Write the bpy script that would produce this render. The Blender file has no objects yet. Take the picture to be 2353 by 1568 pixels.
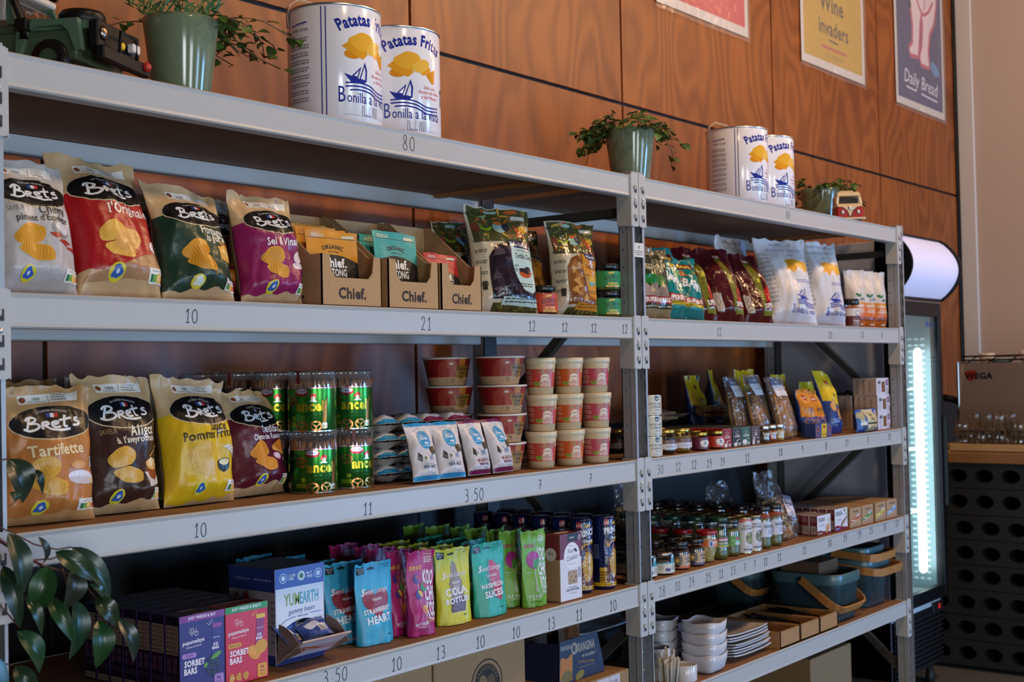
import bpy, math, random, bisect
from mathutils import Vector, Matrix, noise
from mathutils.geometry import tessellate_polygon
SC = bpy.context.scene
COL = SC.collection
PI = math.pi
# ---------------------------------------------------------------- camera
cam_d = bpy.data.cameras.new('camera')
cam = bpy.data.objects.new('camera', cam_d)
COL.objects.link(cam)
SC.camera = cam
cam_d.sensor_width = 23.5
cam_d.lens = 2955.2 / 2353 * 23.5
_yaw, _pit, _rol = 0.90159, 0.02604, -0.01999
_f = Vector((math.sin(_yaw)*math.cos(_pit), math.cos(_yaw)*math.cos(_pit), math.sin(_pit)))
_r = Vector((math.cos(_yaw), -math.sin(_yaw), 0)); _u = _r.cross(_f)
_r2 = _r*math.cos(_rol) + _u*math.sin(_rol); _u2 = _u*math.cos(_rol) - _r*math.sin(_rol)
cam.matrix_world = Matrix(((_r2.x, _u2.x, -_f.x, -1.17528), (_r2.y, _u2.y, -_f.y, -2.01147), (_r2.z, _u2.z, -_f.z, 1.43292), (0, 0, 0, 1)))
cam_d.dof.use_dof = True
cam_d.dof.focus_distance = 2.9
cam_d.dof.aperture_fstop = 4.5
# ---------------------------------------------------------------- light, exposure
SC.view_settings.view_transform = 'Standard'
SC.view_settings.look = 'None'
SC.view_settings.gamma = 1
SC.view_settings.use_curve_mapping = False
SC.view_settings.exposure = 0.0
W = bpy.data.worlds.new('room_ambience'); SC.world = W
W.use_nodes = True
W.node_tree.nodes['Background'].inputs[0].default_value = (0.62, 0.72, 1.0, 1)
W.node_tree.nodes['Background'].inputs[1].default_value = 0.05
def area(name, loc, aim, sx, sy, power, col):
    d = bpy.data.lights.new(name, 'AREA'); d.shape = 'RECTANGLE'; d.size = sx; d.size_y = sy; d.energy = power; d.color = col
    o = bpy.data.objects.new(name, d); COL.objects.link(o); o.location = loc
    o.rotation_euler = (Vector(aim) - Vector(loc)).to_track_quat('-Z', 'Y').to_euler()
    return o
# the shop front opposite the shelves: a row of tall panes of daylight
for x, y, c, e in ((-2.8, -6.2, (0.90, 0.95, 1.0), 92), (0.1, -6.2, (0.84, 0.93, 1.0), 72), (3.0, -6.2, (0.42, 0.68, 1.0), 66), (5.9, -5.2, (0.22, 0.50, 1.0), 165)):  # last pane: unseen blue source, brought nearer to tint the far lower shelves
    area('shop_front_daylight', (x, y, .85), (x*.55+.7, 0, .6), 1.05, 1.6, e, c)
# warm pendant lamps hung high along the shelves
for x, y, p in ((0.4, -1.6, 50), (2.4, -1.4, 104), (4.3, -1.5, 90), (6.0, -1.8, 56)):
    d = bpy.data.lights.new('pendant_glow', 'POINT'); d.energy = p; d.color = (1.0, 0.64, 0.34); d.shadow_soft_size = 0.09
    o = bpy.data.objects.new('pendant_glow', d); COL.objects.link(o); o.location = (x, y, 3.75)
# ---------------------------------------------------------------- colour and materials
_hx = {}
def H(h):
    if isinstance(h, tuple): return h
    if h not in _hx:
        s = h.lstrip('#')
        c = [int(s[i:i+2], 16)/255 for i in (0, 2, 4)]
        _hx[h] = tuple((x/12.92 if x <= .04045 else ((x+.055)/1.055)**2.4) for x in c)
    return _hx[h]
MT = {}
def nodes(name):
    m = bpy.data.materials.new(name); m.use_nodes = True
    nt = m.node_tree; b = nt.nodes['Principled BSDF']
    return m, nt, b
def mat(name, rough=.5, metal=0., bump=0., bscale=40., var=.06, vscale=14., coat=0., spec=.5, stretch=(1, 1, 1), emit=0.):
    """painted stock: the printed colour comes from the face colours, a noise adds grain and a bump adds relief"""
    if name in MT: return MT[name]
    m, nt, b = nodes(name); N = nt.nodes.new; L = nt.links.new
    at = N('ShaderNodeAttribute'); at.attribute_name = 'Col'
    tc = N('ShaderNodeTexCoord'); mp = N('ShaderNodeMapping'); mp.inputs['Scale'].default_value = stretch
    L(tc.outputs['Object'], mp.inputs[0])
    nz = N('ShaderNodeTexNoise'); nz.inputs['Scale'].default_value = vscale; nz.inputs['Detail'].default_value = 4
    L(mp.outputs[0], nz.inputs['Vector'])
    mr = N('ShaderNodeMapRange'); mr.inputs[3].default_value = 1-var; mr.inputs[4].default_value = 1+var
    L(nz.outputs[0], mr.inputs[0])
    mx = N('ShaderNodeVectorMath'); mx.operation = 'SCALE'
    L(at.outputs['Color'], mx.inputs[0]); L(mr.outputs[0], mx.inputs['Scale'])
    L(mx.outputs[0], b.inputs['Base Color'])
    b.inputs['Roughness'].default_value = rough; b.inputs['Metallic'].default_value = metal
    b.inputs['Coat Weight'].default_value = coat; b.inputs['Coat Roughness'].default_value = .12
    b.inputs['Specular IOR Level'].default_value = spec
    if emit:
        L(at.outputs['Color'], b.inputs['Emission Color']); b.inputs['Emission Strength'].default_value = emit
    if bump:
        n2 = N('ShaderNodeTexNoise'); n2.inputs['Scale'].default_value = bscale; n2.inputs['Detail'].default_value = 3
        L(mp.outputs[0], n2.inputs['Vector'])
        bp = N('ShaderNodeBump'); bp.inputs['Strength'].default_value = bump; bp.inputs['Distance'].default_value = .01
        L(n2.outputs[0], bp.inputs['Height']); L(bp.outputs[0], b.inputs['Normal'])
    MT[name] = m
    return m
PAPER = mat('printed_paper', .5, bump=.05)
CARD = mat('printed_carton', .38, var=.04, bump=.03, bscale=60)
KRAFT = mat('kraft_cardboard', .75, var=.12, vscale=60, bump=.08, bscale=120)
FILM = mat('crisp_packet_film', .34, bump=.55, bscale=17, var=.05)
GLOSSY = mat('glossy_film', .2, bump=.5, bscale=26, var=.05)
MATTE = mat('matte_pouch_film', .4, bump=.3, bscale=18, var=.03)
TIN = mat('lacquered_tin', .16, var=.02, spec=.6)
FOILP = mat('metallic_foil_print', .26, metal=.8, var=.03)
PLAST = mat('moulded_plastic', .3, var=.04)
BLACKP = mat('black_plastic', .4, var=.1, spec=.25)
CERAM = mat('glazed_ceramic', .12, var=.02, spec=.55)
METAL = mat('bright_metal', .28, metal=1., var=.05)
STEEL = mat('galvanised_steel', .42, metal=.25, var=.12, vscale=22)
PAINT = mat('grey_enamelled_steel', .38, var=.03, bump=.03, bscale=180)
FOOD = mat('baked_food', .6, var=.2, vscale=90, bump=.3, bscale=160)
LIQ = mat('preserved_contents', .3, var=.45, vscale=55, bump=.6, bscale=70)
LEAF = mat('waxy_leaf', .28, var=.25, vscale=30)
GREENL = mat('ivy_leaf', .45, var=.3, vscale=60)
BOARD = mat('raw_fibreboard', .7, var=.16, vscale=90, bump=.05, bscale=200)
BAMBOO = mat('bamboo_wood', .45, var=.22, vscale=14, stretch=(1, 1, 9))
OAK = mat('bent_wood_handle', .45, var=.2, vscale=16, stretch=(2, 2, 8))
WALLP = mat('plaster_paint', .8, var=.03, vscale=2)
BLACKW = mat('black_stained_timber', .6, var=.4, vscale=9, bump=.3, bscale=30, stretch=(1, 1, 6))
CONC = mat('polished_concrete', .35, var=.2, vscale=3)
LIT = mat('backlit_panel', .3, var=.01, emit=.35)
TUBE = mat('led_tube_glow', .3, var=.0, emit=11.)
def thin(name, tint=(1, 1, 1), rough=.03, gl=1.0, bump=0., body=0.):
    """thin clear sheet (glass, cello): sees through, reflects by fresnel, with a little milky body if asked"""
    m, nt, b = nodes(name); N = nt.nodes.new; L = nt.links.new
    out = nt.nodes['Material Output']
    tr = N('ShaderNodeBsdfTransparent'); tr.inputs[0].default_value = (*tint, 1)
    g = N('ShaderNodeBsdfGlossy'); g.inputs['Roughness'].default_value = rough
    ge = N('ShaderNodeNewGeometry'); io = N('ShaderNodeMapRange'); io.inputs[3].default_value = 1.5; io.inputs[4].default_value = 1/1.5; L(ge.outputs['Backfacing'], io.inputs[0])   # same sheen from both sides of the sheet
    fr = N('ShaderNodeFresnel'); L(io.outputs[0], fr.inputs[0])
    ml = N('ShaderNodeMath'); ml.operation = 'MULTIPLY'; ml.inputs[1].default_value = gl; ml.use_clamp = True
    L(fr.outputs[0], ml.inputs[0])
    mx = N('ShaderNodeMixShader'); L(ml.outputs[0], mx.inputs[0]); L(tr.outputs[0], mx.inputs[1]); L(g.outputs[0], mx.inputs[2])
    last = mx
    if body:
        df = N('ShaderNodeBsdfDiffuse'); df.inputs[0].default_value = (*tint, 1)
        m2 = N('ShaderNodeMixShader'); m2.inputs[0].default_value = body
        L(mx.outputs[0], m2.inputs[1]); L(df.outputs[0], m2.inputs[2]); last = m2
    L(last.outputs[0], out.inputs[0])
    if bump:
        tc = N('ShaderNodeTexCoord'); n2 = N('ShaderNodeTexNoise'); n2.inputs['Scale'].default_value = 24; n2.inputs['Detail'].default_value = 3
        L(tc.outputs['Object'], n2.inputs['Vector'])
        bp = N('ShaderNodeBump'); bp.inputs['Strength'].default_value = bump; bp.inputs['Distance'].default_value = .02
        L(n2.outputs[0], bp.inputs['Height']); L(bp.outputs[0], g.inputs['Normal']); L(bp.outputs[0], fr.inputs['Normal'])
    nt.nodes.remove(b)
    MT[name] = m
    return m
GLASS = thin('clear_jar_glass', (.97, .99, .98), .02, 1.6)
CELLO = thin('clear_cellophane', (.95, .96, .98), .12, 2.2, bump=1.0, body=.03)
PETL = thin('clear_plastic_lid', (.95, .96, .95), .05, 2.0, bump=.12, body=.05)
FGLASS = thin('fridge_door_glass', (.86, .95, .94), .03, 1.2, body=.02)
SLEEVE = thin('poster_sleeve_film', (.96, .96, .95), .18, .9, bump=.3, body=.06)
def plywood():
    m, nt, b = nodes('rotary_cut_plywood'); N = nt.nodes.new; L = nt.links.new
    tc = N('ShaderNodeTexCoord'); at = N('ShaderNodeAttribute'); at.attribute_name = 'Col'
    of = N('ShaderNodeVectorMath'); of.operation = 'MULTIPLY_ADD'; of.inputs[1].default_value = (40, 40, 40)
    L(at.outputs['Color'], of.inputs[0]); L(tc.outputs['Object'], of.inputs[2])
    mp = N('ShaderNodeMapping'); mp.inputs['Scale'].default_value = (1.9, 1, .7); L(of.outputs[0], mp.inputs[0])
    n1 = N('ShaderNodeTexNoise'); n1.inputs['Scale'].default_value = 1.0; n1.inputs['Detail'].default_value = 2.2; n1.inputs['Roughness'].default_value = .45
    L(mp.outputs[0], n1.inputs['Vector'])
    a = N('ShaderNodeMath'); a.operation = 'MULTIPLY'; a.inputs[1].default_value = 120; L(n1.outputs[0], a.inputs[0])
    s = N('ShaderNodeMath'); s.operation = 'SINE'; L(a.outputs[0], s.inputs[0])
    mr = N('ShaderNodeMapRange'); mr.inputs[1].default_value = -1; mr.inputs[2].default_value = 1; L(s.outputs[0], mr.inputs[0])
    mp2 = N('ShaderNodeMapping'); mp2.inputs['Scale'].default_value = (60, 8, 9); L(of.outputs[0], mp2.inputs[0])
    n2 = N('ShaderNodeTexNoise'); n2.inputs['Scale'].default_value = 1; n2.inputs['Detail'].default_value = 5; L(mp2.outputs[0], n2.inputs['Vector'])
    n3 = N('ShaderNodeTexNoise'); n3.inputs['Scale'].default_value = 1.6; n3.inputs['Detail'].default_value = 2; L(of.outputs[0], n3.inputs['Vector'])
    m1 = N('ShaderNodeMath'); m1.operation = 'MULTIPLY_ADD'; m1.inputs[1].default_value = .34; L(mr.outputs[0], m1.inputs[0])
    m2 = N('ShaderNodeMath'); m2.operation = 'MULTIPLY_ADD'; m2.inputs[1].default_value = .34; m2.inputs[2].default_value = .04; L(n2.outputs[0], m2.inputs[0]); L(m2.outputs[0], m1.inputs[2])
    m3 = N('ShaderNodeMath'); m3.operation = 'MULTIPLY_ADD'; m3.inputs[1].default_value = .7; L(n3.outputs[0], m3.inputs[0])
    m4 = N('ShaderNodeMath'); m4.operation = 'SUBTRACT'; m4.inputs[1].default_value = .35; L(m1.outputs[0], m4.inputs[0]); L(m4.outputs[0], m3.inputs[2])
    rp = N('ShaderNodeValToRGB'); e = rp.color_ramp.elements
    e[0].position = .1; e[0].color = (*H('#723710'), 1); e[1].position = .85; e[1].color = (*H('#a35a22'), 1)
    L(m3.outputs[0], rp.inputs[0]); L(rp.outputs[0], b.inputs['Base Color'])
    b.inputs['Roughness'].default_value = .42
    bp = N('ShaderNodeBump'); bp.inputs['Strength'].default_value = .12; bp.inputs['Distance'].default_value = .004
    L(m1.outputs[0], bp.inputs['Height']); L(bp.outputs[0], b.inputs['Normal'])
    return m
PLY = plywood()
# ---------------------------------------------------------------- mesh builder
class M:
    def __init__(s): s.v = []; s.f = []; s.c = []; s.m = []; s.s = []
    def add(s, vs, fs, col, mi=0, sm=False):
        n = len(s.v); c = H(col); s.v.extend(tuple(p) for p in vs)
        for f in fs:
            s.f.append([i+n for i in f]); s.c.append(c); s.m.append(mi); s.s.append(sm)
    def box(s, x0, x1, y0, y1, z0, z1, col, mi=0, bev=0.):
        if bev:
            b = min(bev, (x1-x0)*.45, (y1-y0)*.45, (z1-z0)*.45)
            vs = []; idx = {}
            for i, X in enumerate((x0, x1)):
                for j, Y in enumerate((y0, y1)):
                    for k, Z in enumerate((z0, z1)):
                        sx, sy, sz = (1, -1)[i], (1, -1)[j], (1, -1)[k]
                        for a in range(3):
                            d = [b*sx, b*sy, b*sz]; d[a] = 0
                            idx[i, j, k, a] = len(vs); vs.append((X+d[0], Y+d[1], Z+d[2]))
            fs = []
            for i in (0, 1): fs.append([idx[i, 0, 0, 0], idx[i, 1, 0, 0], idx[i, 1, 1, 0], idx[i, 0, 1, 0]])
            for j in (0, 1): fs.append([idx[0, j, 0, 1], idx[0, j, 1, 1], idx[1, j, 1, 1], idx[1, j, 0, 1]])
            for k in (0, 1): fs.append([idx[0, 0, k, 2], idx[1, 0, k, 2], idx[1, 1, k, 2], idx[0, 1, k, 2]])
            for j in (0, 1):
                for k in (0, 1): fs.append([idx[0, j, k, 1], idx[1, j, k, 1], idx[1, j, k, 2], idx[0, j, k, 2]])
            for i in (0, 1):
                for k in (0, 1): fs.append([idx[i, 0, k, 0], idx[i, 1, k, 0], idx[i, 1, k, 2], idx[i, 0, k, 2]])
                for j in (0, 1): fs.append([idx[i, j, 0, 0], idx[i, j, 1, 0], idx[i, j, 1, 1], idx[i, j, 0, 1]])
                for j in (0, 1):
                    for k in (0, 1): fs.append([idx[i, j, k, 0], idx[i, j, k, 1], idx[i, j, k, 2]])
            ctr = Vector(((x0+x1)/2, (y0+y1)/2, (z0+z1)/2)); out = []
            for f in fs:
                p = [Vector(vs[q]) for q in f]; n = (p[1]-p[0]).cross(p[2]-p[0])
                out.append(f if n.dot(sum(p, Vector())/len(p)-ctr) > 0 else f[::-1])
            s.add(vs, out, col, mi)
        else:
            vs = [(x, y, z) for x in (x0, x1) for y in (y0, y1) for z in (z0, z1)]
            s.add(vs, [(0, 1, 3, 2), (4, 6, 7, 5), (0, 4, 5, 1), (2, 3, 7, 6), (0, 2, 6, 4), (1, 5, 7, 3)], col, mi)
    def hexa(s, b, t, col, mi=0):
        """eight corners: bottom ring b and top ring t, counter-clockwise from above"""
        s.add(list(b)+list(t), [(3, 2, 1, 0), (4, 5, 6, 7), (0, 1, 5, 4), (1, 2, 6, 5), (2, 3, 7, 6), (3, 0, 4, 7)], col, mi)
    def grid(s, fn, nu, nv, col, mi=0, sm=True, closed=False, flip=False):
        vs = [fn(i/nu, j/nv) for j in range(nv+1) for i in range(nu if closed else nu+1)]
        w = nu if closed else nu+1; fs = []
        for j in range(nv):
            for i in range(nu):
                q = [j*w+i, j*w+(i+1) % w, (j+1)*w+(i+1) % w, (j+1)*w+i]
                fs.append(q[::-1] if flip else q)
        s.add(vs, fs, col, mi, sm)
    def lathe(s, prof, seg, col, mi=0, sm=True, cx=0, cy=0, sx=1, sy=1, capb=False, capt=False, sup=0):
        vs = []
        for r, z in prof:
            for k in range(seg):
                a = 2*PI*k/seg; c, n = math.cos(a), math.sin(a)
                if sup:
                    q = (abs(c)**sup+abs(n)**sup)**(-1/sup); c *= q; n *= q
                vs.append((cx+r*c*sx, cy+r*n*sy, z))
        fs = [(j*seg+k, j*seg+(k+1) % seg, (j+1)*seg+(k+1) % seg, (j+1)*seg+k) for j in range(len(prof)-1) for k in range(seg)]
        s.add(vs, fs, col, mi, sm)
        n = len(s.v)-len(vs)
        if capb: s.f.append([n+k for k in range(seg)][::-1]); s.c.append(H(col)); s.m.append(mi); s.s.append(False)
        if capt: s.f.append([n+(len(prof)-1)*seg+k for k in range(seg)]); s.c.append(H(col)); s.m.append(mi); s.s.append(False)
    def tube(s, pts, r, col, mi=0, seg=8, flat=None, up=(0, 0, 1), caps=True):
        """round (r) or strap section (flat=(half width along up, half thickness)) swept along pts"""
        pts = [Vector(p) for p in pts]; rings = []
        for i, p in enumerate(pts):
            d = (pts[min(i+1, len(pts)-1)]-pts[max(i-1, 0)]).normalized()
            a = Vector(up); a = a-d*a.dot(d)
            if a.length < 1e-5: a = d.orthogonal()
            a.normalize(); b = d.cross(a)
            rr = r[i] if isinstance(r, (list, tuple)) else r
            if flat:
                h, t = flat; rings.append([p+a*h+b*t, p-a*h+b*t, p-a*h-b*t, p+a*h-b*t])
            else: rings.append([p+(a*math.cos(2*PI*k/seg)+b*math.sin(2*PI*k/seg))*rr for k in range(seg)])
        n = len(rings[0]); vs = [q for R_ in rings for q in R_]
        fs = [(j*n+k, j*n+(k+1) % n, (j+1)*n+(k+1) % n, (j+1)*n+k) for j in range(len(rings)-1) for k in range(n)]
        if caps: fs += [list(range(n))[::-1], [(len(rings)-1)*n+k for k in range(n)]]
        s.add(vs, fs, col, mi, not flat)
    def ball(s, c, r, col, mi=0, n=10, sx=1, sy=1, sz=1):
        c = Vector(c)
        s.grid(lambda u, v: c+Vector((r*sx*math.cos(2*PI*u)*math.sin(PI*v), r*sy*math.sin(2*PI*u)*math.sin(PI*v), -r*sz*math.cos(PI*v))), n, max(4, n//2), col, mi, closed=True)
    def holed(s, loops, to3, depth, col, mi=0):
        """plate with holes: loops[0] outline, others holes; to3 maps (a,b,d) to space; depth is the thickness"""
        tris = tessellate_polygon([[Vector((a, b, 0)) for a, b in lp] for lp in loops])
        fl = [p for lp in loops for p in lp]
        for d, fl2 in ((0, False), (depth, True)):
            s.add([to3(a, b, d) for a, b in fl], [t[::-1] if fl2 else t for t in tris], col, mi)
        for lp in loops:
            n = len(lp); vs = [to3(a, b, 0) for a, b in lp]+[to3(a, b, depth) for a, b in lp]
            s.add(vs, [(k, (k+1) % n, n+(k+1) % n, n+k) for k in range(n)], col, mi)
    def build(s, name, mats, parent=None, loc=None, rot=None):
        me = bpy.data.meshes.new(name)
        me.from_pydata(s.v, [], s.f)
        n = len(me.polygons)
        if n != len(s.f): raise RuntimeError('faces lost in '+name)
        ca = me.attributes.new('Col', 'FLOAT_COLOR', 'FACE')
        ca.data.foreach_set('color', [x for c in s.c for x in (c[0], c[1], c[2], 1.0)])
        me.polygons.foreach_set('material_index', s.m); me.polygons.foreach_set('use_smooth', s.s)
        for q in (mats if isinstance(mats, (list, tuple)) else [mats]): me.materials.append(q)
        if getattr(s, 'nrm', None) and len(s.nrm) == len(s.v): me.normals_split_custom_set_from_vertices(s.nrm)
        me.update()
        o = bpy.data.objects.new(name, me); COL.objects.link(o)
        if parent is not None: o.parent = parent
        if loc: o.location = loc
        if rot: o.rotation_euler = rot
        return o
def tag(o, label=None, cat=None, group=None, kind=None):
    if label: o['label'] = label
    if cat: o['category'] = cat
    if group: o['group'] = group
    if kind: o['kind'] = kind
    return o
def thing(name, label, cat, loc, rz=0., group=None, rot=None):
    o = bpy.data.objects.new(name, None); COL.objects.link(o); o.empty_display_size = .05
    o.location = loc; o.rotation_euler = rot or (0, 0, rz)
    return tag(o, label, cat, group)
def dup(src, loc, rz=None, label=None, group=None):
    """copy a thing with its parts and sub-parts"""
    r = src.copy(); COL.objects.link(r); r.location = loc
    if rz is not None: r.rotation_euler = (src.rotation_euler[0], src.rotation_euler[1], rz)
    if label: r['label'] = label
    if group: r['group'] = group
    for ch in src.children:
        c = ch.copy(); COL.objects.link(c); c.parent = r
        for g in ch.children:
            d = g.copy(); COL.objects.link(d); d.parent = c
    return r
ORD = ['first', 'second', 'third', 'fourth', 'fifth', 'sixth', 'seventh', 'eighth', 'ninth', 'tenth', 'eleventh']
# ---------------------------------------------------------------- lettering: outlines of the built-in font, one set per weight
CH = "ABCDEFGHIJKLMNOPQRSTUVWXYZabcdefghijklmnopqrstuvwxyz0123456789.,&%'!-/+:=®éèÇçÀàÉœóñ()"
GL = {}
def make_glyphs():
    tmp = []
    for wt, off in (('r', 0.), ('b', .02), ('h', .036)):
        for body in ['HH']+list(CH)+['H'+c+'H' for c in CH]:
            cu = bpy.data.curves.new('t', 'FONT'); cu.body = body; cu.offset = off; cu.resolution_u = 2
            o = bpy.data.objects.new('t', cu); COL.objects.link(o); tmp.append((wt, body, o))
    bpy.context.view_layer.update()
    dg = bpy.context.evaluated_depsgraph_get(); wd = {}
    for wt, body, o in tmp:
        me = o.evaluated_get(dg).to_mesh()
        vs = [(v.co.x, v.co.y) for v in me.vertices]
        xs = [p[0] for p in vs] or [0]
        wd[wt, body] = max(xs)-min(xs)
        if len(body) == 1: GL[wt, body] = [vs, [tuple(p.vertices) for p in me.polygons], 0]
        if body == 'H': GL[wt, 'cap'] = max(p[1] for p in vs)
        o.evaluated_get(dg).to_mesh_clear()
    for wt in 'rbh':
        for c in CH: GL[wt, c][2] = wd[wt, 'H'+c+'H']-wd[wt, 'HH']+{'r': 0, 'b': .018, 'h': .034}[wt]
    cs = [o.data for _, _, o in tmp]
    for _, _, o in tmp: bpy.data.objects.remove(o)
    for c in cs: bpy.data.curves.remove(c)
make_glyphs()
def spline(p, n=6):
    """smooth curve through points"""
    out = []
    for i in range(len(p)-1):
        a, b, c, d = p[max(i-1, 0)], p[i], p[i+1], p[min(i+2, len(p)-1)]
        for k in range(n):
            t = k/n
            out.append(tuple(.5*((2*b[j])+(-a[j]+c[j])*t+(2*a[j]-5*b[j]+4*c[j]-d[j])*t*t+(-a[j]+3*b[j]-3*c[j]+d[j])*t**3) for j in (0, 1)))
    return out+[tuple(p[-1])]
HAND = {'0': [[(.25, .95), (.05, .75), (.0, .4), (.1, .08), (.3, 0), (.48, .2), (.5, .6), (.4, .9), (.25, .95)]],
 '1': [[(.05, .72), (.28, 1.0)], [(.28, 1.0), (.24, .5), (.2, 0)], [(.02, .0), (.4, .03)]],
 '2': [[(.04, .75), (.15, .97), (.36, .95), (.42, .7), (.25, .35), (.02, .02)], [(.02, .02), (.25, .06), (.5, .0)]],
 '3': [[(.05, .92), (.25, 1.0), (.42, .85), (.36, .62), (.18, .53)], [(.18, .53), (.42, .45), (.46, .2), (.3, .02), (.02, .05)]],
 '4': [[(.1, .95), (.05, .5), (.5, .48)], [(.4, .95), (.36, .5), (.34, 0)]],
 '5': [[(.5, .97), (.14, .95)], [(.14, .95), (.1, .58), (.34, .62), (.48, .4), (.4, .1), (.2, .0), (.02, .06)]],
 '7': [[(.02, .92), (.25, .97), (.52, .95)], [(.52, .95), (.34, .5), (.22, 0)], [(.16, .5), (.5, .52)]],
 '8': [[(.28, .52), (.08, .72), (.16, .96), (.36, .96), (.42, .75), (.28, .52), (.04, .28), (.12, .03), (.36, .0), (.48, .2), (.28, .52)]],
 '9': [[(.45, .7), (.36, .95), (.14, .93), (.06, .7), (.18, .52), (.4, .6), (.45, .75)], [(.45, .75), (.42, .4), (.36, 0)]],
 '.': [[(.15, .34), (.2, .38)]]}
def clip(poly, ax, ay, bx, by):
    """part of the polygon left of the line a-b"""
    out = []; n = len(poly)
    for i in range(n):
        p, q = poly[i], poly[(i+1) % n]
        dp = (bx-ax)*(p[1]-ay)-(by-ay)*(p[0]-ax); dq = (bx-ax)*(q[1]-ay)-(by-ay)*(q[0]-ax)
        if dp >= 0: out.append(p)
        if (dp > 0 and dq < 0) or (dp < 0 and dq > 0): t = dp/(dp-dq); out.append((p[0]+(q[0]-p[0])*t, p[1]+(q[1]-p[1])*t))
    return out
class P:
    """prints on a surface: surf(u, v, lift) -> point; every mark lies a hair above the last"""
    def __init__(s, m, surf, mi=0, k0=.0003, dk=.00002, ml=0, sm=False, us=0):
        s.m = m; s.f = surf; s.mi = mi; s.k = k0; s.dk = dk; s.ml = ml; s.sm = sm; s.us = us
    def tris(s, vs, fs, col):
        vs = list(vs); fs = [tuple(f) for f in fs]
        if s.us:      # on a wrap every mark is cut at the same upright lines
            ov = []; of = []; q = s.us
            for f in fs:
                T = [vs[i] for i in f]; x0, x1 = min(p[0] for p in T), max(p[0] for p in T); i0, i1 = math.floor(x0/q), math.floor(x1/q)
                for i in range(i0, i1+1):
                    c = T
                    if x0 < i*q: c = clip(c, i*q, 1, i*q, 0)
                    if x1 > (i+1)*q: c = clip(c, (i+1)*q, 0, (i+1)*q, 1)
                    if len(c) > 2: of.append(tuple(range(len(ov), len(ov)+len(c)))); ov += c
            vs, fs = ov, of
        if s.ml:
            for _ in range(7):
                mid = {}; out = []; L2 = s.ml**2; more = False
                def half(a, b):
                    k = (a, b) if a < b else (b, a)
                    if k not in mid:
                        (x, y), (X, Y) = vs[a], vs[b]
                        if (x-X)**2+(y-Y)**2 > L2: mid[k] = len(vs); vs.append(((x+X)/2, (y+Y)/2))
                        else: mid[k] = None
                    return mid[k]
                for f in fs:
                    if len(f) > 3: f3 = [(f[0], f[i], f[i+1]) for i in range(1, len(f)-1)]
                    else: f3 = [f]
                    for a, b, c in f3:
                        p, q, r = half(a, b), half(b, c), half(c, a)
                        n = (p is not None)+(q is not None)+(r is not None)
                        if n: more = True
                        if n == 0: out.append((a, b, c))
                        elif n == 3: out += [(a, p, r), (p, b, q), (r, q, c), (p, q, r)]
                        else:
                            while p is None or (n == 2 and r is not None): a, b, c, p, q, r = b, c, a, q, r, p
                            if n == 1: out += [(a, p, c), (p, b, c)]
                            else: out += [(p, b, q), (a, p, q), (a, q, c)]
                fs = out
                if not more: break
        s.m.add([s.f(x, y, s.k) for x, y in vs], fs, col, s.mi, s.sm)
    def poly(s, pts, col, holes=()):
        loops = [pts]+list(holes)
        t = tessellate_polygon([[Vector((x, y, 0)) for x, y in lp] for lp in loops])
        fl = [p for lp in loops for p in lp]
        a = sum((fl[i][0]*fl[j][1]-fl[j][0]*fl[i][1])+(fl[j][0]*fl[k][1]-fl[k][0]*fl[j][1])+(fl[k][0]*fl[i][1]-fl[i][0]*fl[k][1]) for i, j, k in t)
        s.tris(fl, [q[::-1] for q in t] if a < 0 else t, col); s.k += s.dk
    def rect(s, x0, y0, x1, y1, col, rot=0.):
        cx, cy = (x0+x1)/2, (y0+y1)/2; c, n = math.cos(rot), math.sin(rot)
        s.poly([(cx+(x-cx)*c-(y-cy)*n, cy+(x-cx)*n+(y-cy)*c) for x, y in ((x0, y0), (x1, y0), (x1, y1), (x0, y1))], col)
    def rr(s, x0, y0, x1, y1, r, col):
        pts = []
        for cx, cy, a0 in ((x1-r, y0+r, -90), (x1-r, y1-r, 0), (x0+r, y1-r, 90), (x0+r, y0+r, 180)):
            for k in range(5): a = math.radians(a0+k*22.5); pts.append((cx+r*math.cos(a), cy+r*math.sin(a)))
        s.poly(pts, col)
    def ell(s, cx, cy, rx, ry, col, rot=0., n=24, a0=0., a1=360., wob=0.):
        pts = []; c, q = math.cos(rot), math.sin(rot); full = a1-a0 >= 359
        for k in range(n+(0 if full else 1)):
            a = math.radians(a0+(a1-a0)*k/n); w = 1+wob*math.sin(3*a+cx*90)+wob*.6*math.sin(5*a+cy*70)
            x, y = rx*math.cos(a)*w, ry*math.sin(a)*w; pts.append((cx+x*c-y*q, cy+x*q+y*c))
        s.poly(pts, col)
    def line(s, pts, w, col, cl=False):
        n = len(pts); vs = []; fs = []
        if cl: pts = list(pts)+[pts[0], pts[1]]; n += 2
        for i in range(n):
            a, b = pts[max(i-1, 0)], pts[min(i+1, n-1)]
            dx, dy = b[0]-a[0], b[1]-a[1]; l = math.hypot(dx, dy) or 1
            ww = w(i/(n-1)) if callable(w) else w
            nx, ny = -dy/l*ww/2, dx/l*ww/2
            vs += [(pts[i][0]+nx, pts[i][1]+ny), (pts[i][0]-nx, pts[i][1]-ny)]
        fs = [(2*i, 2*i+1, 2*i+3, 2*i+2) for i in range(n-1)]
        s.tris(vs, fs, col); s.k += s.dk
    def hand(s, strokes, x, y, h, w, col, sx=1., sh=0., rot=0.):
        c, q = math.cos(rot), math.sin(rot)
        for st in strokes:
            p = [(x+((a*sx+b*sh)*c-b*q)*h, y+((a*sx+b*sh)*q+b*c)*h) for a, b in (spline(st) if len(st) > 2 else st)]
            s.line(p, w, col)
            s.k -= s.dk*.8
        s.k += s.dk
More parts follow.
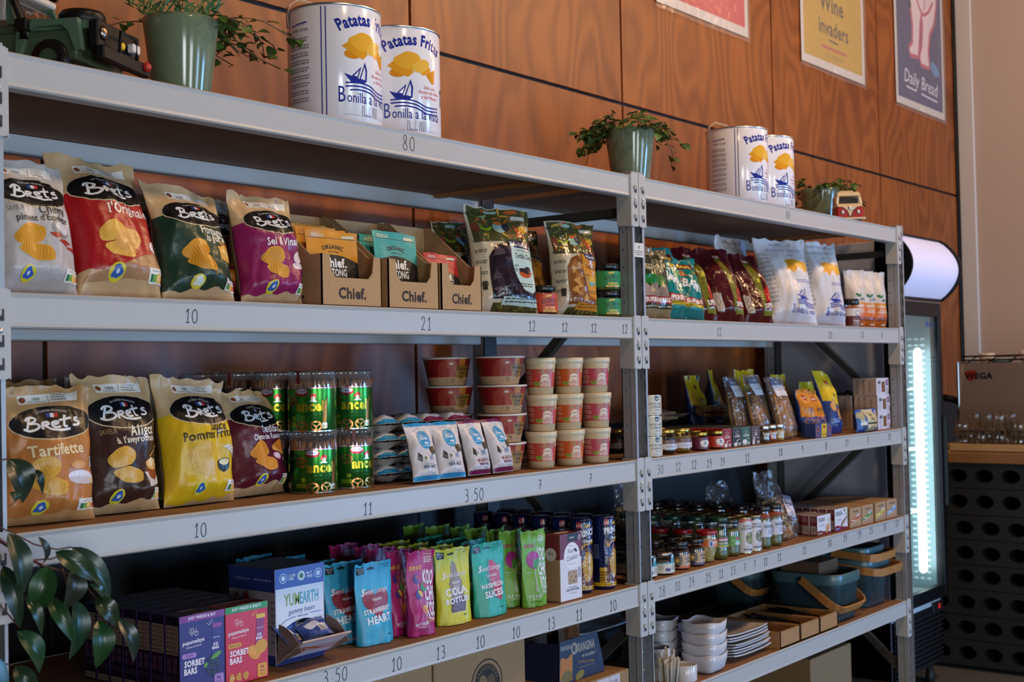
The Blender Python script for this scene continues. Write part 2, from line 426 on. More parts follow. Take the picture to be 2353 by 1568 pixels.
    def text(s, t, x, y, h, col, wt='b', sx=1., al='c', rot=0., sh=0., arc=0., tr=0., maxw=0.):
        sc = h/GL[wt, 'cap']
        adv = [(GL[wt, c][2] if c != ' ' else .3)*sc*sx+tr*h for c in t]
        tot = sum(adv)
        if maxw and tot > maxw: k = maxw/tot; sx *= k; adv = [a*k for a in adv]; tot = maxw
        p = {'c': -tot/2, 'l': 0, 'r': -tot}[al]
        for ci, (c, a) in enumerate(zip(t, adv)):
            if c != ' ':
                gv, gf, _ = GL[wt, c]; n = 0; vs = []
                for gx, gy in gv:
                    lx, ly = p+gx*sc*sx+gy*sc*sh, gy*sc
                    if arc:
                        an = (p+a/2)/arc; ox = lx-(p+a/2)
                        lx, ly = math.sin(an)*(arc+0)+ox*math.cos(an)+ly*math.sin(an), (math.cos(an)-1)*arc-ox*math.sin(an)+ly*math.cos(an)
                    vs.append((x+lx*math.cos(rot)-ly*math.sin(rot), y+lx*math.sin(rot)+ly*math.cos(rot)))
                e = s.dk*.35*(ci % 2); s.k += e; s.tris(vs, gf, col); s.k -= e
            p += a
        s.k += s.dk
        return tot
    def greek(s, x0, y0, x1, h, n, col, seed=1):
        """rows of small print too fine to read"""
        r = random.Random(seed)
        for k in range(n):
            y = y0-k*h*1.7; x = x0
            while x < x1-h:
                w = h*r.uniform(1.2, 4); s.tris([(x, y), (min(x+w, x1), y), (min(x+w, x1), y+h*.8), (x, y+h*.8)], [(0, 1, 2, 3)], col); x += w+h*.6
        s.k += s.dk
    def bars(s, x0, y0, x1, y1, seed=1, bg='#e8e6e0', col='#161616', vert=False):
        s.rect(x0, y0, x1, y1, bg); r = random.Random(seed)
        a, b = (y0, y1) if vert else (x0, x1); d = (b-a); q = a+.06*d
        while q < b-.08*d:
            w = d*r.choice((.012, .02, .035)); 
            if vert: s.tris([(x0+(x1-x0)*.08, q), (x1-(x1-x0)*.08, q), (x1-(x1-x0)*.08, q+w), (x0+(x1-x0)*.08, q+w)], [(0, 1, 2, 3)], col)
            else: s.tris([(q, y0+(y1-y0)*.1), (q+w, y0+(y1-y0)*.1), (q+w, y1-(y1-y0)*.1), (q, y1-(y1-y0)*.1)], [(0, 1, 2, 3)], col)
            q += w+d*r.choice((.015, .025, .04))
        s.k += s.dk
def pl_front(y=0., cx=0.): return lambda u, v, k: (cx+u, y-k, v)                 # faces -Y
def pl_left(x=0.): return lambda u, v, k: (x-k, -u, v)                            # faces -X, u runs to the front
def pl_top(z=0.): return lambda u, v, k: (u, v, z+k)
def cyl(r, a0=-90., cx=0., cy=0., taper=None):
    """wrap: u is arc length from the facing angle a0 (degrees), r may vary with height"""
    A = math.radians(a0)
    def f(u, v, k):
        rr = (taper(v) if taper else r)+k; a = A+u/r
        return (cx+rr*math.cos(a), cy+rr*math.sin(a), v)
    return f
# ================================================================ THE ROOM
WY = 0.6975
XR = 6.68
GX = [-1.96, -.74, .497, 1.768, 2.964, 4.23, 5.47, XR]
m = M(); r = random.Random(3)
m.box(-2.2, XR, WY+.012, WY+.06, 0, 4.4, '#0b0a09', 1)
for i in range(len(GX)-1):
    for z0, z1 in ((1.242, 2.46), (2.474, 3.69), (3.70, 4.4)):
        m.box(GX[i]+.0065, GX[i+1]-.0065, WY, WY+.012, z0, z1, (r.random(), r.random(), r.random()), 0)
    m.box(GX[i]+.003, GX[i+1]-.003, WY, WY+.012, 0.0, 1.236, '#141516', 1)
tag(m.build('wall_back', [PLY, BLACKW]), kind='structure')
m = M(); m.box(XR, XR+.1, -4, WY+.06, 0, 4.4, '#bda899')
tag(m.build('wall_right', WALLP), kind='structure')
m = M(); m.box(-6, XR+.1, -8, WY+.06, -.06, 0, '#6d6f72')
tag(m.build('floor', CONC), kind='structure')
m = M(); m.box(XR-.045, XR, WY-.012, WY, 0, 4.4, '#0c0d10', 0, .003)
tag(m.build('trim_1', BLACKP), kind='structure')
m = M(); m.box(XR-.02, XR, WY-.11, WY-.012, 0, 4.4, '#c9c4c0', 0, .006)
tag(m.build('trim_2', WALLP), kind='structure')
m = M(); m.box(4.0, 4.1, WY-.03, WY, .2, 1.9, (.3, .7, .2), 0)
tag(m.build('trim_3', PLY), kind='structure')

# ================================================================ THE SHELVING
LV = {1: 2.0, 2: 1.5894, 3: 1.1808, 4: .8243, 5: .4841}
BAY = {1: (0., 1.93), 2: (2.0064, 3.9103)}
HB = .061
GREY = '#b4b3b0'
rack = thing('shelving_rack', 'grey steel boltless shelving rack of two bays filled with groceries along the plywood wall', 'shelving rack', (0, 0, 0))
PRICES = {1: [('80', 1.0, -.026, 1.25), ('80', 2.937, -.028, 1.)],
 2: [('10', .379, -.03, 1), ('21', 1.048, -.032, 1.15), ('12', 1.455, -.031, 1), ('12', 1.598, -.032, .9), ('12', 1.734, -.032, .9), ('12', 1.888, -.032, .95), ('12', 2.431, -.033, 1), ('20', 3.256, -.033, .95), ('12', 3.547, -.028, .85), ('8', 3.739, -.027, .85)],
 3: [('10', .393, -.033, 1), ('11', .847, -.035, 1), ('3.50', 1.206, -.035, 1.1), ('7', 1.476, -.032, .9), ('7', 1.704, -.032, .9), ('30', 2.061, -.034, 1.), ('12', 2.162, -.033, 1), ('12', 2.255, -.033, 1), ('19', 2.348, -.035, 1), ('14', 2.433, -.035, .95), ('11', 2.595, -.034, 1.1), ('18', 2.834, -.029, .9), ('9', 3.005, -.028, .9), ('8', 3.198, -.028, .95), ('17', 3.376, -.027, .9), ('5', 3.574, -.025, .9), ('12', 3.785, -.024, .85)],
 4: [('3.50', .737, -.023, 1.1), ('10', .93, -.033, 1.1), ('13', 1.079, -.035, 1.1), ('10', 1.223, -.035, 1.1), ('10', 1.363, -.036, 1.05), ('13', 1.511, -.038, 1.1), ('11', 1.635, -.035, 1.1), ('10', 1.798, -.035, 1.1), ('18', 2.055, -.033, 1.15), ('10', 2.141, -.03, 1), ('14', 2.225, -.028, 1.1), ('15', 2.325, -.029, 1.05), ('11', 2.405, -.029, 1), ('13', 2.483, -.028, 1), ('7', 2.562, -.028, .9), ('7', 2.63, -.027, .9), ('11', 2.704, -.028, 1), ('11', 2.805, -.026, 1), ('11', 2.995, -.025, 1), ('10', 3.205, -.024, .95), ('19', 3.338, -.023, 1), ('19', 3.468, -.022, 1), ('15', 3.579, -.019, .95), ('15', 3.712, -.02, .95), ('17', 3.836, -.019, .9)]}
HW = {'1': .42, '.': .3}
def beam(x0, x1, zt, back=False):
    m = M(); pr = [(0, -.003), (.003, 0), (.008, 0), (.008, -.02), (.04, -.02), (.04, -.058), (.036, -HB), (.005, -HB), (.001, -HB+.003), (.0025, -HB+.009), (.0025, -.009)]
    pr = [(0.61-y if back else y, zt+z) for y, z in pr]
    if back: pr = pr[::-1]
    n = len(pr); xs = (x0, x1)
    m.add([(x, y, z) for x in xs for y, z in pr], [(k, (k+1) % n, n+(k+1) % n, n+k) for k in range(n)]+[list(range(n))[::-1], list(range(n, 2*n))], GREY)
    return m
def hooks(m, x, z, w):
    """hook slots with their lug and the locking bolt on an end plate"""
    for dz in (.098, .054, .015):
        m.box(x-.004, x+.004, -.0052, -.003, z+dz, z+dz+.02, '#3a3433', 1)
        m.box(x-.0085, x-.001, -.0085, -.003, z+dz+.008, z+dz+.021, GREY, 0, .002)
def end_plate(xa, xb, z, zt, side):
    m = M(); pts = []
    rad = .006; zl = zt-.1475
    for cx, cy, a0 in ((xb-rad, zl+rad, -90), (xb-rad, zt+.006-rad, 0), (xa+rad, zt+.006-rad, 90), (xa+rad, zl+rad, 180)):
        for k in range(4): a = math.radians(a0+k*30); pts.append((cx+rad*math.cos(a), cy+rad*math.sin(a)))
    m.holed([pts], lambda a, b, d: (a, -.003+d, b), .003, GREY)
    hooks(m, (xa+xb)/2+.003, zl, xb-xa)
    m.ball(((xa+xb)/2+.001, -.004, zl+.082), .0048, '#d8d8d8', 2, 8, sy=.7)
    if side < 0:   # return flange on the inner side of the upright, facing into the bay
        m.hexa([(xa-.0025, -.002, zl), (xa, -.002, zl), (xa, .047, zl+.003), (xa-.0025, .047, zl+.003)], [(xa-.0025, -.002, zt+.004), (xa, -.002, zt+.004), (xa, .047, zt+.004), (xa-.0025, .047, zt+.004)], GREY)
    else:
        m.hexa([(xb, -.002, zl), (xb+.0025, -.002, zl), (xb+.0025, .047, zl+.003), (xb, .047, zl+.003)], [(xb, -.002, zt+.004), (xb+.0025, -.002, zt+.004), (xb+.0025, .047, zt+.004), (xb, .047, zt+.004)], GREY)
    return m
for lv, b in [(q, c) for q in LV for c in BAY]:
    if 1:
        x0, x1 = BAY[b]; zt = .36 if (lv, b) == (5, 1) else LV[lv]
        mb = beam(x0, x1, zt)
        if lv in PRICES:
            p = P(mb, pl_front(.0025), 1)
            for t, X, dz, sc in PRICES[lv]:
                if not (x0 < X < x1): continue
                h = .027*sc; tot = sum(HW.get(c, .55) for c in t)*h; x = X-tot/2
                for c in t: p.hand(HAND[c], x, zt+dz-h*.55, h, .0019, '#15151c', sx=.85, rot=-.02); x += HW.get(c, .55)*h+.15*h
        ob = mb.build('front_beam', [PAINT, PAPER], rack)
        e1 = end_plate(x1+.0005, x1+.0365, zt, zt, -1).build('end_plate', [PAINT, BLACKP, METAL], ob)
        e0 = end_plate(x0-.0365, x0-.0005, zt, zt, 1).build('end_plate', [PAINT, BLACKP, METAL], ob)
        beam(x0, x1, zt, True).build('back_beam', PAINT, rack)
        mm = M()
        for xa, xb in ((x0+.002, x0+(x1-x0)*.905), (x0+(x1-x0)*.905+.003, x1-.002)):
            mm.box(xa, xb, 0.009, .602, zt-.0185, zt-.001, '#8a6243')
        mm.build('shelf_board', BOARD, rack)
        if lv == 1:
            mm = M(); mm.box(x0+1.72, x0+1.745, .042, .566, zt-.03, zt-.0187, '#a9713c'); mm.build('cross_batten', BAMBOO, rack)
def post(xc, y0, back=False):
    m = M(); w = .0315; H_ = 2.012; t = .002; s = -1 if back else 1
    out = [(-w, 0), (w, 0), (w, H_), (-w, H_)]; loops = [out]
    z = .035
    while z < H_-.03:
        for x in (-.0155, .0155):
            dz = 0 if x < 0 else .0
            loops.append([(x-.0045, z), (x+.0045, z), (x+.0045, z+.021), (x-.0045, z+.021)])
        z += .0508
    m.holed(loops, lambda a, b, d: (xc+a, y0+s*d, b), t, '#a3a6aa', 0)
    for sx in (-1, 1):
        holes = [[(.0, 0), (.045, 0), (.045, H_), (0, H_)]]
        z = .06
        while z < H_-.05:
            cx, cy = .033, z; holes.append([(cx+.0035*math.cos(k*PI/3), cy+.0035*math.sin(k*PI/3)) for k in range(6)]); z += .0508
        m.holed(holes, lambda a, b, d: (xc+sx*(w-d), y0+s*(t+a), b), t, '#9a9c9f', 0)
        m.box(min(xc+sx*w, xc+sx*(w+.002)), max(xc+sx*w, xc+sx*(w+.002)), min(y0+s*.0135, y0+s*.0165), max(y0+s*.0135, y0+s*.0165), 0, H_, '#8d8f92')
        m.box(min(xc+sx*w, xc+sx*(w-.012)), max(xc+sx*w, xc+sx*(w-.012)), min(y0+s*.045, y0+s*.047), max(y0+s*.045, y0+s*.047), 0, H_, '#8d8f92')
    m.box(xc-.03, xc+.03, min(y0+s*.0475, y0+s*.049), max(y0+s*.0475, y0+s*.049), 0, H_, '#2c2d2f', 1)
    m.box(xc-.036, xc+.036, min(y0-.004, y0+s*.05), max(y0-.004, y0+s*.05), 0, .03, '#1b1b1c', 1)
    return m
for xc in (-.0382, 1.9682, 3.9486):
    post(xc, .0005).build('front_post', [STEEL, BLACKP], rack)
    post(xc, .61, True).build('back_post', [STEEL, BLACKP], rack)
    for k, (ya, za, yb, zb) in enumerate(((.05, 1.25, .6, 1.76), (.05, 1.23, .6, .72), (.05, .2, .6, .70), (.05, .12, .6, .12), (.05, 1.9, .6, 1.9))):
        if xc < 3 and k < 3: ya, yb = yb, ya
        mb = M(); mb.tube([(xc, ya, za), (xc, yb, zb)], 0, '#4a4742', 0, flat=(.013, .013), up=(1, 0, 0)); mb.build('diagonal_brace' if k < 3 else 'cross_brace', STEEL, rack)
m = M(); p = P(m, pl_front(.0005), 0)
p.rect(1.944, 1.765, 1.994, 1.806, '#d6d2cc')
for k in range(3): p.poly([(1.962+k*.001, 1.79+k*.003), (1.972+k*.001, 1.79+k*.003), (1.974+k*.001, 1.792+k*.003), (1.964+k*.001, 1.792+k*.003)], '#33312f')
p.greek(1.949, 1.782, 1.989, .0028, 2, '#5a5754', 4); p.greek(1.953, 1.771, 1.985, .0032, 1, '#4a4744', 5)
m.build('paper_label', PAPER, rack)
# ================================================================ PRODUCT BUILDERS
def sm(a, b, x):
    t = max(0., min(1., (x-a)/(b-a))); return t*t*(3-2*t)
class Bag:
    """soft packet standing on its base at the origin, front towards -Y: surf() is its skin"""
    def __init__(s, w, h, T, lean=0., seed=0, pouch=False, wr=1., tilt=0., slump=0., flare=.03, bend=0., roll=0.):
        s.w, s.h, s.T, s.lean, s.sd, s.pouch, s.wr, s.tilt, s.slump, s.flare, s.bend, s.roll = w, h, T, math.radians(lean), seed*3.71, pouch, wr, tilt, slump, flare, bend, math.radians(roll)
    def raw(s, nu, nv, side=-1):
        w, h, T, sd = s.w, s.h, s.T, s.sd
        if s.pouch: g = (1-sm(.0, .92, nv))*.9+.04; pr = max(0, 1-abs(nu)**3)**.6
        else: g = sm(-.02, .16, nv)*(1-sm(.55, .965, nv))**.9*.97+.03; pr = max(0, 1-abs(nu)**2.3)**.6
        t = T/2*g*pr+.0008
        wf = 1-(.035 if s.pouch else .075)*g+s.flare*sm(.8, 1, nv)
        a = s.wr
        n1 = noise.noise((nu*1.6+sd, nv*2.4, side*3+sd)); n2 = noise.noise((nu*5+sd, nv*2.2+sd, side*5.)); n3 = abs(noise.noise((nu*3.2-nv*2+sd, nv*3+nu*2, side*7.+sd)))
        top = sm(.5, .95, nv)*(1-sm(.96, 1, nv)*.4); bot = 1-sm(.05, .3, nv)
        d = a*(.006*n1*g*2+.010*n2*top*.8+.006*n2*bot-.008*(n3)*g)
        y = side*t+d*(1 if side < 0 else .6)*min(1, pr*1.5)
        # the end seal ripples
        y += .006*a*math.sin(nu*4.+sd)*sm(.86, 1, nv)
        x = nu*w/2*wf+.003*a*noise.noise((nu*2, nv*5, sd))
        z = nv*h+s.tilt*nu*w*sm(.6, 1, nv)-(.012*a*abs(noise.noise((nu*2.2+sd, 0, 9)))*sm(.9, 1, nv))
        y += s.slump*sm(.55, 1, nv)**1.5-s.bend*math.sin(PI*nv)
        if s.roll: c, q = math.cos(s.roll), math.sin(s.roll); x, z = x*c+z*q, z*c-x*q*sm(0, .3, nv)
        c, q = math.cos(s.lean), math.sin(s.lean)
        return Vector((x, y*c+z*q, z*c-y*q))
    def surf(s, u, v, k=0.):
        nu = max(-1, min(1, u/(s.w/2))); nv = max(0, min(1, v/s.h)); e = .012
        p = s.raw(nu, nv)
        a = s.raw(min(1, nu+e), nv)-s.raw(max(-1, nu-e), nv); b = s.raw(nu, min(1, nv+e))-s.raw(nu, max(0, nv-e))
        n = a.cross(b)
        if n.length > 0: n.normalize()
        return p+n*k
    def mesh(s, col, back=None, mi=0, nu=30, nv=38, m=None):
        m = m or M(); NU = [math.sin((2*i/nu-1)*PI/2) for i in range(nu+1)]; NV = [j/nv for j in range(nv+1)]   # finer near the sides
        s.NU, s.NV = NU, NV; W_ = nu+1
        for side in (-1, 1):
            vs = [s.raw(a, b, side) for b in NV for a in NU]; fs = []; nn = [Vector() for _ in vs]
            for j in range(nv):
                for i in range(nu):
                    a, b, c, d = j*W_+i, j*W_+i+1, (j+1)*W_+i+1, (j+1)*W_+i
                    for t in ((a, b, c), (a, c, d)):
                        t = t if side < 0 else t[::-1]; fs.append(t); n = (vs[t[1]]-vs[t[0]]).cross(vs[t[2]]-vs[t[0]])
                        for q in t: nn[q] += n
            for n in nn: n.normalize()
            m.add(vs, fs, col if side < 0 else (back or col), mi, True); m.nrm = getattr(m, 'nrm', [])+nn
            if side < 0: s.V, s.N = vs, nn
        s.m = m; s.dz = min(v[2] for v in m.v)
        return m
    def paint(s, k0=.00025, dk=.00003, ml=0, ox=0., sx=1.): return BP(s, k0, dk, ox, sx)
    def done(s, name, material, label, cat, x, y, z, rz=0., group=None):
        o = s.m.build(name, material, None, (x, y, z-s.dz+.0004), (0, 0, math.radians(rz)))
        return tag(o, label, cat, group)
class BP(P):
    """prints on a soft packet: every mark is cut along the facets of the skin so that it lies flat on them"""
    def __init__(s, bag, k0, dk, ox, sx): P.__init__(s, bag.m, None, 0, k0, dk, 0, True); s.b = bag; s.ox = ox; s.sx = sx
    def tris(s, vs, fs, col):
        b = s.b; NU, NV, V, N = b.NU, b.NV, b.V, b.N; W_ = len(NU); h2 = b.w/2; ov = []; on = []; of = []
        q = [((x*s.sx+s.ox)/h2, y/b.h) for x, y in vs]
        for f in fs:
            for t in ([f] if len(f) == 3 else [(f[0], f[i], f[i+1]) for i in range(1, len(f)-1)]):
                T = [q[i] for i in t]; A = (T[1][0]-T[0][0])*(T[2][1]-T[0][1])-(T[1][1]-T[0][1])*(T[2][0]-T[0][0])
                if abs(A) < 1e-10: continue
                x0, x1 = min(p[0] for p in T), max(p[0] for p in T); y0, y1 = min(p[1] for p in T), max(p[1] for p in T)
                i0 = max(0, bisect.bisect_right(NU, x0)-1); i1 = min(W_-2, bisect.bisect_left(NU, x1)-1); j0 = max(0, int(y0*(len(NV)-1))); j1 = min(len(NV)-2, int(y1*(len(NV)-1)))
                for j in range(j0, j1+1):
                    for i in range(i0, i1+1):
                        xa, xb, ya, yb = NU[i], NU[i+1], NV[j], NV[j+1]
                        c = T if (x0 >= xa and x1 <= xb) else clip(clip(T, xa, yb, xa, ya), xb, ya, xb, yb) if A > 0 or 1 else T
                        if not (y0 >= ya and y1 <= yb): c = clip(clip(c, xa, ya, xb, ya), xb, yb, xa, yb)
                        if len(c) < 3: continue
                        for k in (0, 1):
                            d = clip(c, xa, ya, xb, yb) if k else clip(c, xb, yb, xa, ya)
                            if len(d) < 3: continue
                            ia, ib, ic, id_ = j*W_+i, j*W_+i+1, (j+1)*W_+i+1, (j+1)*W_+i; n0 = len(ov)
                            for x, y in d:
                                u, v = (x-xa)/(xb-xa), (y-ya)/(yb-ya)
                                if not k: w = (1-u, u-v, v); ids = (ia, ib, ic)
                                else: w = (1-v, u, v-u); ids = (ia, ic, id_)
                                n = N[ids[0]]*w[0]+N[ids[1]]*w[1]+N[ids[2]]*w[2]
                                ov.append(V[ids[0]]*w[0]+V[ids[1]]*w[1]+V[ids[2]]*w[2]+n*s.k); on.append(n)
                            of.append(tuple(range(n0, len(ov))) if A > 0 else tuple(range(n0, len(ov)))[::-1])
        if of: s.m.add(ov, of, col, s.mi, True); s.m.nrm += on
# ---- ridged crisps: big packets with a kraft-paper look
BRETS = [[(.02, .78), (.12, .97), (.3, 1.0), (.42, .86), (.34, .66), (.18, .56)], [(.2, .93), (.1, .5), (.02, .1)], [(.16, .55), (.4, .5), (.48, .3), (.36, .1), (.12, .02), (-.1, .2)],
 [(.62, .55), (.58, .3), (.56, .05)], [(.6, .52), (.78, .56), (.82, .42), (.62, .3)], [(.66, .3), (.85, .02), (1.2, -.12), (1.6, -.08)],
 [(.95, .32), (1.14, .38), (1.16, .52), (1.0, .5), (.94, .28), (1.04, .1), (1.22, .14)],
 [(1.48, .95), (1.4, .5), (1.38, .16), (1.5, .1)], [(1.22, .6), (1.45, .64), (1.68, .7)],
 [(2.02, .66), (1.86, .64), (1.82, .5), (1.98, .4), (2.0, .24), (1.84, .14), (1.7, .18)]]
def crisp(p, x, y, r, rot, c1, c2, ry=.62):
    p.ell(x, y, r, r*ry, c1, rot, wob=.06)
    c, q = math.cos(rot), math.sin(rot)
    for k in range(-6, 7):
        a = k*r*.145; hh = math.sqrt(max(0, 1-(a/r)**2))*r*ry*.86
        p.line([(x+a*c+hh*q, y+a*q-hh*c), (x+a*c-hh*q, y+a*q+hh*c)], r*.035, c2); p.k -= p.dk
    p.k += p.dk
def brets(p, w, h, main, lines, col, saveur, chips, extra, dark='#0d0d10', kraft='#c9a87c', mapc='#2f62ae', low=None):
    W2 = w/2; f = lambda x: x*w
    # colour field over the kraft paper, wavy at both ends
    top = [(x/10*W2*1.12, .66*h+.012*h*math.sin(x*.9+1)+(.03*h if x < -4 else 0)) for x in range(-10, 11)]
    bot = [(x/10*W2*1.12, (.075 if not low else low)*h+.012*h*math.sin(x*1.3)+.004*x*h*.6) for x in range(10, -11, -1)]
    p.poly(bot[::-1]+top[::-1], main)
    # origin tag
    p.poly([(-.26*w, .86*h), (.3*w, .875*h), (.3*w, .945*h), (-.26*w, .925*h)], '#e9e1d3')
    p.ell(-.22*w, .893*h, .03*w, .03*w, '#8a4a2c')
    p.text('100%', -.09*w, .886*h, .022*h, '#3a3229', rot=.02, maxw=.2*w); p.greek(-.18*w, .872*h, .01*w, .007*h, 1, '#6b6255', 3)
    p.line([(.025*w, .868*h), (.025*w, .93*h)], .004*w, '#6b6255')
    for k, t in enumerate(('CUISINÉES À', "L'HUILE DE", 'TOURNESOL')): p.text(t, .05*w, (.92-.02*k)*h, .012*h, '#3a3229', al='l', maxw=.22*w)
    # black oval
    p.ell(0, .715*h, .43*w, .128*h, '#cdbb98', .03); p.ell(.0, .718*h, .42*w, .122*h, dark, .03)
    p.text('LE CHIPSIER FRANÇAIS', 0, .80*h, .014*h, '#d8d6cf', 'r', arc=.42*w, maxw=.5*w)
    for k, c in enumerate(('#2b4a9c', '#e9e9ea', '#c5333a')): p.poly([(-.05*w+k*.034*w, .752*h), (-.017*w+k*.034*w, .755*h), (-.013*w+k*.034*w, .787*h), (-.046*w+k*.034*w, .784*h)], c)
    p.hand(BRETS, -.27*w, .655*h, .1*h, .023*w, '#e4e8ea', sx=.265*w/(.1*h), rot=.06)
    # flavour
    if saveur: p.text('SAVEUR', saveur[0]*w, saveur[1]*h, .036*h, saveur[2], 'r', sx=.55, rot=.05)
    for t, x, y, s_ in lines: p.text(t, x*w, y*h, s_*1.15*h, col, 'b', sx=.82, al='c', rot=.05, maxw=.88*w)
    c1, c2 = chips
    crisp(p, -.16*w, .385*h, .17*w, .3, c1, c2); crisp(p, -.1*w, .26*h, .175*w, -.2, c1, c2, .5)
    extra(p, w, h)
    p.ell(-.2*w, .115*h, .075*w, .05*h, '#d9cf3a'); p.ell(-.2*w, .115*h, .05*w, .034*h, mapc, wob=.15); p.ell(-.2*w, .115*h, .016*w, .012*h, '#d6dfe8')
    p.rr(.2*w, .075*h, .46*w, .155*h, .012*w, '#e7e5df'); p.text('NUTRI-SCORE', .33*w, .134*h, .012*h, '#6a6a68', maxw=.22*w)
    for k, c in enumerate(('#2f7a4a', '#6fae45', '#e0b04a', '#dd7f3a', '#cf4534')): p.rect((.225+.042*k)*w, .085*h, (.264+.042*k)*w, .122*h, c)
    p.ell(.33*w, .104*h, .035*w, .026*h, '#e6b85e'); p.text('C', .33*w, .094*h, .02*h, '#f0ead8')
def crisp_bag(flav, label, x, y, lv, w, h, T, lean, rz=0., seed=1, tilt=0., group='large crisp packets', roll=0., plain=False, wr=1.):
    F = FLAV[flav]; b = Bag(w, h, T*1.3, lean, seed, tilt=tilt, roll=roll, wr=wr*1.5)
    b.mesh(F.get('skin', '#c8a67a'), '#a98d68')
    p = b.paint(ox=w*.04, sx=1.06)
    brets(p, w, h, F['main'], F['lines'], F['col'], F['sav'], F['chips'], F['extra'], dark='#101114', mapc=F.get('map', '#2f62ae'), low=F.get('low'))
    return b.done('crisp_packet', F.get('mat', FILM), label, 'crisp packet', x, y, LV[lv], rz, group)
def ex_chevre(p, w, h):
    p.ell(.2*w, .44*h, .13*w, .06*h, '#8d8d90', -.2); p.ell(.22*w, .45*h, .1*w, .04*h, '#d9d8d8', -.2)
    for k in range(7): p.ell((.1+.045*k)*w, (.385-.012*k+.02*math.sin(k*2))*h, .055*w, .012*h, '#a3302a', -.5+.25*(k % 3))
def ex_orig(p, w, h):
    p.ell(.0*w, .33*h, .17*w, .08*h, '#d9a055', .5); p.ell(.32*w, .3*h, .06*w, .045*h, '#e2cfc4')
    p.poly([(-.48*w, .075*h), (.46*w, .09*h), (.46*w, .27*h), (.2*w, .24*h), (-.1*w, .16*h), (-.46*w, .11*h)], '#a97f59')
def ex_from(p, w, h):
    p.poly([(.14*w, .42*h), (.34*w, .46*h), (.42*w, .4*h), (.44*w, .26*h), (.2*w, .32*h)], '#d39a35'); p.poly([(.18*w, .4*h), (.4*w, .4*h), (.43*w, .27*h)], '#e7c06a')
    p.line([(.2*w, .46*h), (.36*w, .44*h)], .03*w, '#8f5a26')
def ex_sel(p, w, h):
    p.ell(.27*w, .39*h, .09*w, .05*h, '#e3cdc4', .4); p.ell(.24*w, .31*h, .1*w, .03*h, '#d8c3c4'); p.ell(.4*w, .28*h, .05*w, .06*h, '#3a1a20', .3); p.line([(.33*w, .44*h), (.42*w, .3*h)], .02*w, '#51222c')
def ex_tart(p, w, h):
    p.ell(.24*w, .31*h, .16*w, .05*h, '#e3dbe0', -.1); p.ell(.24*w, .29*h, .15*w, .03*h, '#c9bdbd', -.1); p.poly([(.3*w, .29*h), (.44*w, .24*h), (.42*w, .3*h)], '#e4c08a')
    p.ell(.2*w, .4*h, .08*w, .03*h, '#d99a4e'); p.rect(.35*w, .38*h, .43*w, .46*h, '#dcd6d8'); p.ell(.4*w, .34*h, .05*w, .02*h, '#b5604a')
def ex_alig(p, w, h):
    p.poly([(.08*w, .27*h), (.42*w, .24*h), (.5*w*.9, .19*h), (.12*w, .16*h)], '#cfc8c2'); p.ell(.25*w, .28*h, .13*w, .07*h, '#8e3b22'); p.ell(.25*w, .325*h, .13*w, .042*h, '#e2b268'); p.ell(.22*w, .34*h, .06*w, .03*h, '#f0dcae', .6)
    p.line([(.2*w, .38*h), (.42*w, .47*h)], .018*w, '#c79255')
def ex_frit(p, w, h):
    p.ell(.15*w, .27*h, .09*w, .05*h, '#22211f'); p.ell(.15*w, .295*h, .09*w, .032*h, '#22211f'); p.ell(.15*w, .298*h, .07*w, .024*h, '#e3d6a2')
    p.poly([(.14*w, .42*h), (.22*w, .43*h), (.46*w, .36*h), (.36*w, .3*h)], '#d6d2c6'); 
    for k in range(7): p.line([((.33+.014*k)*w, (.34-.004*k)*h), ((.36+.012*k)*w, (.22+.006*k)*h)], .022*w, '#d69a2c')
    for k in range(4): p.line([((.18+.05*k)*w, (.4-.015*k)*h), ((.24+.05*k)*w, (.415-.018*k)*h)], .006*w, '#7d7a72')
def ex_ched(p, w, h):
    p.poly([(.1*w, .42*h), (.3*w, .48*h), (.46*w, .4*h), (.3*w, .33*h)], '#d9822c'); p.poly([(.1*w, .42*h), (.3*w, .36*h), (.3*w, .33*h), (.1*w, .38*h)], '#e9a24c')
    p.ell(.13*w, .32*h, .09*w, .035*h, '#d79bb0'); p.ell(.13*w, .322*h, .06*w, .022*h, '#f0d5dd'); p.ell(.34*w, .29*h, .08*w, .03*h, '#a23568'); p.ell(.34*w, .29*h, .05*w, .017*h, '#e3b3c8')
    p.ell(-.05*w, .4*h, .0*w+.001, .001, '#5a1430')
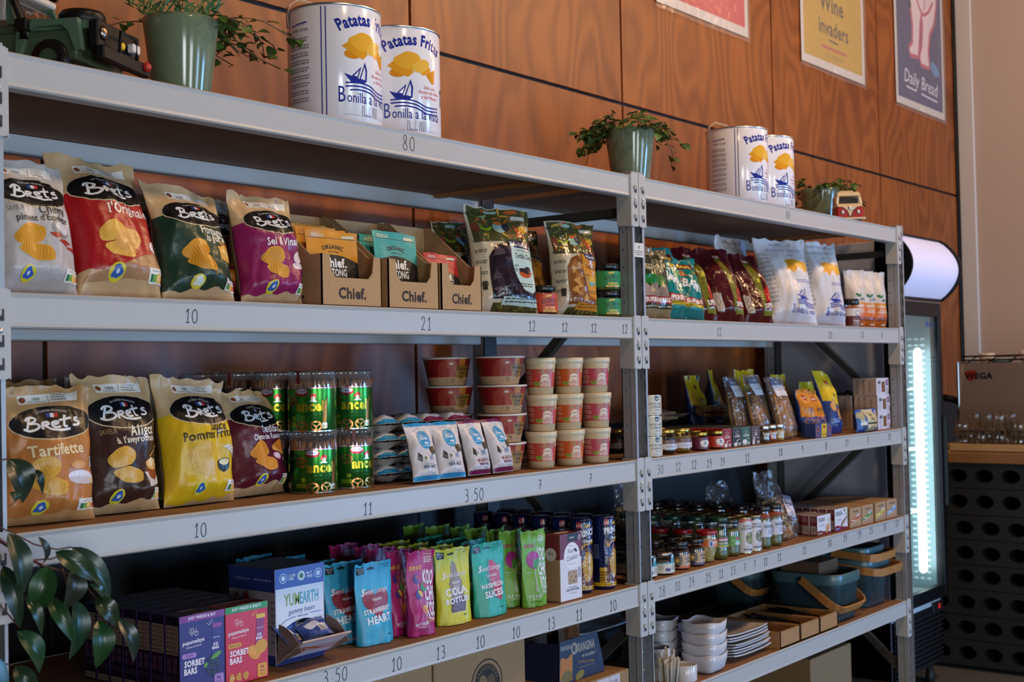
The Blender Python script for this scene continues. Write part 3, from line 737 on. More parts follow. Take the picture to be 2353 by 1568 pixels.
FLAV = {
 'chevre': dict(main='#b9b5b3', lines=[('Chèvre', .13, .55, .058), ("piment d'Espelette", .02, .49, .042)], col='#33352c', sav=(-.28, .555, '#6f6e66'), chips=('#d99a2b', '#b87718'), extra=ex_chevre, skin='#b8b0a8', map='#3160b8'),
 'orig': dict(main='#a8151c', lines=[("l'Originale", .1, .52, .06)], col='#f0dfd0', sav=None, chips=('#e3b24e', '#c98f30'), extra=ex_orig, low=.16),
 'from': dict(main='#1d3b2b', lines=[('Fromage', .1, .53, .056), ('du Jura', .13, .47, .056)], col='#efe4cd', sav=(-.2, .55, '#5d7461'), chips=('#dd9a2c', '#bd7818'), extra=ex_from, map='#dfe6d8'),
 'sel': dict(main='#8b1a55', lines=[('Sel & Vinaigre', .08, .49, .058)], col='#f4e7e2', sav=(-.04, .56, '#a85a80'), chips=('#d99a33', '#b5761d'), extra=ex_sel),
 'tart': dict(main='#b9773c', lines=[('Tartiflette', .0, .48, .07)], col='#f0dcae', sav=(.2, .565, '#d8a05f'), chips=('#dba83f', '#bd8628'), extra=ex_tart, skin='#c0935f'),
 'alig': dict(main='#3a2420', lines=[('Aligot', .14, .54, .064), ("à l'aveyronnaise", .08, .49, .04)], col='#f1e6cf', sav=(-.26, .555, '#a98f68'), chips=('#dfae45', '#bf8a2b'), extra=ex_alig),
 'frit': dict(main='#d8b21a', lines=[('Sauce', .1, .55, .058), ('Pommes Frites', .0, .485, .06)], col='#3b2a12', sav=(-.22, .56, '#e6cf6a'), chips=('#dfb23e', '#c08f28'), extra=ex_frit, low=.03),
 'ched': dict(main='#571228', lines=[('Cheddar', .12, .55, .06), ('Oignon de Roscoff', .06, .485, .046)], col='#f3e8e4', sav=(-.3, .555, '#93566a'), chips=('#dc9334', '#b9721f'), extra=ex_ched, low=.09)}
# ---- round things
def jar(name, label, cat, x, y, z, r, h, glass, cont, lid, labelpaint=None, group=None, lidh=.014, shoulder=.75, fill=.86, a0=-118, lr=None, liq=None, shape=None, lidm=None, top=None):
    """screw-top glass jar: glass, contents, lid, paper label"""
    t = thing(name, label, cat, (x, y, z), 0, group)
    hb = h-lidh; lr = lr or r*.92
    prof = shape or [(r*.86, .0), (r*.97, .004), (r, .012), (r, hb*shoulder), (r*.97, hb*(shoulder+.06)), (lr*.93, hb*(shoulder+.16)), (lr*.92, hb)]
    m = M(); m.lathe([(q*.94-.0004, max(.0022, zz)) for q, zz in prof if zz <= hb*fill]+[(.001, hb*fill)], 20, cont); m.lathe([(.0005, .0022), (prof[0][0]*.94, .0022)], 20, cont)
    m.build('contents', liq or LIQ, t)
    m = M(); m.lathe([(.0005, .0003)]+prof, 24, '#ffffff'); m.build('glass', glass, t)
    m = M(); m.lathe([(lr-.001, hb-.001), (lr, hb), (lr, h-.003), (lr*.97, h-.0006), (lr*.9, h), (lr*.86, h-.0012), (.0005, h-.0012)], 24, lid)
    if top: top(P(m, pl_top(h-.001), 0), lr)
    m.build('lid', lidm or PLAST, t)
    if labelpaint:
        m = M(); p = P(m, cyl(r+.0003, a0), 0, us=.005, sm=True); labelpaint(p, r, h); m.build('paper_label', CARD, t)
    return t
def band(p, r, z0, z1, col, full=1.):
    n = PI*r*full; p.rect(-n, z0, n, z1, col)
def blob(p, x, y, s, col, n=5, seed=1):
    rr = random.Random(seed)
    for k in range(n): p.ell(x+rr.uniform(-1, 1)*s, y+rr.uniform(-.6, .6)*s, s*rr.uniform(.3, .6), s*rr.uniform(.2, .45), col, rr.uniform(0, 3), n=12)
# ---- cartons
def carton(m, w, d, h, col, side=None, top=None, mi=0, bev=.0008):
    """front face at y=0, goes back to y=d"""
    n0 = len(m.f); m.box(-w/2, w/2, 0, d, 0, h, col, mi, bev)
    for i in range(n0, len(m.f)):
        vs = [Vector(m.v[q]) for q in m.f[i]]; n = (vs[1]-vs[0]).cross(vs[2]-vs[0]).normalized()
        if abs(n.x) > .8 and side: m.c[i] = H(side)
        if n.z > .8 and top: m.c[i] = H(top)
# ================================================================ TOP SHELF
Z1 = LV[1]
def olive_tin(name_label, x, y, rz):
    t = thing('crisp_tin', name_label, 'tin', (x, y, Z1), math.radians(rz), 'white crisp tins'); r, h = .107, .262
    m = M(); m.lathe([(.0005, .001), (r-.003, .001), (r, .004), (r, h-.004), (r-.002, h)], 56, '#e9e6ea')
    blue, red = '#2c3591', '#c8402f'
    p = P(m, cyl(r, -90), 0, k0=.0003, us=.005, sm=True)
    base = p.f; p.f = lambda u, v, k: base(u, v*.975+.021 if v > .016 else v+.004, k)
    for q in (0, 1): p.text('Patatas Fritas', 0, .205, .028, '#aab0d8' if q == 0 else blue, 'h', arc=.16, maxw=.158)
    p.ell(-.045, .135, .02, .011, '#d98a1e'); 
    p.poly([(-.07, .152), (-.05, .166), (-.012, .15), (-.006, .137), (-.02, .125), (-.045, .135)], '#e09a22'); p.ell(-.018, .165, .033, .022, '#e8ab34', wob=.08); p.poly([(-.005, .165), (.02, .168), (.045, .15), (.04, .138), (.02, .132), (.005, .142)], '#e3a02b')
    p.poly([(.035, .14), (.062, .152), (.058, .118), (.05, .114), (.03, .132)], '#d98e1e'); p.ell(.015, .155, .026, .015, '#eab648', .4)
    p.poly([(-.066, .09), (-.012, .074), (-.018, .07), (-.05, .07)], blue)
    p.poly([(-.048, .085), (-.024, .108), (-.033, .08)], blue, [[(-.043, .0855), (-.029, .1), (-.034, .084)]]); p.poly([(-.03, .078), (-.014, .12), (-.008, .1), (-.01, .074)], blue, [[(-.026, .08), (-.0155, .11), (-.0125, .098), (-.014, .078)]])
    for k in range(3): p.line(spline([(-.063+(.01 if k == 2 else 0), .068-k*.008), (-.03, .07-k*.008), (0, .066-k*.008), (.03, .055-k*.008), (.072, .057-k*.008)]), .0035, blue)
    p.text('B', -.072, .024, .036, blue, 'r', sx=.62); p.text('onilla a la vista', .008, .024, .024, blue, 'r', sx=.9, maxw=.136)
    p.text('Desde 1932', .0, .011, .007, '#55597e', 'r', sh=.2); p.line([(-.07, .013), (-.03, .013)], .0006, '#55597e'); p.line([(.03, .013), (.07, .013)], .0006, '#55597e')
    for k, s_ in enumerate(('Sólo con', 'Aceite de Oliva', 'y Sal Marina')): p.text(s_, .04, .1-k*.012, .0075, red, 'r', sh=.25)
    p.f = base
    p.line([(.097, .12), (.097, .085)], .005, '#4a4a4a'); p.ell(.097, .122, .005, .007, '#4a4a4a')
    for u in (-.105, -.115): p.line([(u, .003), (u, h-.004)], .0022, blue)
    for k in range(9): p.greek(-.205, .19-k*.017, -.145, .0035, 2, '#8a8390', k)
    p.text('Bonilla a la vista', -.172, .207, .008, '#4a4674', 'r', maxw=.05); p.line([(-.2, .222), (-.15, .226)], .003, blue)
    for k in range(5): p.line([(.16, .06+.02*k), (.21, .06+.02*k)], .0008, '#6a6470')
    p.rect(.16, .03, .21, .05, '#4c4650'); p.bars(.165, .14, .2, .17, 3)
    m.build('tin_body', TIN, t)
    m = M(); m.lathe([(r-.002, h-.001), (r+.0015, h), (r+.0015, h+.004), (r-.002, h+.005), (r-.004, h+.001), (.0005, h+.001)], 56, '#dcdcdc'); m.build('lid', METAL, t)
    m = M(); a = math.radians(150); px, py = math.cos(a)*(r+.002), math.sin(a)*(r+.002); qx, qy = math.cos(a-2.2)*(r-.02), math.sin(a-2.2)*(r-.02)
    m.tube([(px, py, h-.035), (px*1.01, py*1.01, h-.01), (px*.98, py*.98, h+.014), (px*.8+qx*.1, py*.8+qy*.1, h+.034), (px*.4+qx*.3, py*.4+qy*.3, h+.028), (qx*.4, qy*.4, h+.004)], 0, '#d9cdc2', flat=(.008, .0007), up=(-math.sin(a), math.cos(a), 0)); m.build('carry_strap', PAPER, t)
    return t
olive_tin('large white crisp tin on the near bay, left of its partner, seam facing out', .882, .118, 2)
olive_tin('large white crisp tin on the near bay, right of its partner, above the price 80', 1.112, .142, -21)
olive_tin('large white crisp tin on the far bay top, left of its partner, nutrition panel showing', 2.832, .14, -3)
olive_tin('large white crisp tin on the far bay top standing beside the small ivy pot', 3.055, .15, -8)
def leafv(m, c, d, n, L, Wd, col, mi=0, fold=.25, tip=True, curl=.0):
    """leaf blade from its stalk point c along d with face normal n"""
    d = d.normalized(); s = d.cross(n)
    if s.length < 1e-4: s = d.orthogonal()
    s.normalize(); n = s.cross(d)
    ts = (0, .12, .35, .6, .82, 1); ws = (.12, .75, 1, .78, .36, .02)
    vs = []
    for t, w in zip(ts, ws):
        ce = c+d*(L*t)-n*(curl*L*t*t)
        vs += [ce-s*(Wd/2*w)+n*(fold*Wd*w*.4), ce, ce+s*(Wd/2*w)+n*(fold*Wd*w*.4)]
    fs = []
    for k in range(5): b = 3*k; fs += [(b, b+1, b+4, b+3), (b+1, b+2, b+5, b+4)]
    m.add(vs, fs, col, mi, True)
def ivy(m, rnd, rim, z, n, rise, reach, lw, bias=None, leaves=9, droop=1.):
    for k in range(n):
        a = rnd.uniform(0, 2*PI) if bias is None or rnd.random() < .45 else rnd.gauss(bias, .5)
        L = reach*rnd.uniform(.45, 1.1); up = rise*rnd.uniform(.3, 1.1); dr = rnd.uniform(.1, 1.)*droop
        q = []
        for i in range(leaves+1):
            t = i/leaves; rr = rim*.55+L*t+.01*math.sin(t*6+k)
            q.append(Vector((rr*math.cos(a+.3*math.sin(3*t+k)), rr*math.sin(a+.3*math.sin(3*t+k)), z+up*math.sin(min(1, t*1.4)*PI*.75)-dr*L*t*t*.9)))
        m.tube(q, .0013, '#4c3a1e', 1, 5)
        for i in range(1, leaves+1):
            for sgn in (-1, 1):
                if rnd.random() < .2: continue
                d = Vector((math.cos(a+sgn*rnd.uniform(.5, 1.5)), math.sin(a+sgn*rnd.uniform(.5, 1.5)), rnd.uniform(-.7, .35)))
                g = rnd.random(); col = (.035+.05*g, .075+.10*g, .018+.015*g)
                l = lw*rnd.uniform(.6, 1.15)
                c = q[i]+d*.008
                leafv(m, c, d, Vector((rnd.uniform(-.5, .5), rnd.uniform(-.9, .1), .8)), l, l*.8, col, 0, .3, curl=.2)
def pot_plant(label, x, y, r, h, seed, nst, rise, reach, lw, bias=None, fern=False, droop=1.):
    t = thing('potted_ivy', label, 'potted plant', (x, y, Z1), 0, 'trailing ivy in green glazed pots'); rnd = random.Random(seed)
    m = M(); m.lathe([(.0005, .009), (r*.7, .009), (r*.73, .014), (r*.98, h-.012), (r, h), (r*.955, h), (r*.93, h-.02), (r*.9, h-.025)], 40, '#6f7d63'); m.build('pot', CERAM, t)
    m = M(); m.lathe([(r*.93, h-.024), (.0005, h-.02)], 24, '#2a1d14'); m.build('soil', BOARD, t)
    m = M(); m.lathe([(.0005, .0), (r*.8, .0), (r*.86, .004), (r*.9, .018), (r*.885, .018), (r*.84, .006), (.0005, .004)], 40, '#ffffff'); m.build('glass_saucer', GLASS, t)
    m = M(); ivy(m, rnd, r, h-.012, nst, rise, reach, lw, bias, droop=droop)
    if fern:
        for k in range(46):
            a = rnd.uniform(0, 2*PI); q = Vector((math.cos(a)*r*.5, math.sin(a)*r*.5, h-.01)); d = Vector((math.cos(a)*.8-.3, math.sin(a)*.8, rnd.uniform(.5, 1.6)))
            for i in range(7): leafv(m, q+d*(.012*i), Vector((rnd.uniform(-1, 1), rnd.uniform(-1, 1), .6)), Vector((0, -1, .3)), .028, .006, (.04, .1+.05*rnd.random(), .025), 0)
    m.build('foliage', [GREENL, LEAF], t)
    return t
pot_plant('large green glazed pot with wiry trailing ivy between the model jeep and the white tins', .515, .2, .079, .192, 5, 13, .05, .2, .03, -.1, True, .45)
pot_plant('green glazed pot of leafy ivy standing over the middle upright', 2.165, .15, .078, .178, 11, 26, .06, .13, .031)
pot_plant('green glazed pot of ivy at the far end beside the red and cream toy van', 3.735, .25, .08, .165, 23, 26, .05, .13, .03, -.2)
def model_jeep():
    t = thing('model_car', 'sage green off-road model car with black roof rack and spare wheel on the bonnet', 'model car', (.29, .088, Z1+.0025), math.radians(-64)); t.scale = (1.1, 1.1, 1.1); G = '#46573f'; G2 = '#54705a'
    m = M(); hw = .078
    m.box(-.47, -.04, -hw, hw, .032, .085, G, 0, .004); m.box(-.47, -.15, -hw, hw, .085, .098, G, 0, .003)
    # bonnet and wings
    m.hexa([(-.15, -hw, .085), (-.02, -hw+.01, .085), (-.02, hw-.01, .085), (-.15, hw, .085)], [(-.15, -hw, .108), (-.022, -hw+.012, .1), (-.022, hw-.012, .1), (-.15, hw, .108)], G2)
    for s in (-1, 1):
        for x in (-.09,): 
            pts = [(x-.052, .045), (x-.04, .082), (x-.022, .09), (x+.024, .09), (x+.038, .078), (x+.05, .045), (x+.062, .045), (x+.055, .1), (x-.06, .1), (x-.062, .045)]
            m.holed([pts], lambda a, b, d: (a, s*(hw+.006-d), b), .012, G2)
    for x, w in ((-.16, .018), (-.29, .02), (-.43, .02)):   # pillars
        for s in (-1, 1): m.hexa([(x-w/2, s*hw-.005, .098), (x+w/2, s*hw-.005, .098), (x+w/2, s*hw+.005, .098), (x-w/2, s*hw+.005, .098)], [(x-w/2-(.025 if x > -.2 else 0), s*.07-.005, .168), (x+w/2-(.025 if x > -.2 else 0), s*.07-.005, .168), (x+w/2-(.025 if x > -.2 else 0), s*.07+.005, .168), (x-w/2-(.025 if x > -.2 else 0), s*.07+.005, .168)], G2)
    m.build('body', PLAST, t)
    m = M(); m.box(-.47, -.17, -.074, .074, .165, .178, '#d8cdbd', 0, .003); m.build('roof', PLAST, t)
    m = M()
    for x in (-.45, -.39, -.33, -.27, -.21): m.box(x-.003, x+.003, -.08, .08, .186, .191, '#15120f')
    for y in (-.078, -.03, .03, .076): m.box(-.47, -.17, y-.003, y+.003, .182, .188, '#15120f')
    m.box(-.47, -.17, -.082, -.077, .19, .2, '#15120f'); m.box(-.46, -.3, -.05, .03, .191, .215, '#2a1d14', 0, .006)
    m.build('roof_rack', BLACKP, t)
    m = M()
    for y in (-.06, -.035, .035, .06): m.lathe([(.0005, -.006), (.011, -.004), (.012, .004), (.0005, .006)], 12, '#c9c2b8', cx=0, cy=0); 
    m.v = []; m.f = []; m.c = []; m.m = []; m.s = []
    for y in (-.062, -.036, .036, .062): m = M(); m.ball((-.163, y, .196), .0115, '#a9a29a', sx=.6); m.build('roof_lamp', METAL, t)
    m = M(); m.box(-.305, -.17, -.088, -.08, .105, .15, '#a5a19d', 0, .002); p = P(m, pl_front(-.088))
    for i in range(8):
        for j in range(3): p.ell(-.29+.015*i, .114+.013*j, .0028, .004, '#3c3a38', n=8)
    m.build('traction_board', PLAST, t)
    m = M(); m.tube([(-.135, -.085, .07), (-.135, -.088, .1), (-.165, -.084, .165), (-.18, -.082, .2)], .0075, '#14120f', 0, 8); m.box(-.146, -.124, -.096, -.078, .082, .104, '#14120f', 0, .002); m.build('snorkel', BLACKP, t)
    m = M(); m.hexa([(-.158, -.066, .108), (-.15, -.066, .108), (-.15, .066, .108), (-.158, .066, .108)], [(-.188, -.06, .165), (-.182, -.06, .165), (-.182, .06, .165), (-.188, .06, .165)], '#8d7f6a'); m.build('windscreen', GLASS, t)
    m = M(); m.box(-.42, -.2, -.06, .06, .1, .155, '#1a1613', 0, .004); m.build('cabin_interior', BLACKP, t)
    for x in (-.09, -.37):
        for s in (-1, 1):
            m = M(); c = Matrix.Translation((x, s*.07, .034)) @ Matrix.Rotation(PI/2*s, 4, 'X')
            m.lathe([(.018, -.014), (.032, -.014), (.035, -.008), (.035, .008), (.032, .014), (.022, .014), (.021, .01)], 24, '#14110f'); m.lathe([(.021, .011), (.0005, .008)], 20, '#2a3a30')
            for k in range(8): a = k*PI/4; m.tube([(0, 0, .011), (.02*math.cos(a), .02*math.sin(a), .011)], .0018, '#7b9b86', 0, 5)
            m.tube([(.0205*math.cos(k*PI/10), .0205*math.sin(k*PI/10), .0115) for k in range(21)], .002, '#7b9b86', 0, 5)
            m.v = [tuple(c @ Vector(v)) for v in m.v]; m.build('wheel', BLACKP, t)
    m = M(); m.lathe([(.012, .108), (.036, .108), (.04, .114), (.04, .126), (.036, .132), (.024, .132), (.02, .126), (.0005, .126)], 26, '#13110f', cx=-.075, cy=0); m.build('spare_wheel', BLACKP, t)
    m = M(); m.box(-.022, -.004, -.072, .072, .05, .1, '#131313', 0, .003); m.box(-.004, .012, -.08, .08, .028, .052, '#161616', 0, .003)
    m.tube([(.012, -.03, .05), (.016, -.03, .085), (.012, .03, .085), (.012, .03, .05)], .003, '#181818', 0, 6); m.build('front_bumper', BLACKP, t)
    for s in (-1, 1): m = M(); m.ball((-.003, s*.054, .078), .013, '#8f7f72', sx=.5); m.build('headlamp', METAL, t)
    m = M(); m.ball((.013, -.02, .062), .007, '#e3b314', sx=.6); m.build('spot_lamp', PLAST, t)
    m = M(); m.box(-.001, .012, .02, .045, .062, .078, '#d9d6d0', 0, .002); m.ball((.014, .062, .045), .009, '#b32a22'); m.build('winch', PLAST, t)
model_jeep()
def toy_van():
    t = thing('toy_van', 'small red and cream toy camper van at the far end of the top shelf', 'toy van', (3.572, .05, Z1), math.radians(-56))
    m = M(); m.box(-.05, .05, -.005, .12, .014, .062, '#a81d1d', 0, .005); m.hexa([(-.05, -.003, .062), (.05, -.003, .062), (.05, .12, .062), (-.05, .12, .062)], [(-.046, .008, .074), (.046, .008, .074), (.048, .12, .074), (-.048, .12, .074)], '#dcc9a6')
    p = P(m, pl_front(-.005)); p.poly([(-.049, .062), (-.03, .058), (-.012, .042), (-.004, .018), (.004, .018), (.012, .042), (.03, .058), (.049, .062)], '#3a1412'); p.poly([(-.049, .062), (-.028, .0605), (-.01, .046), (0, .02), (.01, .046), (.028, .0605), (.049, .062)], '#dcc9a6')
    m.build('body', PLAST, t)
    m = M()
    for s in (-1, 1):
        m.hexa([(s*.046-.004, .006, .074), (s*.046+.004, .006, .074), (s*.046+.004, .016, .074), (s*.046-.004, .016, .074)], [(s*.04-.004, .02, .108), (s*.04+.004, .02, .108), (s*.04+.004, .03, .108), (s*.04-.004, .03, .108)], '#dcc9a6')
        for y in (.05, .08, .11): m.box(s*.044-.003, s*.044+.003, y-.004, y+.004, .074, .108, '#dcc9a6')
    m.hexa([(-.046, .014, .106), (.046, .014, .106), (.046, .12, .106), (-.046, .12, .106)], [(-.04, .024, .122), (.04, .024, .122), (.04, .12, .122), (-.04, .12, .122)], '#dcc9a6'); m.box(-.034, .02, .03, .11, .122, .128, '#d5c19c', 0, .002)
    m.build('roof', PLAST, t)
    m = M(); m.hexa([(-.042, .009, .075), (.042, .009, .075), (.042, .011, .075), (-.042, .011, .075)], [(-.037, .022, .107), (.037, .022, .107), (.037, .024, .107), (-.037, .024, .107)], '#8c7c6c'); m.build('windscreen', GLASS, t)
    m = M(); m.box(-.04, .04, .04, .11, .075, .1, '#4a3a2c', 0, .003); m.build('interior', PLAST, t)
    for s in (-1, 1): m = M(); m.ball((s*.03, -.006, .04), .0085, '#b9b4b0', sy=.4); m.build('headlamp', METAL, t)
    m = M(); m.ball((0, -.006, .056), .0085, '#c3c8ce', sy=.35); m.build('emblem', METAL, t)
    m = M(); m.box(-.058, .058, -.014, -.002, .01, .018, '#d9cbb0', 0, .002); m.build('bumper', PLAST, t)
    for x in (-.04, .04):
        for y in (.03, .1): m = M(); c = Matrix.Translation((x, y, .013)) @ Matrix.Rotation(PI/2, 4, 'Y'); m.lathe([(.0005, -.007), (.013, -.007), (.013, .007), (.0005, .007)], 16, '#1b1614'); m.v = [tuple(c @ Vector(v)) for v in m.v]; m.build('wheel', BLACKP, t)
toy_van()
# ================================================================ POSTERS ON THE WALL
def poster(label, x0, x1, z0, z1, bg, draw, rim='#d6cdc4'):
    t = thing('poster', label, 'poster', (x0, WY, z0)); w, h = x1-x0, z1-z0
    m = M(); m.box(0, w, -.008, -.0065, .02, h, rim); p = P(m, pl_front(-.008), 0)
    p.rect(.03, .06, w-.03, h-.03, bg); draw(p, w, h); m.build('print', PAPER, t)
    m = M(); m.grid(lambda u, v: (u*(w+.02)-.01, -.011-.008*math.sin(v*2.2+u)*math.sin(v*3)-.004*math.sin(u*9+v*4)*(1-v), v*(h+.0)-.004), 16, 20, '#ffffff'); m.build('clear_sleeve', SLEEVE, t)
def d_red(p, w, h): p.line(spline([(w*.42, .33), (w*.45, .22), (w*.5, .2), (w*.54, .27), (w*.57, .2), (w*.62, .19), (w*.66, .27), (w*.7, .19), (w*.76, .18), (w*.8, .27), (w*.82, .18), (w*.88, .2)]), .022, '#5a2730')
def d_yel(p, w, h):
    p.text('Wine', w*.48, .32, .085, '#4b4639', 'b', sx=1.0); p.text('invaders', w*.5, .2, .075, '#4b4639', 'b', sx=.95, maxw=w*.7); p.line([(w*.42, .175), (w*.56, .17)], .01, '#4b4639')
    p.rect(w*.3, .125, w*.7, .142, '#b86a52'); p.text('LOS ANGELES', w*.5, .082, .024, '#8d7a3a', 'r', maxw=w*.4)
    p.line(spline([(w*.36, .72), (w*.46, .58), (w*.5, .45)]), .03, '#6e8bb0'); p.line(spline([(w*.46, .75), (w*.6, .62), (w*.55, .52)]), .02, '#5b6f92')
def d_blue(p, w, h):
    sk, pk = '#e9d3d3', '#c25a70'
    lg = [(.3, .75), (.34, .58), (.37, .45), (.36, .3), (.28, .24), (.3, .21), (.45, .22), (.47, .3), (.5, .48), (.55, .62), (.58, .48), (.55, .3), (.5, .22), (.52, .17), (.68, .17), (.66, .3), (.7, .45), (.8, .55), (.86, .72), (.86, .95), (.2, .95)]
    p.line([(x*w, z*.72+.18) for x, z in lg], .05, pk, True); p.poly([(x*w, z*.72+.18) for x, z in lg], sk)
    p.line(spline([(.42*w, .7), (.55*w, .6), (.68*w, .62), (.8*w, .7)]), .02, pk); p.line(spline([(.5*w, .78), (.62*w, .7), (.6*w, .62)]), .012, pk)
    for k in range(5): p.ell((.38+.03*(k % 2))*w, .66+.03*k, .02, .01, '#3b4636', .8)
    p.ell(.8*w, .3, .07, .035, '#5b93b8', -.3); p.text('Daily Bread', w*.5, .15, .075, '#e6e4e6', 'r', sh=.15, maxw=w*.78, rot=-.03); p.line([(w*.2, .132), (w*.4, .126)], .009, '#e6e4e6'); p.line([(w*.5, .122), (w*.84, .112)], .009, '#e6e4e6')
poster('red poster with dark script in a clear sleeve, leftmost of the wall posters', 3.22, 3.99, 2.9, 3.75, '#c8454a', d_red)
poster('yellow wine poster with grey script in a clear sleeve, middle of the wall posters', 4.53, 5.28, 2.9, 3.9, '#c39c38', d_yel)
poster('blue poster of a pale pink outlined figure, hung nearest the corner', 5.71, 6.46, 2.88, 3.9, '#44486f', d_blue)
# ================================================================ SECOND SHELF, NEAR BAY
crisp_bag('chevre', 'silver-grey ridged crisp packet with red chillies, first on the second shelf', .088, .068, 2, .178, .252, .075, 12, 0, 1, tilt=-.02)
crisp_bag('orig', 'tall red crisp packet with a wide kraft top leaning back beside the silver one', .272, .072, 2, .19, .295, .085, 21, 0, 2, tilt=-.02)
crisp_bag('from', 'dark green crisp packet between the red one and the magenta one', .452, .07, 2, .178, .243, .075, 15, 0, 3, tilt=-.06)
crisp_bag('sel', 'magenta crisp packet beside the carton of orange pouches', .64, .068, 2, .172, .24, .075, 11, 0, 4, tilt=-.02)
crisp_bag('sel', 'magenta crisp packet in shadow, behind the gap between the green and magenta packets', .64, .22, 2, .15, .25, .06, 10, 0, 5)
crisp_bag('from', 'dark green crisp packet in shadow directly behind the front green one', .46, .22, 2, .16, .24, .06, 10, 0, 6)
# ---- open display cartons with pouches
KB = '#b08a5e'
def display_box(label, x, w, dpt, y=.02, lip=.062, side=.112, back=.222):
    t = thing('display_carton', label, 'display carton', (x, y, LV[2]), 0, 'kraft display cartons'); z = .001; T = .003
    m = M(); c = KB
    # front wall with a stepped cut-out
    k = .032; pts = [(-w/2, 0), (w/2, 0), (w/2, side), (w/2-k*.75, side), (w/2-k*.9, lip+.014), (w/2-k*1.3, lip), (-w/2+k*1.3, lip), (-w/2+k*.9, lip+.014), (-w/2+k*.75, side), (-w/2, side)]
    m.holed([pts], lambda a, b, d: (a, d, b+z), T, c)
    for s in (-1, 1):
        sp = [(0, 0), (dpt, 0), (dpt, back), (dpt-.02, back), (.035, side), (0, side)]
        m.holed([sp], lambda a, b, d: (s*(w/2-d), a, b+z), T, c)
    m.holed([[(-w/2, 0), (w/2, 0), (w/2, back), (-w/2, back)]], lambda a, b, d: (a, dpt-d, b+z), T, c)
    m.box(-w/2, w/2, 0, dpt, 0, .003, c)
    p = P(m, pl_front(0), 0); p.text('Chief.', 0, .018, .024, '#33241d', 'h', maxw=w*.5)
    p = P(m, pl_left(-w/2), 0); p.text('Chief.', -dpt*.5, .02, .026, '#2c1e17', 'h')
    m.build('carton', KRAFT, t)
    return t
display_box('open kraft display carton holding orange pouches, leftmost of the three', .830, .184, .2)
display_box('open kraft display carton holding teal pouches, middle of the three', 1.030, .172, .2)
display_box('open kraft display carton holding red pouches, rightmost of the three', 1.201, .15, .19)
def jerky(x, y, z, rz, w, h, col, label, group, lean=8, seed=1, roll=0):
    b = Bag(w, h, .022, lean, seed, pouch=True, wr=.45, roll=roll); b.mesh(col, col, nu=16, nv=22); p = b.paint()
    p.poly([(-w*.49, .004)]+[(w*.49, .004), (w*.49, h*.58)]+[(w*.49-w*.98*i/10, h*.58+h*.1*math.sin(PI*i/10)) for i in range(1, 10)]+[(-w*.49, h*.58)], '#15161a')
    p.text('ORGANIC', 0, h*.76, h*.058, '#20201c', 'h', arc=w*.55, maxw=w*.4); p.text('GRASS-FED BEEF', 0, h*.71, h*.018, '#20201c', 'b', arc=w*.55)
    p.text('Chief.', 0, h*.51, h*.125, '#e8e6e0', 'h', maxw=w*.5); p.text('BILTONG', 0, h*.385, h*.1, '#e8e6e0', 'b', sx=.75, maxw=w*.46)
    p.line([(-w*.48, h*.9), (w*.48, h*.9)], .0012, '#4b4b40'); p.greek(-w*.4, h*.94, -w*.15, h*.015, 2, '#e0d7b8', 2); p.rect(w*.2, h*.91, w*.42, h*.95, '#cfc9a8')
    o = b.done('jerky_pouch', MATTE, label, 'snack pouch', x, y, z, rz, group); return o
for k in range(4):
    jerky(.828-.004*k, .068+.026*k, LV[2]+.004, -2+2*k, .15, .168+.008*k, '#cf8a1e', 'orange pouch in the leftmost kraft carton, '+ORD[k]+' from the front', 'orange pouches', 6, k+2)
for k in range(3):
    jerky(1.036-.007*k, .072+.034*k, LV[2]+.004, (0, 2, 3)[k], .145, .182-.006*k, '#3f9c93', 'teal pouch in the middle kraft carton, '+ORD[k]+' from the front', 'teal pouches', 7, k+8, roll=(2, 0, -1)[k])
for k in range(2):
    jerky(1.2-.003*k, .06+.03*k, LV[2]+.004, 1, .118, .142, '#b5262f', 'red pouch in the rightmost kraft carton, '+ORD[k]+' from the front', 'red pouches', 14, k+12, roll=2)
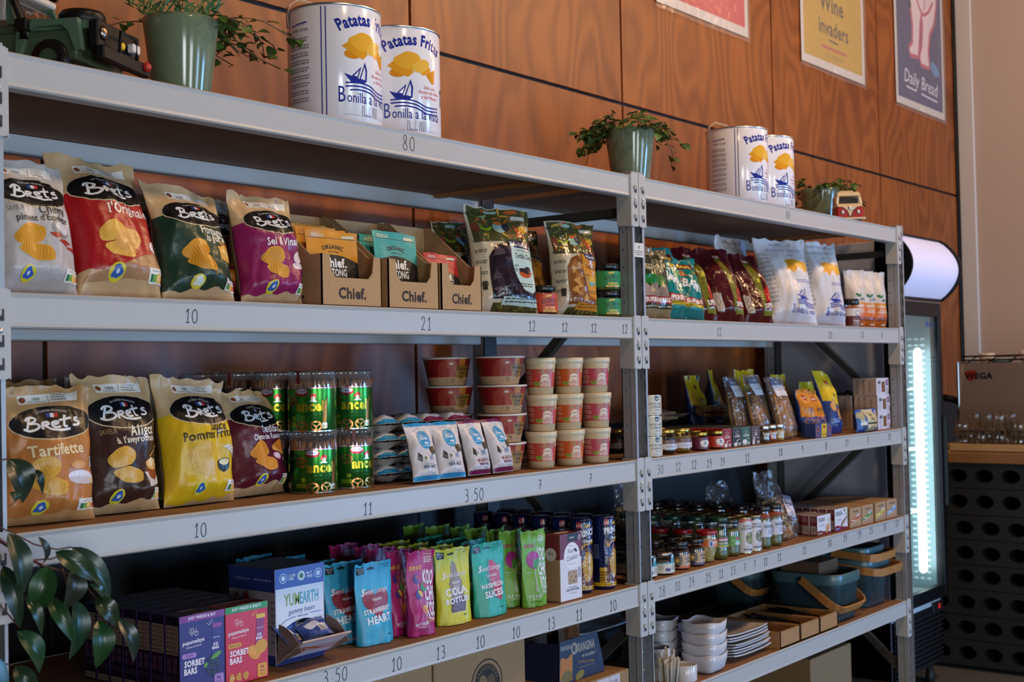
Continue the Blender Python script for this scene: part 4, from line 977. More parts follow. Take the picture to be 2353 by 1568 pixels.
# ---- tortilla chips
def tortilla(label, x, y, w, h, lean, seed, kind, rz=0, tilt=0.):
    b = Bag(w, h, .085, lean, seed, tilt=tilt); b.mesh('#c9bda4', '#5a5238'); p = b.paint(); rnd = random.Random(seed)
    dark = kind == 'blue'; lab = '#b9cfc6' if dark else '#cf8a2a'
    p.rect(-w*.46, .64*h, w*.5, .99*h, '#4a4a2a'); p.rect(-w*.28, .01*h, w*.48, .09*h, '#4a4a2a')
    for k in range(70):
        q = rnd.random(); c = rnd.choice(['#6b6a30', '#7d7f3a', '#3a3d22', '#8a5a2a', '#b5622a', '#c79a3a', '#556b3a', '#93a37c', '#a63a26'])
        p.ell(rnd.uniform(-.43, .47)*w, rnd.uniform(.66, .98)*h, rnd.uniform(.02, .07)*w, rnd.uniform(.008, .02)*w, c, rnd.uniform(0, 3), n=10); p.k -= p.dk*.9
    for k in range(14): p.ell(rnd.uniform(-.25, .45)*w, rnd.uniform(.015, .085)*h, .05*w, .01*w, rnd.choice(['#6b6a30', '#8d8f3a', '#30331d']), rnd.uniform(0, 3), n=10)
    p.line(spline([(-.36*w, .8*h), (-.3*w, .77*h), (-.22*w, .76*h), (-.16*w, .79*h)]), .035*w, '#8fae2a'); p.ell(-.05*w, .78*h, .09*w, .055*h, '#93b5ad', -.2); p.ell(.06*w, .79*h, .06*w, .045*h, '#31353f'); p.ell(-.04*w, .83*h, .07*w, .02*h, '#c0682c')
    p.ell(.35*w, .78*h, .08*w, .035*h, '#c9992c'); p.poly([(.2*w, .84*h), (.28*w, .78*h), (.36*w, .68*h), (.24*w, .7*h)], '#b54a24'); p.ell(-.1*w, .95*h, .1*w, .02*h, '#9fb5a5'); p.rect(.2*w, .88*h, .42*w, .92*h, '#c9c4b4'); p.ell(.2*w, .96*h, .1*w, .02*h, '#bb5a25')
    # window onto the chips
    wd = [(-.3*w, .12*h), (.46*w, .12*h), (.47*w, .64*h), (.3*w, .66*h), (0, .645*h), (-.22*w, .59*h), (-.32*w, .5*h)]
    p.poly(wd, '#241a20' if dark else '#7d4c22')
    for k in range(46):
        a = rnd.uniform(0, 6); cx, cz = rnd.uniform(-.22, .38)*w, rnd.uniform(.16, .56)*h; q = rnd.uniform(.05, .1)*w
        p.poly([(cx+q*math.cos(a+i*2.1), cz+q*math.sin(a+i*2.1)) for i in range(3)], rnd.choice(['#3a2c33', '#2d2027', '#4a3a40', '#55444a'] if dark else ['#b57f3a', '#a3692c', '#c4924c', '#8e5a26'])); p.k -= p.dk*.9
    # side panel print
    p.text('UP', -.44*w, .9*h, .03*h, '#3a352c', 'h'); p.ell(-.4*w, .78*h, .06*w, .045*h, '#7a4030')
    for k in range(5): p.greek(-.47*w, (.66-.1*k)*h, -.34*w, .01*h, 2, '#5d574a', k)
    p.rect(-.42*w, .2*h, -.36*w, .28*h, '#3a352c')
    # label
    p.poly([(.03*w, .64*h), (.42*w, .6*h), (.48*w, .42*h), (.48*w, .22*h), (.38*w, .17*h), (.22*w, .2*h), (.08*w, .36*h), (.02*w, .5*h)], lab)
    p.poly([(.05*w, .66*h), (.36*w, .63*h), (.42*w, .57*h), (.1*w, .585*h)], '#33365c'); p.text('La Tortilla', .23*w, .597*h, .026*h, '#d9d4c4', 'h', rot=-.08, maxw=.26*w)
    p.text('TASTE REAL MEXICAN', .26*w, .55*h, .014*h, '#7a4a36', 'b', maxw=.3*w, rot=-.05); p.text('Tortilla Chips', .26*w, .485*h, .045*h, '#2c2620', 'b', sx=.6, maxw=.42*w, rot=-.05)
    p.ell(.28*w, .37*h, .12*w, .06*h, '#bb5426' if dark else '#6fa3a0', 0, a0=180, a1=360); p.ell(.28*w, .38*h, .11*w, .03*h, '#3a2a2e' if dark else '#d9a83a', wob=.2)
    p.text('BLUE' if dark else 'CORN', .11*w, .41*h, .02*h, '#4a3a30', 'b', sx=.7); p.greek(.05*w, .385*h, .14*w, .01*h, 2, '#5a4a3a', 8); p.greek(.16*w, .25*h, .4*w, .012*h, 2, '#4a4034', 9)
    p.poly([(-.14*w, .14*h), (.48*w, .12*h), (.48*w, .055*h), (-.14*w, .075*h)], lab); p.greek(-.1*w, .115*h, .46*w, .014*h, 2, '#4d5a58' if dark else '#7a4a20', 6)
    o = b.done('tortilla_chip_bag', GLOSSY, label, 'chip bag', x, y, LV[2], rz, 'tortilla chip bags'); return o
tortilla('tall tortilla chip bag with dark blue corn chips in its window, beside the kraft cartons', 1.462, .09, .196, .292, 10, 21, 'blue', -20, tilt=-.02)
tortilla('tortilla chip bag with golden chips and an orange label, beside the green-label jars', 1.768, .09, .165, .272, 4, 22, 'yellow', -16)
tortilla('blue corn tortilla chip bag in shadow behind the rightmost kraft carton', 1.47, .24, .19, .262, 8, 23, 'blue')
tortilla('blue corn tortilla chip bag furthest back, against the rear beam', 1.42, .38, .19, .262, 8, 24, 'blue')
tortilla('golden tortilla chip bag in shadow behind the red salsa jar', 1.72, .22, .17, .262, 6, 25, 'yellow')
def salsa(p, r, h, col, w1, ws):
    band(p, r, .01, h-.022, col); p.rect(-.012, h*.62, .006, h*.68, '#d9b53a', .15)
    p.text('LUCHITO', .0, h*.44, h*.14, '#141210', 'h', arc=.06, maxw=.045); p.text(ws[0], .003, h*.33, h*.06, '#1d1b16', 'b', maxw=.03)
    p.text(ws[1], .002, h*.22, h*.075, '#e3c33a', 'h', sx=.7, maxw=.036); p.rr(-.02, h*.125, .024, h*.185, .002, '#e3c33a'); p.greek(-.014, h*.14, .018, h*.03, 1, '#8a3a1a', 2)
jar('salsa_jar', 'red-labelled salsa jar with black lid between the two front tortilla chip bags', 'salsa jar', 1.622, .095, LV[2], .0425, .083, GLASS, '#5e1c10', '#16130f', lambda p, r, h: salsa(p, r, h, '#c2401f', '', ('FIERY & SMOKY', 'RED PEPPER')), a0=-112)
for k in range(2):
    jar('salsa_jar', ('green-labelled salsa jar standing on the shelf by the middle upright', 'green-labelled salsa jar stacked on top of the other one')[k], 'salsa jar', 1.889, .064, LV[2]+k*.0775, .0415, .077, GLASS, '#4a5a24', '#14130f', lambda p, r, h: salsa(p, r, h, '#2f8a4a', '', ('ZESTY & TANGY', 'TOMATILLO')), a0=-118, group='green-labelled salsa jars')
m = M(); m.box(-.04, .04, -.03, .03, 0, .03, '#1b1d22', 0, .004); p = P(m, lambda u, v, k: (u, -.03-k, v)); 
m.v = [(x, y, z) for x, y, z in m.v]; p.poly([(-.035, .006), (.03, .004), (.036, .016), (.012, .024), (-.02, .025)], '#5a8a9a'); p.poly([(-.02, .022), (.0, .022), (-.01, .013)], '#8e2a26')
def blue_pack():
    b = Bag(.1, .175, .05, 8, 77); b.mesh('#2a2c30'); p = b.paint()
    p.poly([(-.045, .09), (.04, .1), (.047, .13), (.0, .145), (-.03, .14)], '#58889a'); p.poly([(-.02, .14), (.01, .14), (-.002, .12)], '#93302a'); p.line([(-.03, .15), (.03, .162)], .004, '#7a3028')
    b.done('snack_packet', GLOSSY, 'dark snack packet with a blue picture peeping out behind the green-labelled jars', 'snack packet', 1.872, .2, LV[2], 0)
blue_pack()
# ================================================================ SECOND SHELF, FAR BAY
def superbon(label, x, y, w, h, lean, seed, kind, rz=0):
    C = {'olive': ('#9c8a66', '#39402c'), 'teal': ('#127a78', '#0f6f70'), 'maroon': ('#4a1219', '#3a0d13')}[kind]
    b = Bag(w, h, .08, lean, seed, wr=1.25); b.mesh(C[0], C[1]); p = b.paint()
    if kind == 'maroon':
        p.poly([(-.1*w, .84*h), (.14*w, .84*h), (.24*w, .1*h), (.02*w, .1*h)], '#6f6c22')
        for k in range(11): z = (.8-.06*k)*h; p.line([((-.09+.012*k)*w, z), ((.15+.009*k)*w, z)], .004*h, '#55541a')
        p.rect(-.1*w, .84*h, .18*w, .9*h, '#7e1a1c'); p.text('CHIMI', .04*w, .85*h, .035*h, '#e3d4b8', 'h', maxw=.24*w); p.ell(.02*w, .76*h, .07*w, .03*h, '#b5702c', .4)
        p.ell(.1*w, .55*h, .05*w, .03*h, '#c9b83a'); p.poly([(.16*w, .1*h), (.18*w, .4*h), (.28*w, .47*h), (.42*w, .4*h), (.46*w, .1*h)], '#b3201d'); p.ell(.38*w, .3*h, .08*w, .06*h, '#5e2416', .5)
        p.poly([(-.44*w, .12*h), (-.3*w, .1*h), (-.32*w, .34*h), (-.46*w, .36*h)], '#b7aea4'); p.greek(-.43*w, .33*h, -.34*w, .012*h, 8, '#6b625c', 3)
        p.line(spline([(-.2*w, .12*h), (-.22*w, .5*h), (-.16*w, .8*h)]), .003*w, '#1d0609')
        p.poly([(.06*w, .15*h), (.48*w, .15*h), (.48*w, .24*h), (.1*w, .25*h)], '#5e1216'); p.text('SUPERBON', .28*w, .165*h, .065*h, '#e9e2d4', 'h', sx=.72, maxw=.44*w, rot=.03)
        p.rect(.06*w, .08*h, .48*w, .14*h, '#7d7a2c')
    elif kind == 'teal':
        p.rect(-.3*w, .8*h, .35*w, .9*h, '#6a1c1a'); p.text('MADRID', .02*w, .82*h, .05*h, '#e6cf5a', 'h', rot=-.1)
        for k, (X, Z, s_) in enumerate(((-.2, .72, .1), (.2, .74, .08), (-.3, .6, .08), (.0, .66, .07), (.3, .6, .1))): p.ell(X*w, Z*h, s_*w, s_*.5*h, ('#b5652c', '#c79a2e', '#8a2a20', '#d9d2c0', '#3f8a5a')[k], wob=.3)
        p.text('BAM!', -.06*w, .46*h, .14*h, '#e6ecec', 'h', sx=.8, rot=-.35, maxw=.6*w)
        p.poly([(-.44*w, .33*h), (.48*w, .28*h), (.48*w, .19*h), (-.44*w, .24*h)], '#a31f22'); p.text('SUPERBON', .0, .225*h, .065*h, '#f0ebe2', 'h', sx=.85, rot=-.06, maxw=.86*w)
        p.poly([(-.44*w, .235*h), (.48*w, .185*h), (.48*w, .13*h), (-.44*w, .18*h)], '#b5a024'); p.greek(-.4*w, .19*h, .4*w, .02*h, 1, '#6a5c1c', 4)
    else:
        p.rect(-.5*w, .9*h, .5*w, 1.0*h, '#7d6c50'); p.poly([(-.48*w, .16*h), (.48*w, .16*h), (.48*w, .86*h), (.2*w, .92*h), (-.3*w, .9*h)], '#2c3121')
        p.text('SAL Y', -.05*w, .78*h, .075*h, '#8f8a6a', 'h', sx=.8, rot=-.1); p.text('VINAGRE', .0, .66*h, .085*h, '#a8a27c', 'h', sx=.72, maxw=.9*w)
        p.ell(.0, .53*h, .36*w, .075*h, '#1d6b24', wob=.1); p.ell(.1*w, .38*h, .26*w, .1*h, '#7d7064', .5, wob=.1); p.ell(-.25*w, .36*h, .15*w, .12*h, '#9c8a80', .2)
        p.rect(-.48*w, .2*h, .48*w, .3*h, '#8f1a22'); p.text('SUPERBON', 0, .222*h, .06*h, '#efe8dc', 'h', sx=.9, maxw=.84*w); p.rect(-.48*w, .13*h, .48*w, .2*h, '#2f331f'); p.greek(-.4*w, .15*h, .4*w, .025*h, 1, '#8a8466', 2)
    return b.done('crisp_packet', GLOSSY, label, 'crisp packet', x, y, LV[2], rz, kind+' crisp packets of the far bay')
superbon('olive and tan crisp packet on the far bay, half hidden by the middle upright', 2.105, .075, .135, .225, 4, 31, 'olive')
superbon('olive and tan crisp packet on the far bay, beside the teal packets', 2.205, .1, .14, .225, 6, 32, 'olive', -14)
superbon('teal crisp packet on the far bay, left of the two and standing taller', 2.3, .09, .125, .245, 16, 33, 'teal', -14)
superbon('teal crisp packet on the far bay, right of the two against the maroon packets', 2.385, .075, .12, .21, 14, 34, 'teal', -14)
superbon('maroon crisp packet, first of the three front ones from the teal packets', 2.51, .11, .15, .27, 20, 35, 'maroon', -14)
superbon('maroon crisp packet, second of the three front ones from the teal packets', 2.655, .085, .155, .272, 19, 36, 'maroon', -14)
superbon('maroon crisp packet, third of the three front ones, slumped beside the white packets', 2.865, .085, .155, .268, 20, 37, 'maroon', -14)
superbon('maroon crisp packet in shadow in the row behind, left one', 2.72, .25, .16, .27, 12, 38, 'maroon')
superbon('maroon crisp packet in shadow in the row behind, right one', 2.9, .26, .16, .27, 12, 39, 'maroon')
def white_bag(label, x, y, w, h, lean, seed, rz=0, tilt=0.):
    b = Bag(w, h, .11, lean, seed, wr=1.7, tilt=tilt); b.mesh('#d5d2d4', '#b9b5b7'); p = b.paint(); blue = '#30379a'
    p.text('PATATAS FRITAS', .02*w, .92*h, .03*h, '#3a3a48', 'r', maxw=.7*w); p.greek(-.3*w, .86*h, .4*w, .01*h, 2, '#9a9aa6', 2); p.text('Bonilla', .1*w, .78*h, .02*h, blue, 'r')
    p.poly([(-.1*w, .72*h), (.1*w, .74*h), (.24*w, .68*h), (.12*w, .62*h), (.04*w, .56*h), (-.02*w, .6*h), (-.12*w, .6*h), (-.04*w, .66*h)], '#d99a26'); p.poly([(.1*w, .74*h), (.3*w, .7*h), (.42*w, .72*h), (.44*w, .6*h), (.26*w, .57*h), (.16*w, .63*h)], '#e0a733'); p.ell(.16*w, .67*h, .08*w, .03*h, '#e8b84a', .5)
    p.greek(.05*w, .47*h, .42*w, .012*h, 2, '#7d80b4', 5)
    p.poly([(-.06*w, .3*h), (.3*w, .265*h), (.2*w, .25*h), (.04*w, .255*h)], blue); p.poly([(.0, .305*h), (.12*w, .37*h), (.11*w, .28*h)], blue, [[(.035*w, .3*h), (.105*w, .345*h), (.098*w, .29*h)]]); p.poly([(.12*w, .28*h), (.18*w, .39*h), (.22*w, .275*h)], blue, [[(.14*w, .285*h), (.178*w, .36*h), (.2*w, .28*h)]])
    for k in range(3): p.line(spline([(-.06*w, (.235-.022*k)*h), (.1*w, (.245-.022*k)*h), (.25*w, (.215-.022*k)*h), (.44*w, (.22-.022*k)*h)]), .012*h, blue)
    p.text('Bonilla a la vista', .16*w, .105*h, .05*h, blue, 'r', sx=.75, maxw=.64*w); p.text('B', -.13*w, .11*h, .085*h, blue, 'r', sx=.55)
    for k in range(12): p.greek(-.49*w, (.8-.05*k)*h, -.34*w, .01*h, 2, '#8d8a92', k)
    return b.done('white_crisp_packet', FILM, label, 'crisp packet', x, y, LV[2], rz, 'white crisp packets')
white_bag('white crisp packet with a blue sailboat, left of the two in front', 3.155, .1, .235, .335, 14, 41, -24)
white_bag('white crisp packet with a blue sailboat, right of the two in front', 3.42, .095, .2, .335, 9, 42, -24)
white_bag('white crisp packet leaning in the row behind, above the slumped maroon packet', 3.12, .29, .24, .345, 8, 43, tilt=-.04)
white_bag('white crisp packet in the row behind, filling the gap between the front two', 3.42, .27, .22, .345, 8, 44)
def coffee(label, x, y, seed):
    w, h = .092, .232; b = Bag(w, h, .062, 1, seed, wr=.7); b.mesh('#d3c8c0', '#c9bfb8', nu=18, nv=26); p = b.paint()
    p.rect(-.49*w, .012*h, .49*w, .44*h, '#cf6a1e'); p.rect(-.49*w, .12*h, .49*w, .19*h, '#8f4322'); p.rect(-.2*w, .35*h, .49*w, .44*h, '#d98b26')
    p.ell(-.05*w, .555*h, .13*w, .025*h, '#2f6b34', -.5); p.ell(.12*w, .56*h, .08*w, .02*h, '#2f6b34', .7); p.line([(.02*w, .5*h), (.1*w, .55*h)], .006*w, '#2f6b34')
    p.text('PURE', .22*w, .5*h, .02*h, '#2c4a30', 'h'); p.text('EARTH', .2*w, .465*h, .032*h, '#2c4a30', 'h', maxw=.46*w)
    p.text('ORGANIC', .1*w, .36*h, .034*h, '#f0e3d2', 'h', maxw=.62*w); p.text('ORIGINAL', .1*w, .26*h, .034*h, '#f0e3d2', 'b', maxw=.62*w); p.greek(-.1*w, .32*h, .38*w, .01*h, 2, '#f0dcc0', 2); p.rect(.12*w, .05*h, .36*w, .075*h, '#ead9c8')
    return b.done('oat_pouch', FILM, label, 'food pouch', x, y, LV[2], -30, 'white and orange pouches')
coffee('white and orange pouch, leftmost of the three by the far upright', 3.672, .085, 51)
coffee('white and orange pouch, middle of the three by the far upright', 3.765, .08, 52)
coffee('white and orange pouch, rightmost of the three by the far upright', 3.862, .075, 53)
def spice(p, r, h): band(p, r, .008, h*.4, '#5f2620'); p.text('Peanut', .004, h*.2, h*.07, '#e6dcd2', 'b', maxw=.03); p.greek(-.01, h*.15, .014, h*.02, 2, '#d0b8a8', 3); band(p, r, h*.4, h*.66, '#d8cfc6'); p.ell(.008, h*.5, .01, .011, '#7a2c26'); p.ell(.008, h*.5, .007, .008, '#e4d9cd')
jar('spice_jar', 'small round spice jar with black lid and brown label beside the white and orange pouches', 'spice jar', 3.573, .055, LV[2], .0315, .111, GLASS, '#c9bcae', '#121212', spice, lidh=.022, a0=-125)
# ================================================================ THIRD SHELF, NEAR BAY
crisp_bag('tart', 'tan ridged crisp packet at the near end of the third shelf, behind the houseplant leaf', .128, .1, 3, .182, .25, .08, 5, -8, 61, tilt=.02)
crisp_bag('alig', 'dark brown crisp packet at the front between the tan and the yellow ones', .302, .125, 3, .172, .268, .08, 7, -3, 62, tilt=-.03)
crisp_bag('frit', 'bright yellow crisp packet with a cone of fries pictured', .487, .122, 3, .18, .262, .085, 9, 2, 63, tilt=-.04)
crisp_bag('ched', 'wine-red crisp packet with cheese and onion pictured, beside the green pretzel tubs', .672, .165, 3, .172, .235, .08, 12, 6, 64, tilt=-.02)
crisp_bag('tart', 'tan crisp packet in the second row, its kraft top showing above the front tan one', .16, .25, 3, .18, .262, .08, 6, 0, 65)
crisp_bag('alig', 'brown crisp packet in the second row, between the front brown and yellow ones', .40, .27, 3, .17, .26, .08, 6, 4, 66)
crisp_bag('alig', 'brown crisp packet in the third row, furthest back by the wall', .47, .41, 3, .18, .27, .08, 6, 0, 67)
crisp_bag('tart', 'tan crisp packet in the third row, furthest back at the near end', .27, .42, 3, .18, .262, .08, 6, 0, 68)
crisp_bag('frit', 'yellow crisp packet in the second row behind the front yellow one', .56, .26, 3, .175, .25, .08, 7, 0, 69)
# ---- pretzel tubs
def tub(label, x, y, z, a0, tab=True):
    t = thing('pretzel_tub', label, 'snack tub', (x, y, z), 0, 'green pretzel stick tubs'); r, h, hl = .0535, .1345, .098
    m = M(); m.lathe([(.0005, .001), (r-.002, .0005), (r, .003), (r, hl)], 40, '#2f7a2c'); p = P(m, cyl(r, a0), 0, us=.005, sm=True)
    n = PI*r; p.rect(-n*.99, .004, -n*.35, hl-.004, '#163f22'); p.rect(n*.5, .004, n*.99, hl-.004, '#163f22')
    p.rect(-n, hl-.003, n, hl, '#b98f9a'); p.rect(-n, .0, n, .003, '#a9a9a2')
    p.ell(-.012, hl-.011, .0165, .0085, '#a32a3a'); p.ell(-.012, hl-.009, .014, .0055, '#d9d4e2'); p.text('Dr.Oetker', -.012, hl-.011, .0042, '#2a3a86', 'b', maxw=.024)
    p.text('ancel', .008, .046, .0225, '#6a5c14', 'h', sx=1.05, maxw=.066); p.text('ancel', .008, .0465, .0225, '#b09c22', 'h', sx=1.0, maxw=.064)
    p.ell(.014, .078, .008, .006, '#a83a34', .3); p.ell(.014, .073, .0045, .005, '#e0b9a0'); p.poly([(.004, .066), (.024, .066), (.014, .072)], '#e6e2dc')
    p.text('Sticks & Bretzel Mix', .008, .037, .0055, '#1d4a22', 'r', sh=.2, maxw=.052); p.line([(-.008, .03), (.026, .032)], .0006, '#1d4a22')
    def pretz(cx, cy, s, c='#a8703a'):
        p.line([(cx+s*math.cos(k*PI/9), cy+s*.8*math.sin(k*PI/9)) for k in range(19)], s*.32, c); p.line([(cx-s*.8, cy+s*.4), (cx, cy-s*.1), (cx+s*.8, cy+s*.4)], s*.26, c); p.line([(cx, cy-s*.1), (cx, cy-s*.75)], s*.26, c)
    pretz(-.036, .068, .012, '#8a5a2e'); pretz(-.012, .012, .013, '#8e6234'); pretz(.02, .013, .012, '#96693a')
    for k in range(6): p.line([(.034+.0016*k, .006), (.038+.002*k, .062+.003*k)], .0013, '#a9713a')
    p.ell(-.032, .03, .0055, .0055, '#8fae2a'); p.rect(-.05, .012, -.026, .022, '#7f9a26')
    p.rr(.034, .008, .046, .02, .0015, '#d9d6d0'); 
    for k, c in enumerate(('#2f7a4a', '#e0b04a', '#cf4534')): p.rect(.0355+.0032*k, .0095, .038+.0032*k, .015, c)
    for k in range(4): p.greek(-.1, .075-.014*k, -.07, .003, 2, '#9ab09a', k)
    p.rr(-.1, .012, -.068, .022, .002, '#c9c4ba')
    m.build('tub_body', FOILP, t)
    m = M(); rnd = random.Random(int(x*1000+y*77+z*31))
    m.lathe([(r*.9, hl-.01), (r*.9, hl+.002), (.0005, hl+.002)], 24, '#7a4420')
    for k in range(64):
        rr = r*.9*math.sqrt(rnd.random()); a = rnd.uniform(0, 6.3); q = Vector((rr*math.cos(a), rr*math.sin(a), hl-.004)); dx, dy = rnd.gauss(0, .004), rnd.gauss(0, .004)
        m.tube([q, q+Vector((dx, dy, rnd.uniform(.016, .023)))], .0024, rnd.choice(['#a35e28', '#b5702f', '#8e4f20']), 0, 5)
    for k in range(40):
        a = 2*PI*k/40+rnd.uniform(-.03, .03); q = Vector((r*.91*math.cos(a), r*.91*math.sin(a), hl-.004)); tl = rnd.uniform(-.004, .004)
        m.tube([q, q+Vector((-math.sin(a)*tl, math.cos(a)*tl, rnd.uniform(.017, .023)))], .0025, rnd.choice(['#a8642c', '#b5702f', '#955424']), 0, 5)
    m.build('pretzel_sticks', FOOD, t, None).__setitem__('kind', 'stuff')
    m = M(); m.lathe([(r-.0006, hl), (r-.0006, h-.012), (r+.0004, h-.0115), (r+.0004, h-.002), (r-.002, h), (r-.006, h-.002), (.0005, h-.002)], 40, '#ffffff'); m.build('clear_lid', PETL, t)
    if tab:
        m = M(); p = P(m, cyl(r+.0006, a0-20), 0); p.rect(-.004, hl+.008, .004, h-.0005, '#5e1418'); m.build('seal_tab', PAPER, t)
    return t
TZ = .1348
first = {}
for col, X in enumerate((.802, .928)):
    for row in range(4):
        for lv in range(2):
            y = .125+.114*row; a0 = (-122, -104)[col]+(0, -24)[lv]+row*9
            place = ('front of the left column', 'second row of the left column', 'third row of the left column', 'back of the left column') if col == 0 else ('front of the right column', 'second row of the right column', 'third row of the right column', 'back of the right column')
            lab = 'green pretzel stick tub, '+('lower' if lv == 0 else 'upper')+' one at the '+place[row]
            tub(lab, X-.012*row*(1-col), y+.012*col, LV[3]+lv*TZ, a0, tab=(col+lv+row) % 2 == 1)
# ---- seaweed snack packs
def seaweed(kind):
    cy = kind == 'cyan'; w, h, T = .088, .14, .036; b = Bag(w, h, T, 0, 3 if cy else 8, wr=.55); b.mesh('#cfc9cb', '#9a948f', nu=18, nv=24); p = b.paint(); ac = '#1f86b8' if cy else '#6d1a4a'
    zz = [(-w*.49+w*.98*k/20, h*(.075+(.012 if k % 2 else 0))) for k in range(21)]
    p.poly([(w*.49, .001), (w*.49, h*.07)]+zz[::-1]+[(-w*.49, .001)], ac); zz = [(-w*.49+w*.98*k/20, h*(.945-(.012 if k % 2 else 0))) for k in range(21)]; p.poly(zz+[(w*.49, h), (-w*.49, h)], ac)
    p.ell(.02*w, .69*h, .25*w, .165*h, '#2f95c4'); p.text('honest', .02*w, .69*h, .042*h, '#e9eef0', 'h', maxw=.4*w); p.text('sea', .06*w, .61*h, .055*h, '#e9eef0', 'h'); p.line(spline([(-.12*w, .59*h), (0, .575*h), (.18*w, .595*h)]), .008*h, '#e9eef0')
    p.text('ORGANIC SUPERFOOD SNACK', 0, .885*h, .016*h, '#8fb4cc', 'b', arc=.5*w, maxw=.7*w)
    p.poly([(.12*w, .55*h), (.34*w, .575*h), (.42*w, .45*h), (.2*w, .42*h)], '#3d3a26'); p.poly([(-.32*w, .48*h), (-.22*w, .42*h), (-.22*w, .31*h), (-.36*w, .36*h)], '#3f3324'); p.ell(-.12*w, .37*h, .075*w, .045*h, '#dfe0da'); p.ell(-.12*w, .37*h, .055*w, .033*h, '#7b8a74')
    p.ell(.14*w, .38*h, .08*w, .035*h, '#7f93b4')
    for k in range(4): p.line([(.14*w, .38*h), ((.02+.08*k)*w, (.31+.015*(k % 2))*h)], .006*h, '#7f93b4')
    p.line([(.06*w, .41*h), (.0, .46*h)], .01*h, '#7f93b4'); p.line([(.22*w, .41*h), (.29*w, .46*h)], .01*h, '#7f93b4')
    p.text('Roasted Seaweed Snack', .04*w, .265*h, .018*h, '#6a9cc4', 'b', maxw=.62*w)
    if cy: p.text('SEA SALT', .02*w, .2*h, .05*h, '#33517c', 'h', maxw=.72*w)
    else: p.text('SEA SALT &', .02*w, .215*h, .045*h, '#6d1a3a', 'h', maxw=.74*w); p.text('VINEGAR', .02*w, .15*h, .045*h, '#6d1a3a', 'h', maxw=.7*w)
    p.text('NET 5 g', .16*w, .1*h, .016*h, '#7d6f8a', 'r')
    return b
SG = 'seaweed snack packs'
def put_sea(kind, label, x, y, z, lean, rz, group=SG, flat=False, src={}):
    if kind not in src: b = seaweed(kind); src[kind] = (b, b.done('seaweed_snack', FILM, label, 'snack pack', 0, 0, 0, 0, group)); o = src[kind][1]
    else: o = src[kind][1].copy(); COL.objects.link(o); o['label'] = label; o['group'] = group
    L_ = math.radians(lean)
    if flat: o.rotation_euler = (math.radians(90 if flat > 0 else 90), PI if flat < 0 else 0, math.radians(rz)); o.rotation_euler = (-PI/2, 0, math.radians(rz)); o.location = (x, y, z+.018)
    else: o.rotation_euler = (-L_, 0, math.radians(rz)); o.location = (x, y, z+.0175*math.sin(L_)+.0006)
    return o
for k, (kind, x, lab) in enumerate((('cyan', 1.085, 'white seaweed snack pack with a pale blue end, leftmost of the four standing'), ('cyan', 1.178, 'white seaweed snack pack with a pale blue end, second of the four standing'), ('plum', 1.28, 'white seaweed snack pack with a plum-coloured end, third of the four standing'), ('plum', 1.374, 'white seaweed snack pack with a plum-coloured end, rightmost of the four standing'))):
    put_sea(kind, lab, x, .042, LV[3], (13, 14, 14, 15)[k], (-3, -8, 0, 3)[k])
for lay in range(4):
    for c in range(4):
        kind = 'cyan' if c < 2 else 'plum'
        put_sea(kind, 'seaweed snack pack lying flat behind the standing ones, '+('bottom', 'second', 'third', 'top')[lay]+' layer, '+ORD[c]+' from the left', 1.043+.085*c, .112+.004*((lay*3+c) % 3), LV[3]+.003+.0395*lay, 0, (-1, 1.5, -1, 1)[(lay+c) % 4], flat=True)
# ---- bowls and noodle cups
def cup(name, label, cat, x, y, z, rt, rb, h, main, paint, lidc, group, a0, lidh=.012, rimw=.0015, lipc=None):
    t = thing(name, label, cat, (x, y, z), 0, group)
    rad = lambda v: rb+(rt-rb)*v/(h-lidh)
    m = M(); m.lathe([(.0005, .002), (rb-.004, .002), (rb-.003, 0), (rb, .0005), (rad(h-lidh), h-lidh)], 40, main); p = P(m, cyl(rt, a0, taper=rad), 0, us=.005, sm=True); paint(p, rt, h); m.build('cup_body', CARD, t)
    m = M(); R_ = rt+rimw; m.lathe([(R_-.001, h-lidh-.0005), (R_, h-lidh), (R_+.0006, h-.002), (R_-.001, h), (R_-.005, h), (R_-.006, h-.0025), (.0005, h-.0025)], 40, lidc); m.build('lid', PLAST, t)
    return t
def bowl_print(p, r, h):
    n = PI*r; p.rect(-n, h*.3, n, h*.93, '#8e1a1c'); p.rect(-n*.98, h*.32, -n*.45, h*.92, '#7d1416')
    for k in range(5):
        s = .03-.0055*k; p.line([(-.022-s, h*.3), (-.022-s, h*.55)]+[(-.022-s*math.cos(j*PI/10), h*.55+s*.85*math.sin(j*PI/10)) for j in range(1, 10)]+[(-.022+s, h*.55), (-.022+s, h*.3)], .0012, '#c9764e')
    p.rr(-.02, h*.73, -.008, h*.82, .0025, '#c9b09a')
    p.ell(.024, h*.7, .026, h*.52, '#a8843c', 0, a0=180, a1=360); p.ell(.024, h*.7, .0235, h*.47, '#8a682a', 0, a0=180, a1=360)
    for k in range(5): p.line(spline([(.012+.004*k, h*.72), (.01+.0045*k, h*.82), (.013+.004*k, h*.94)]), .002, '#d9a23a')
    p.text('Wholesome', .024, h*.55, h*.12, '#4a2216', 'b', sx=.7, maxw=.046); p.text('Bowl', .026, h*.4, h*.12, '#4a2216', 'b', sx=.75); p.greek(.012, h*.34, .036, h*.025, 2, '#4a2216', 3)
    p.text('17g', -.01, h*.17, h*.09, '#6a4a36', 'b'); p.text('Protein', -.01, h*.09, h*.05, '#6a4a36', 'r'); p.greek(-.03, h*.2, -.02, h*.035, 3, '#9a7a62', 6); p.greek(.01, h*.12, .04, h*.03, 1, '#9a7a62', 7)
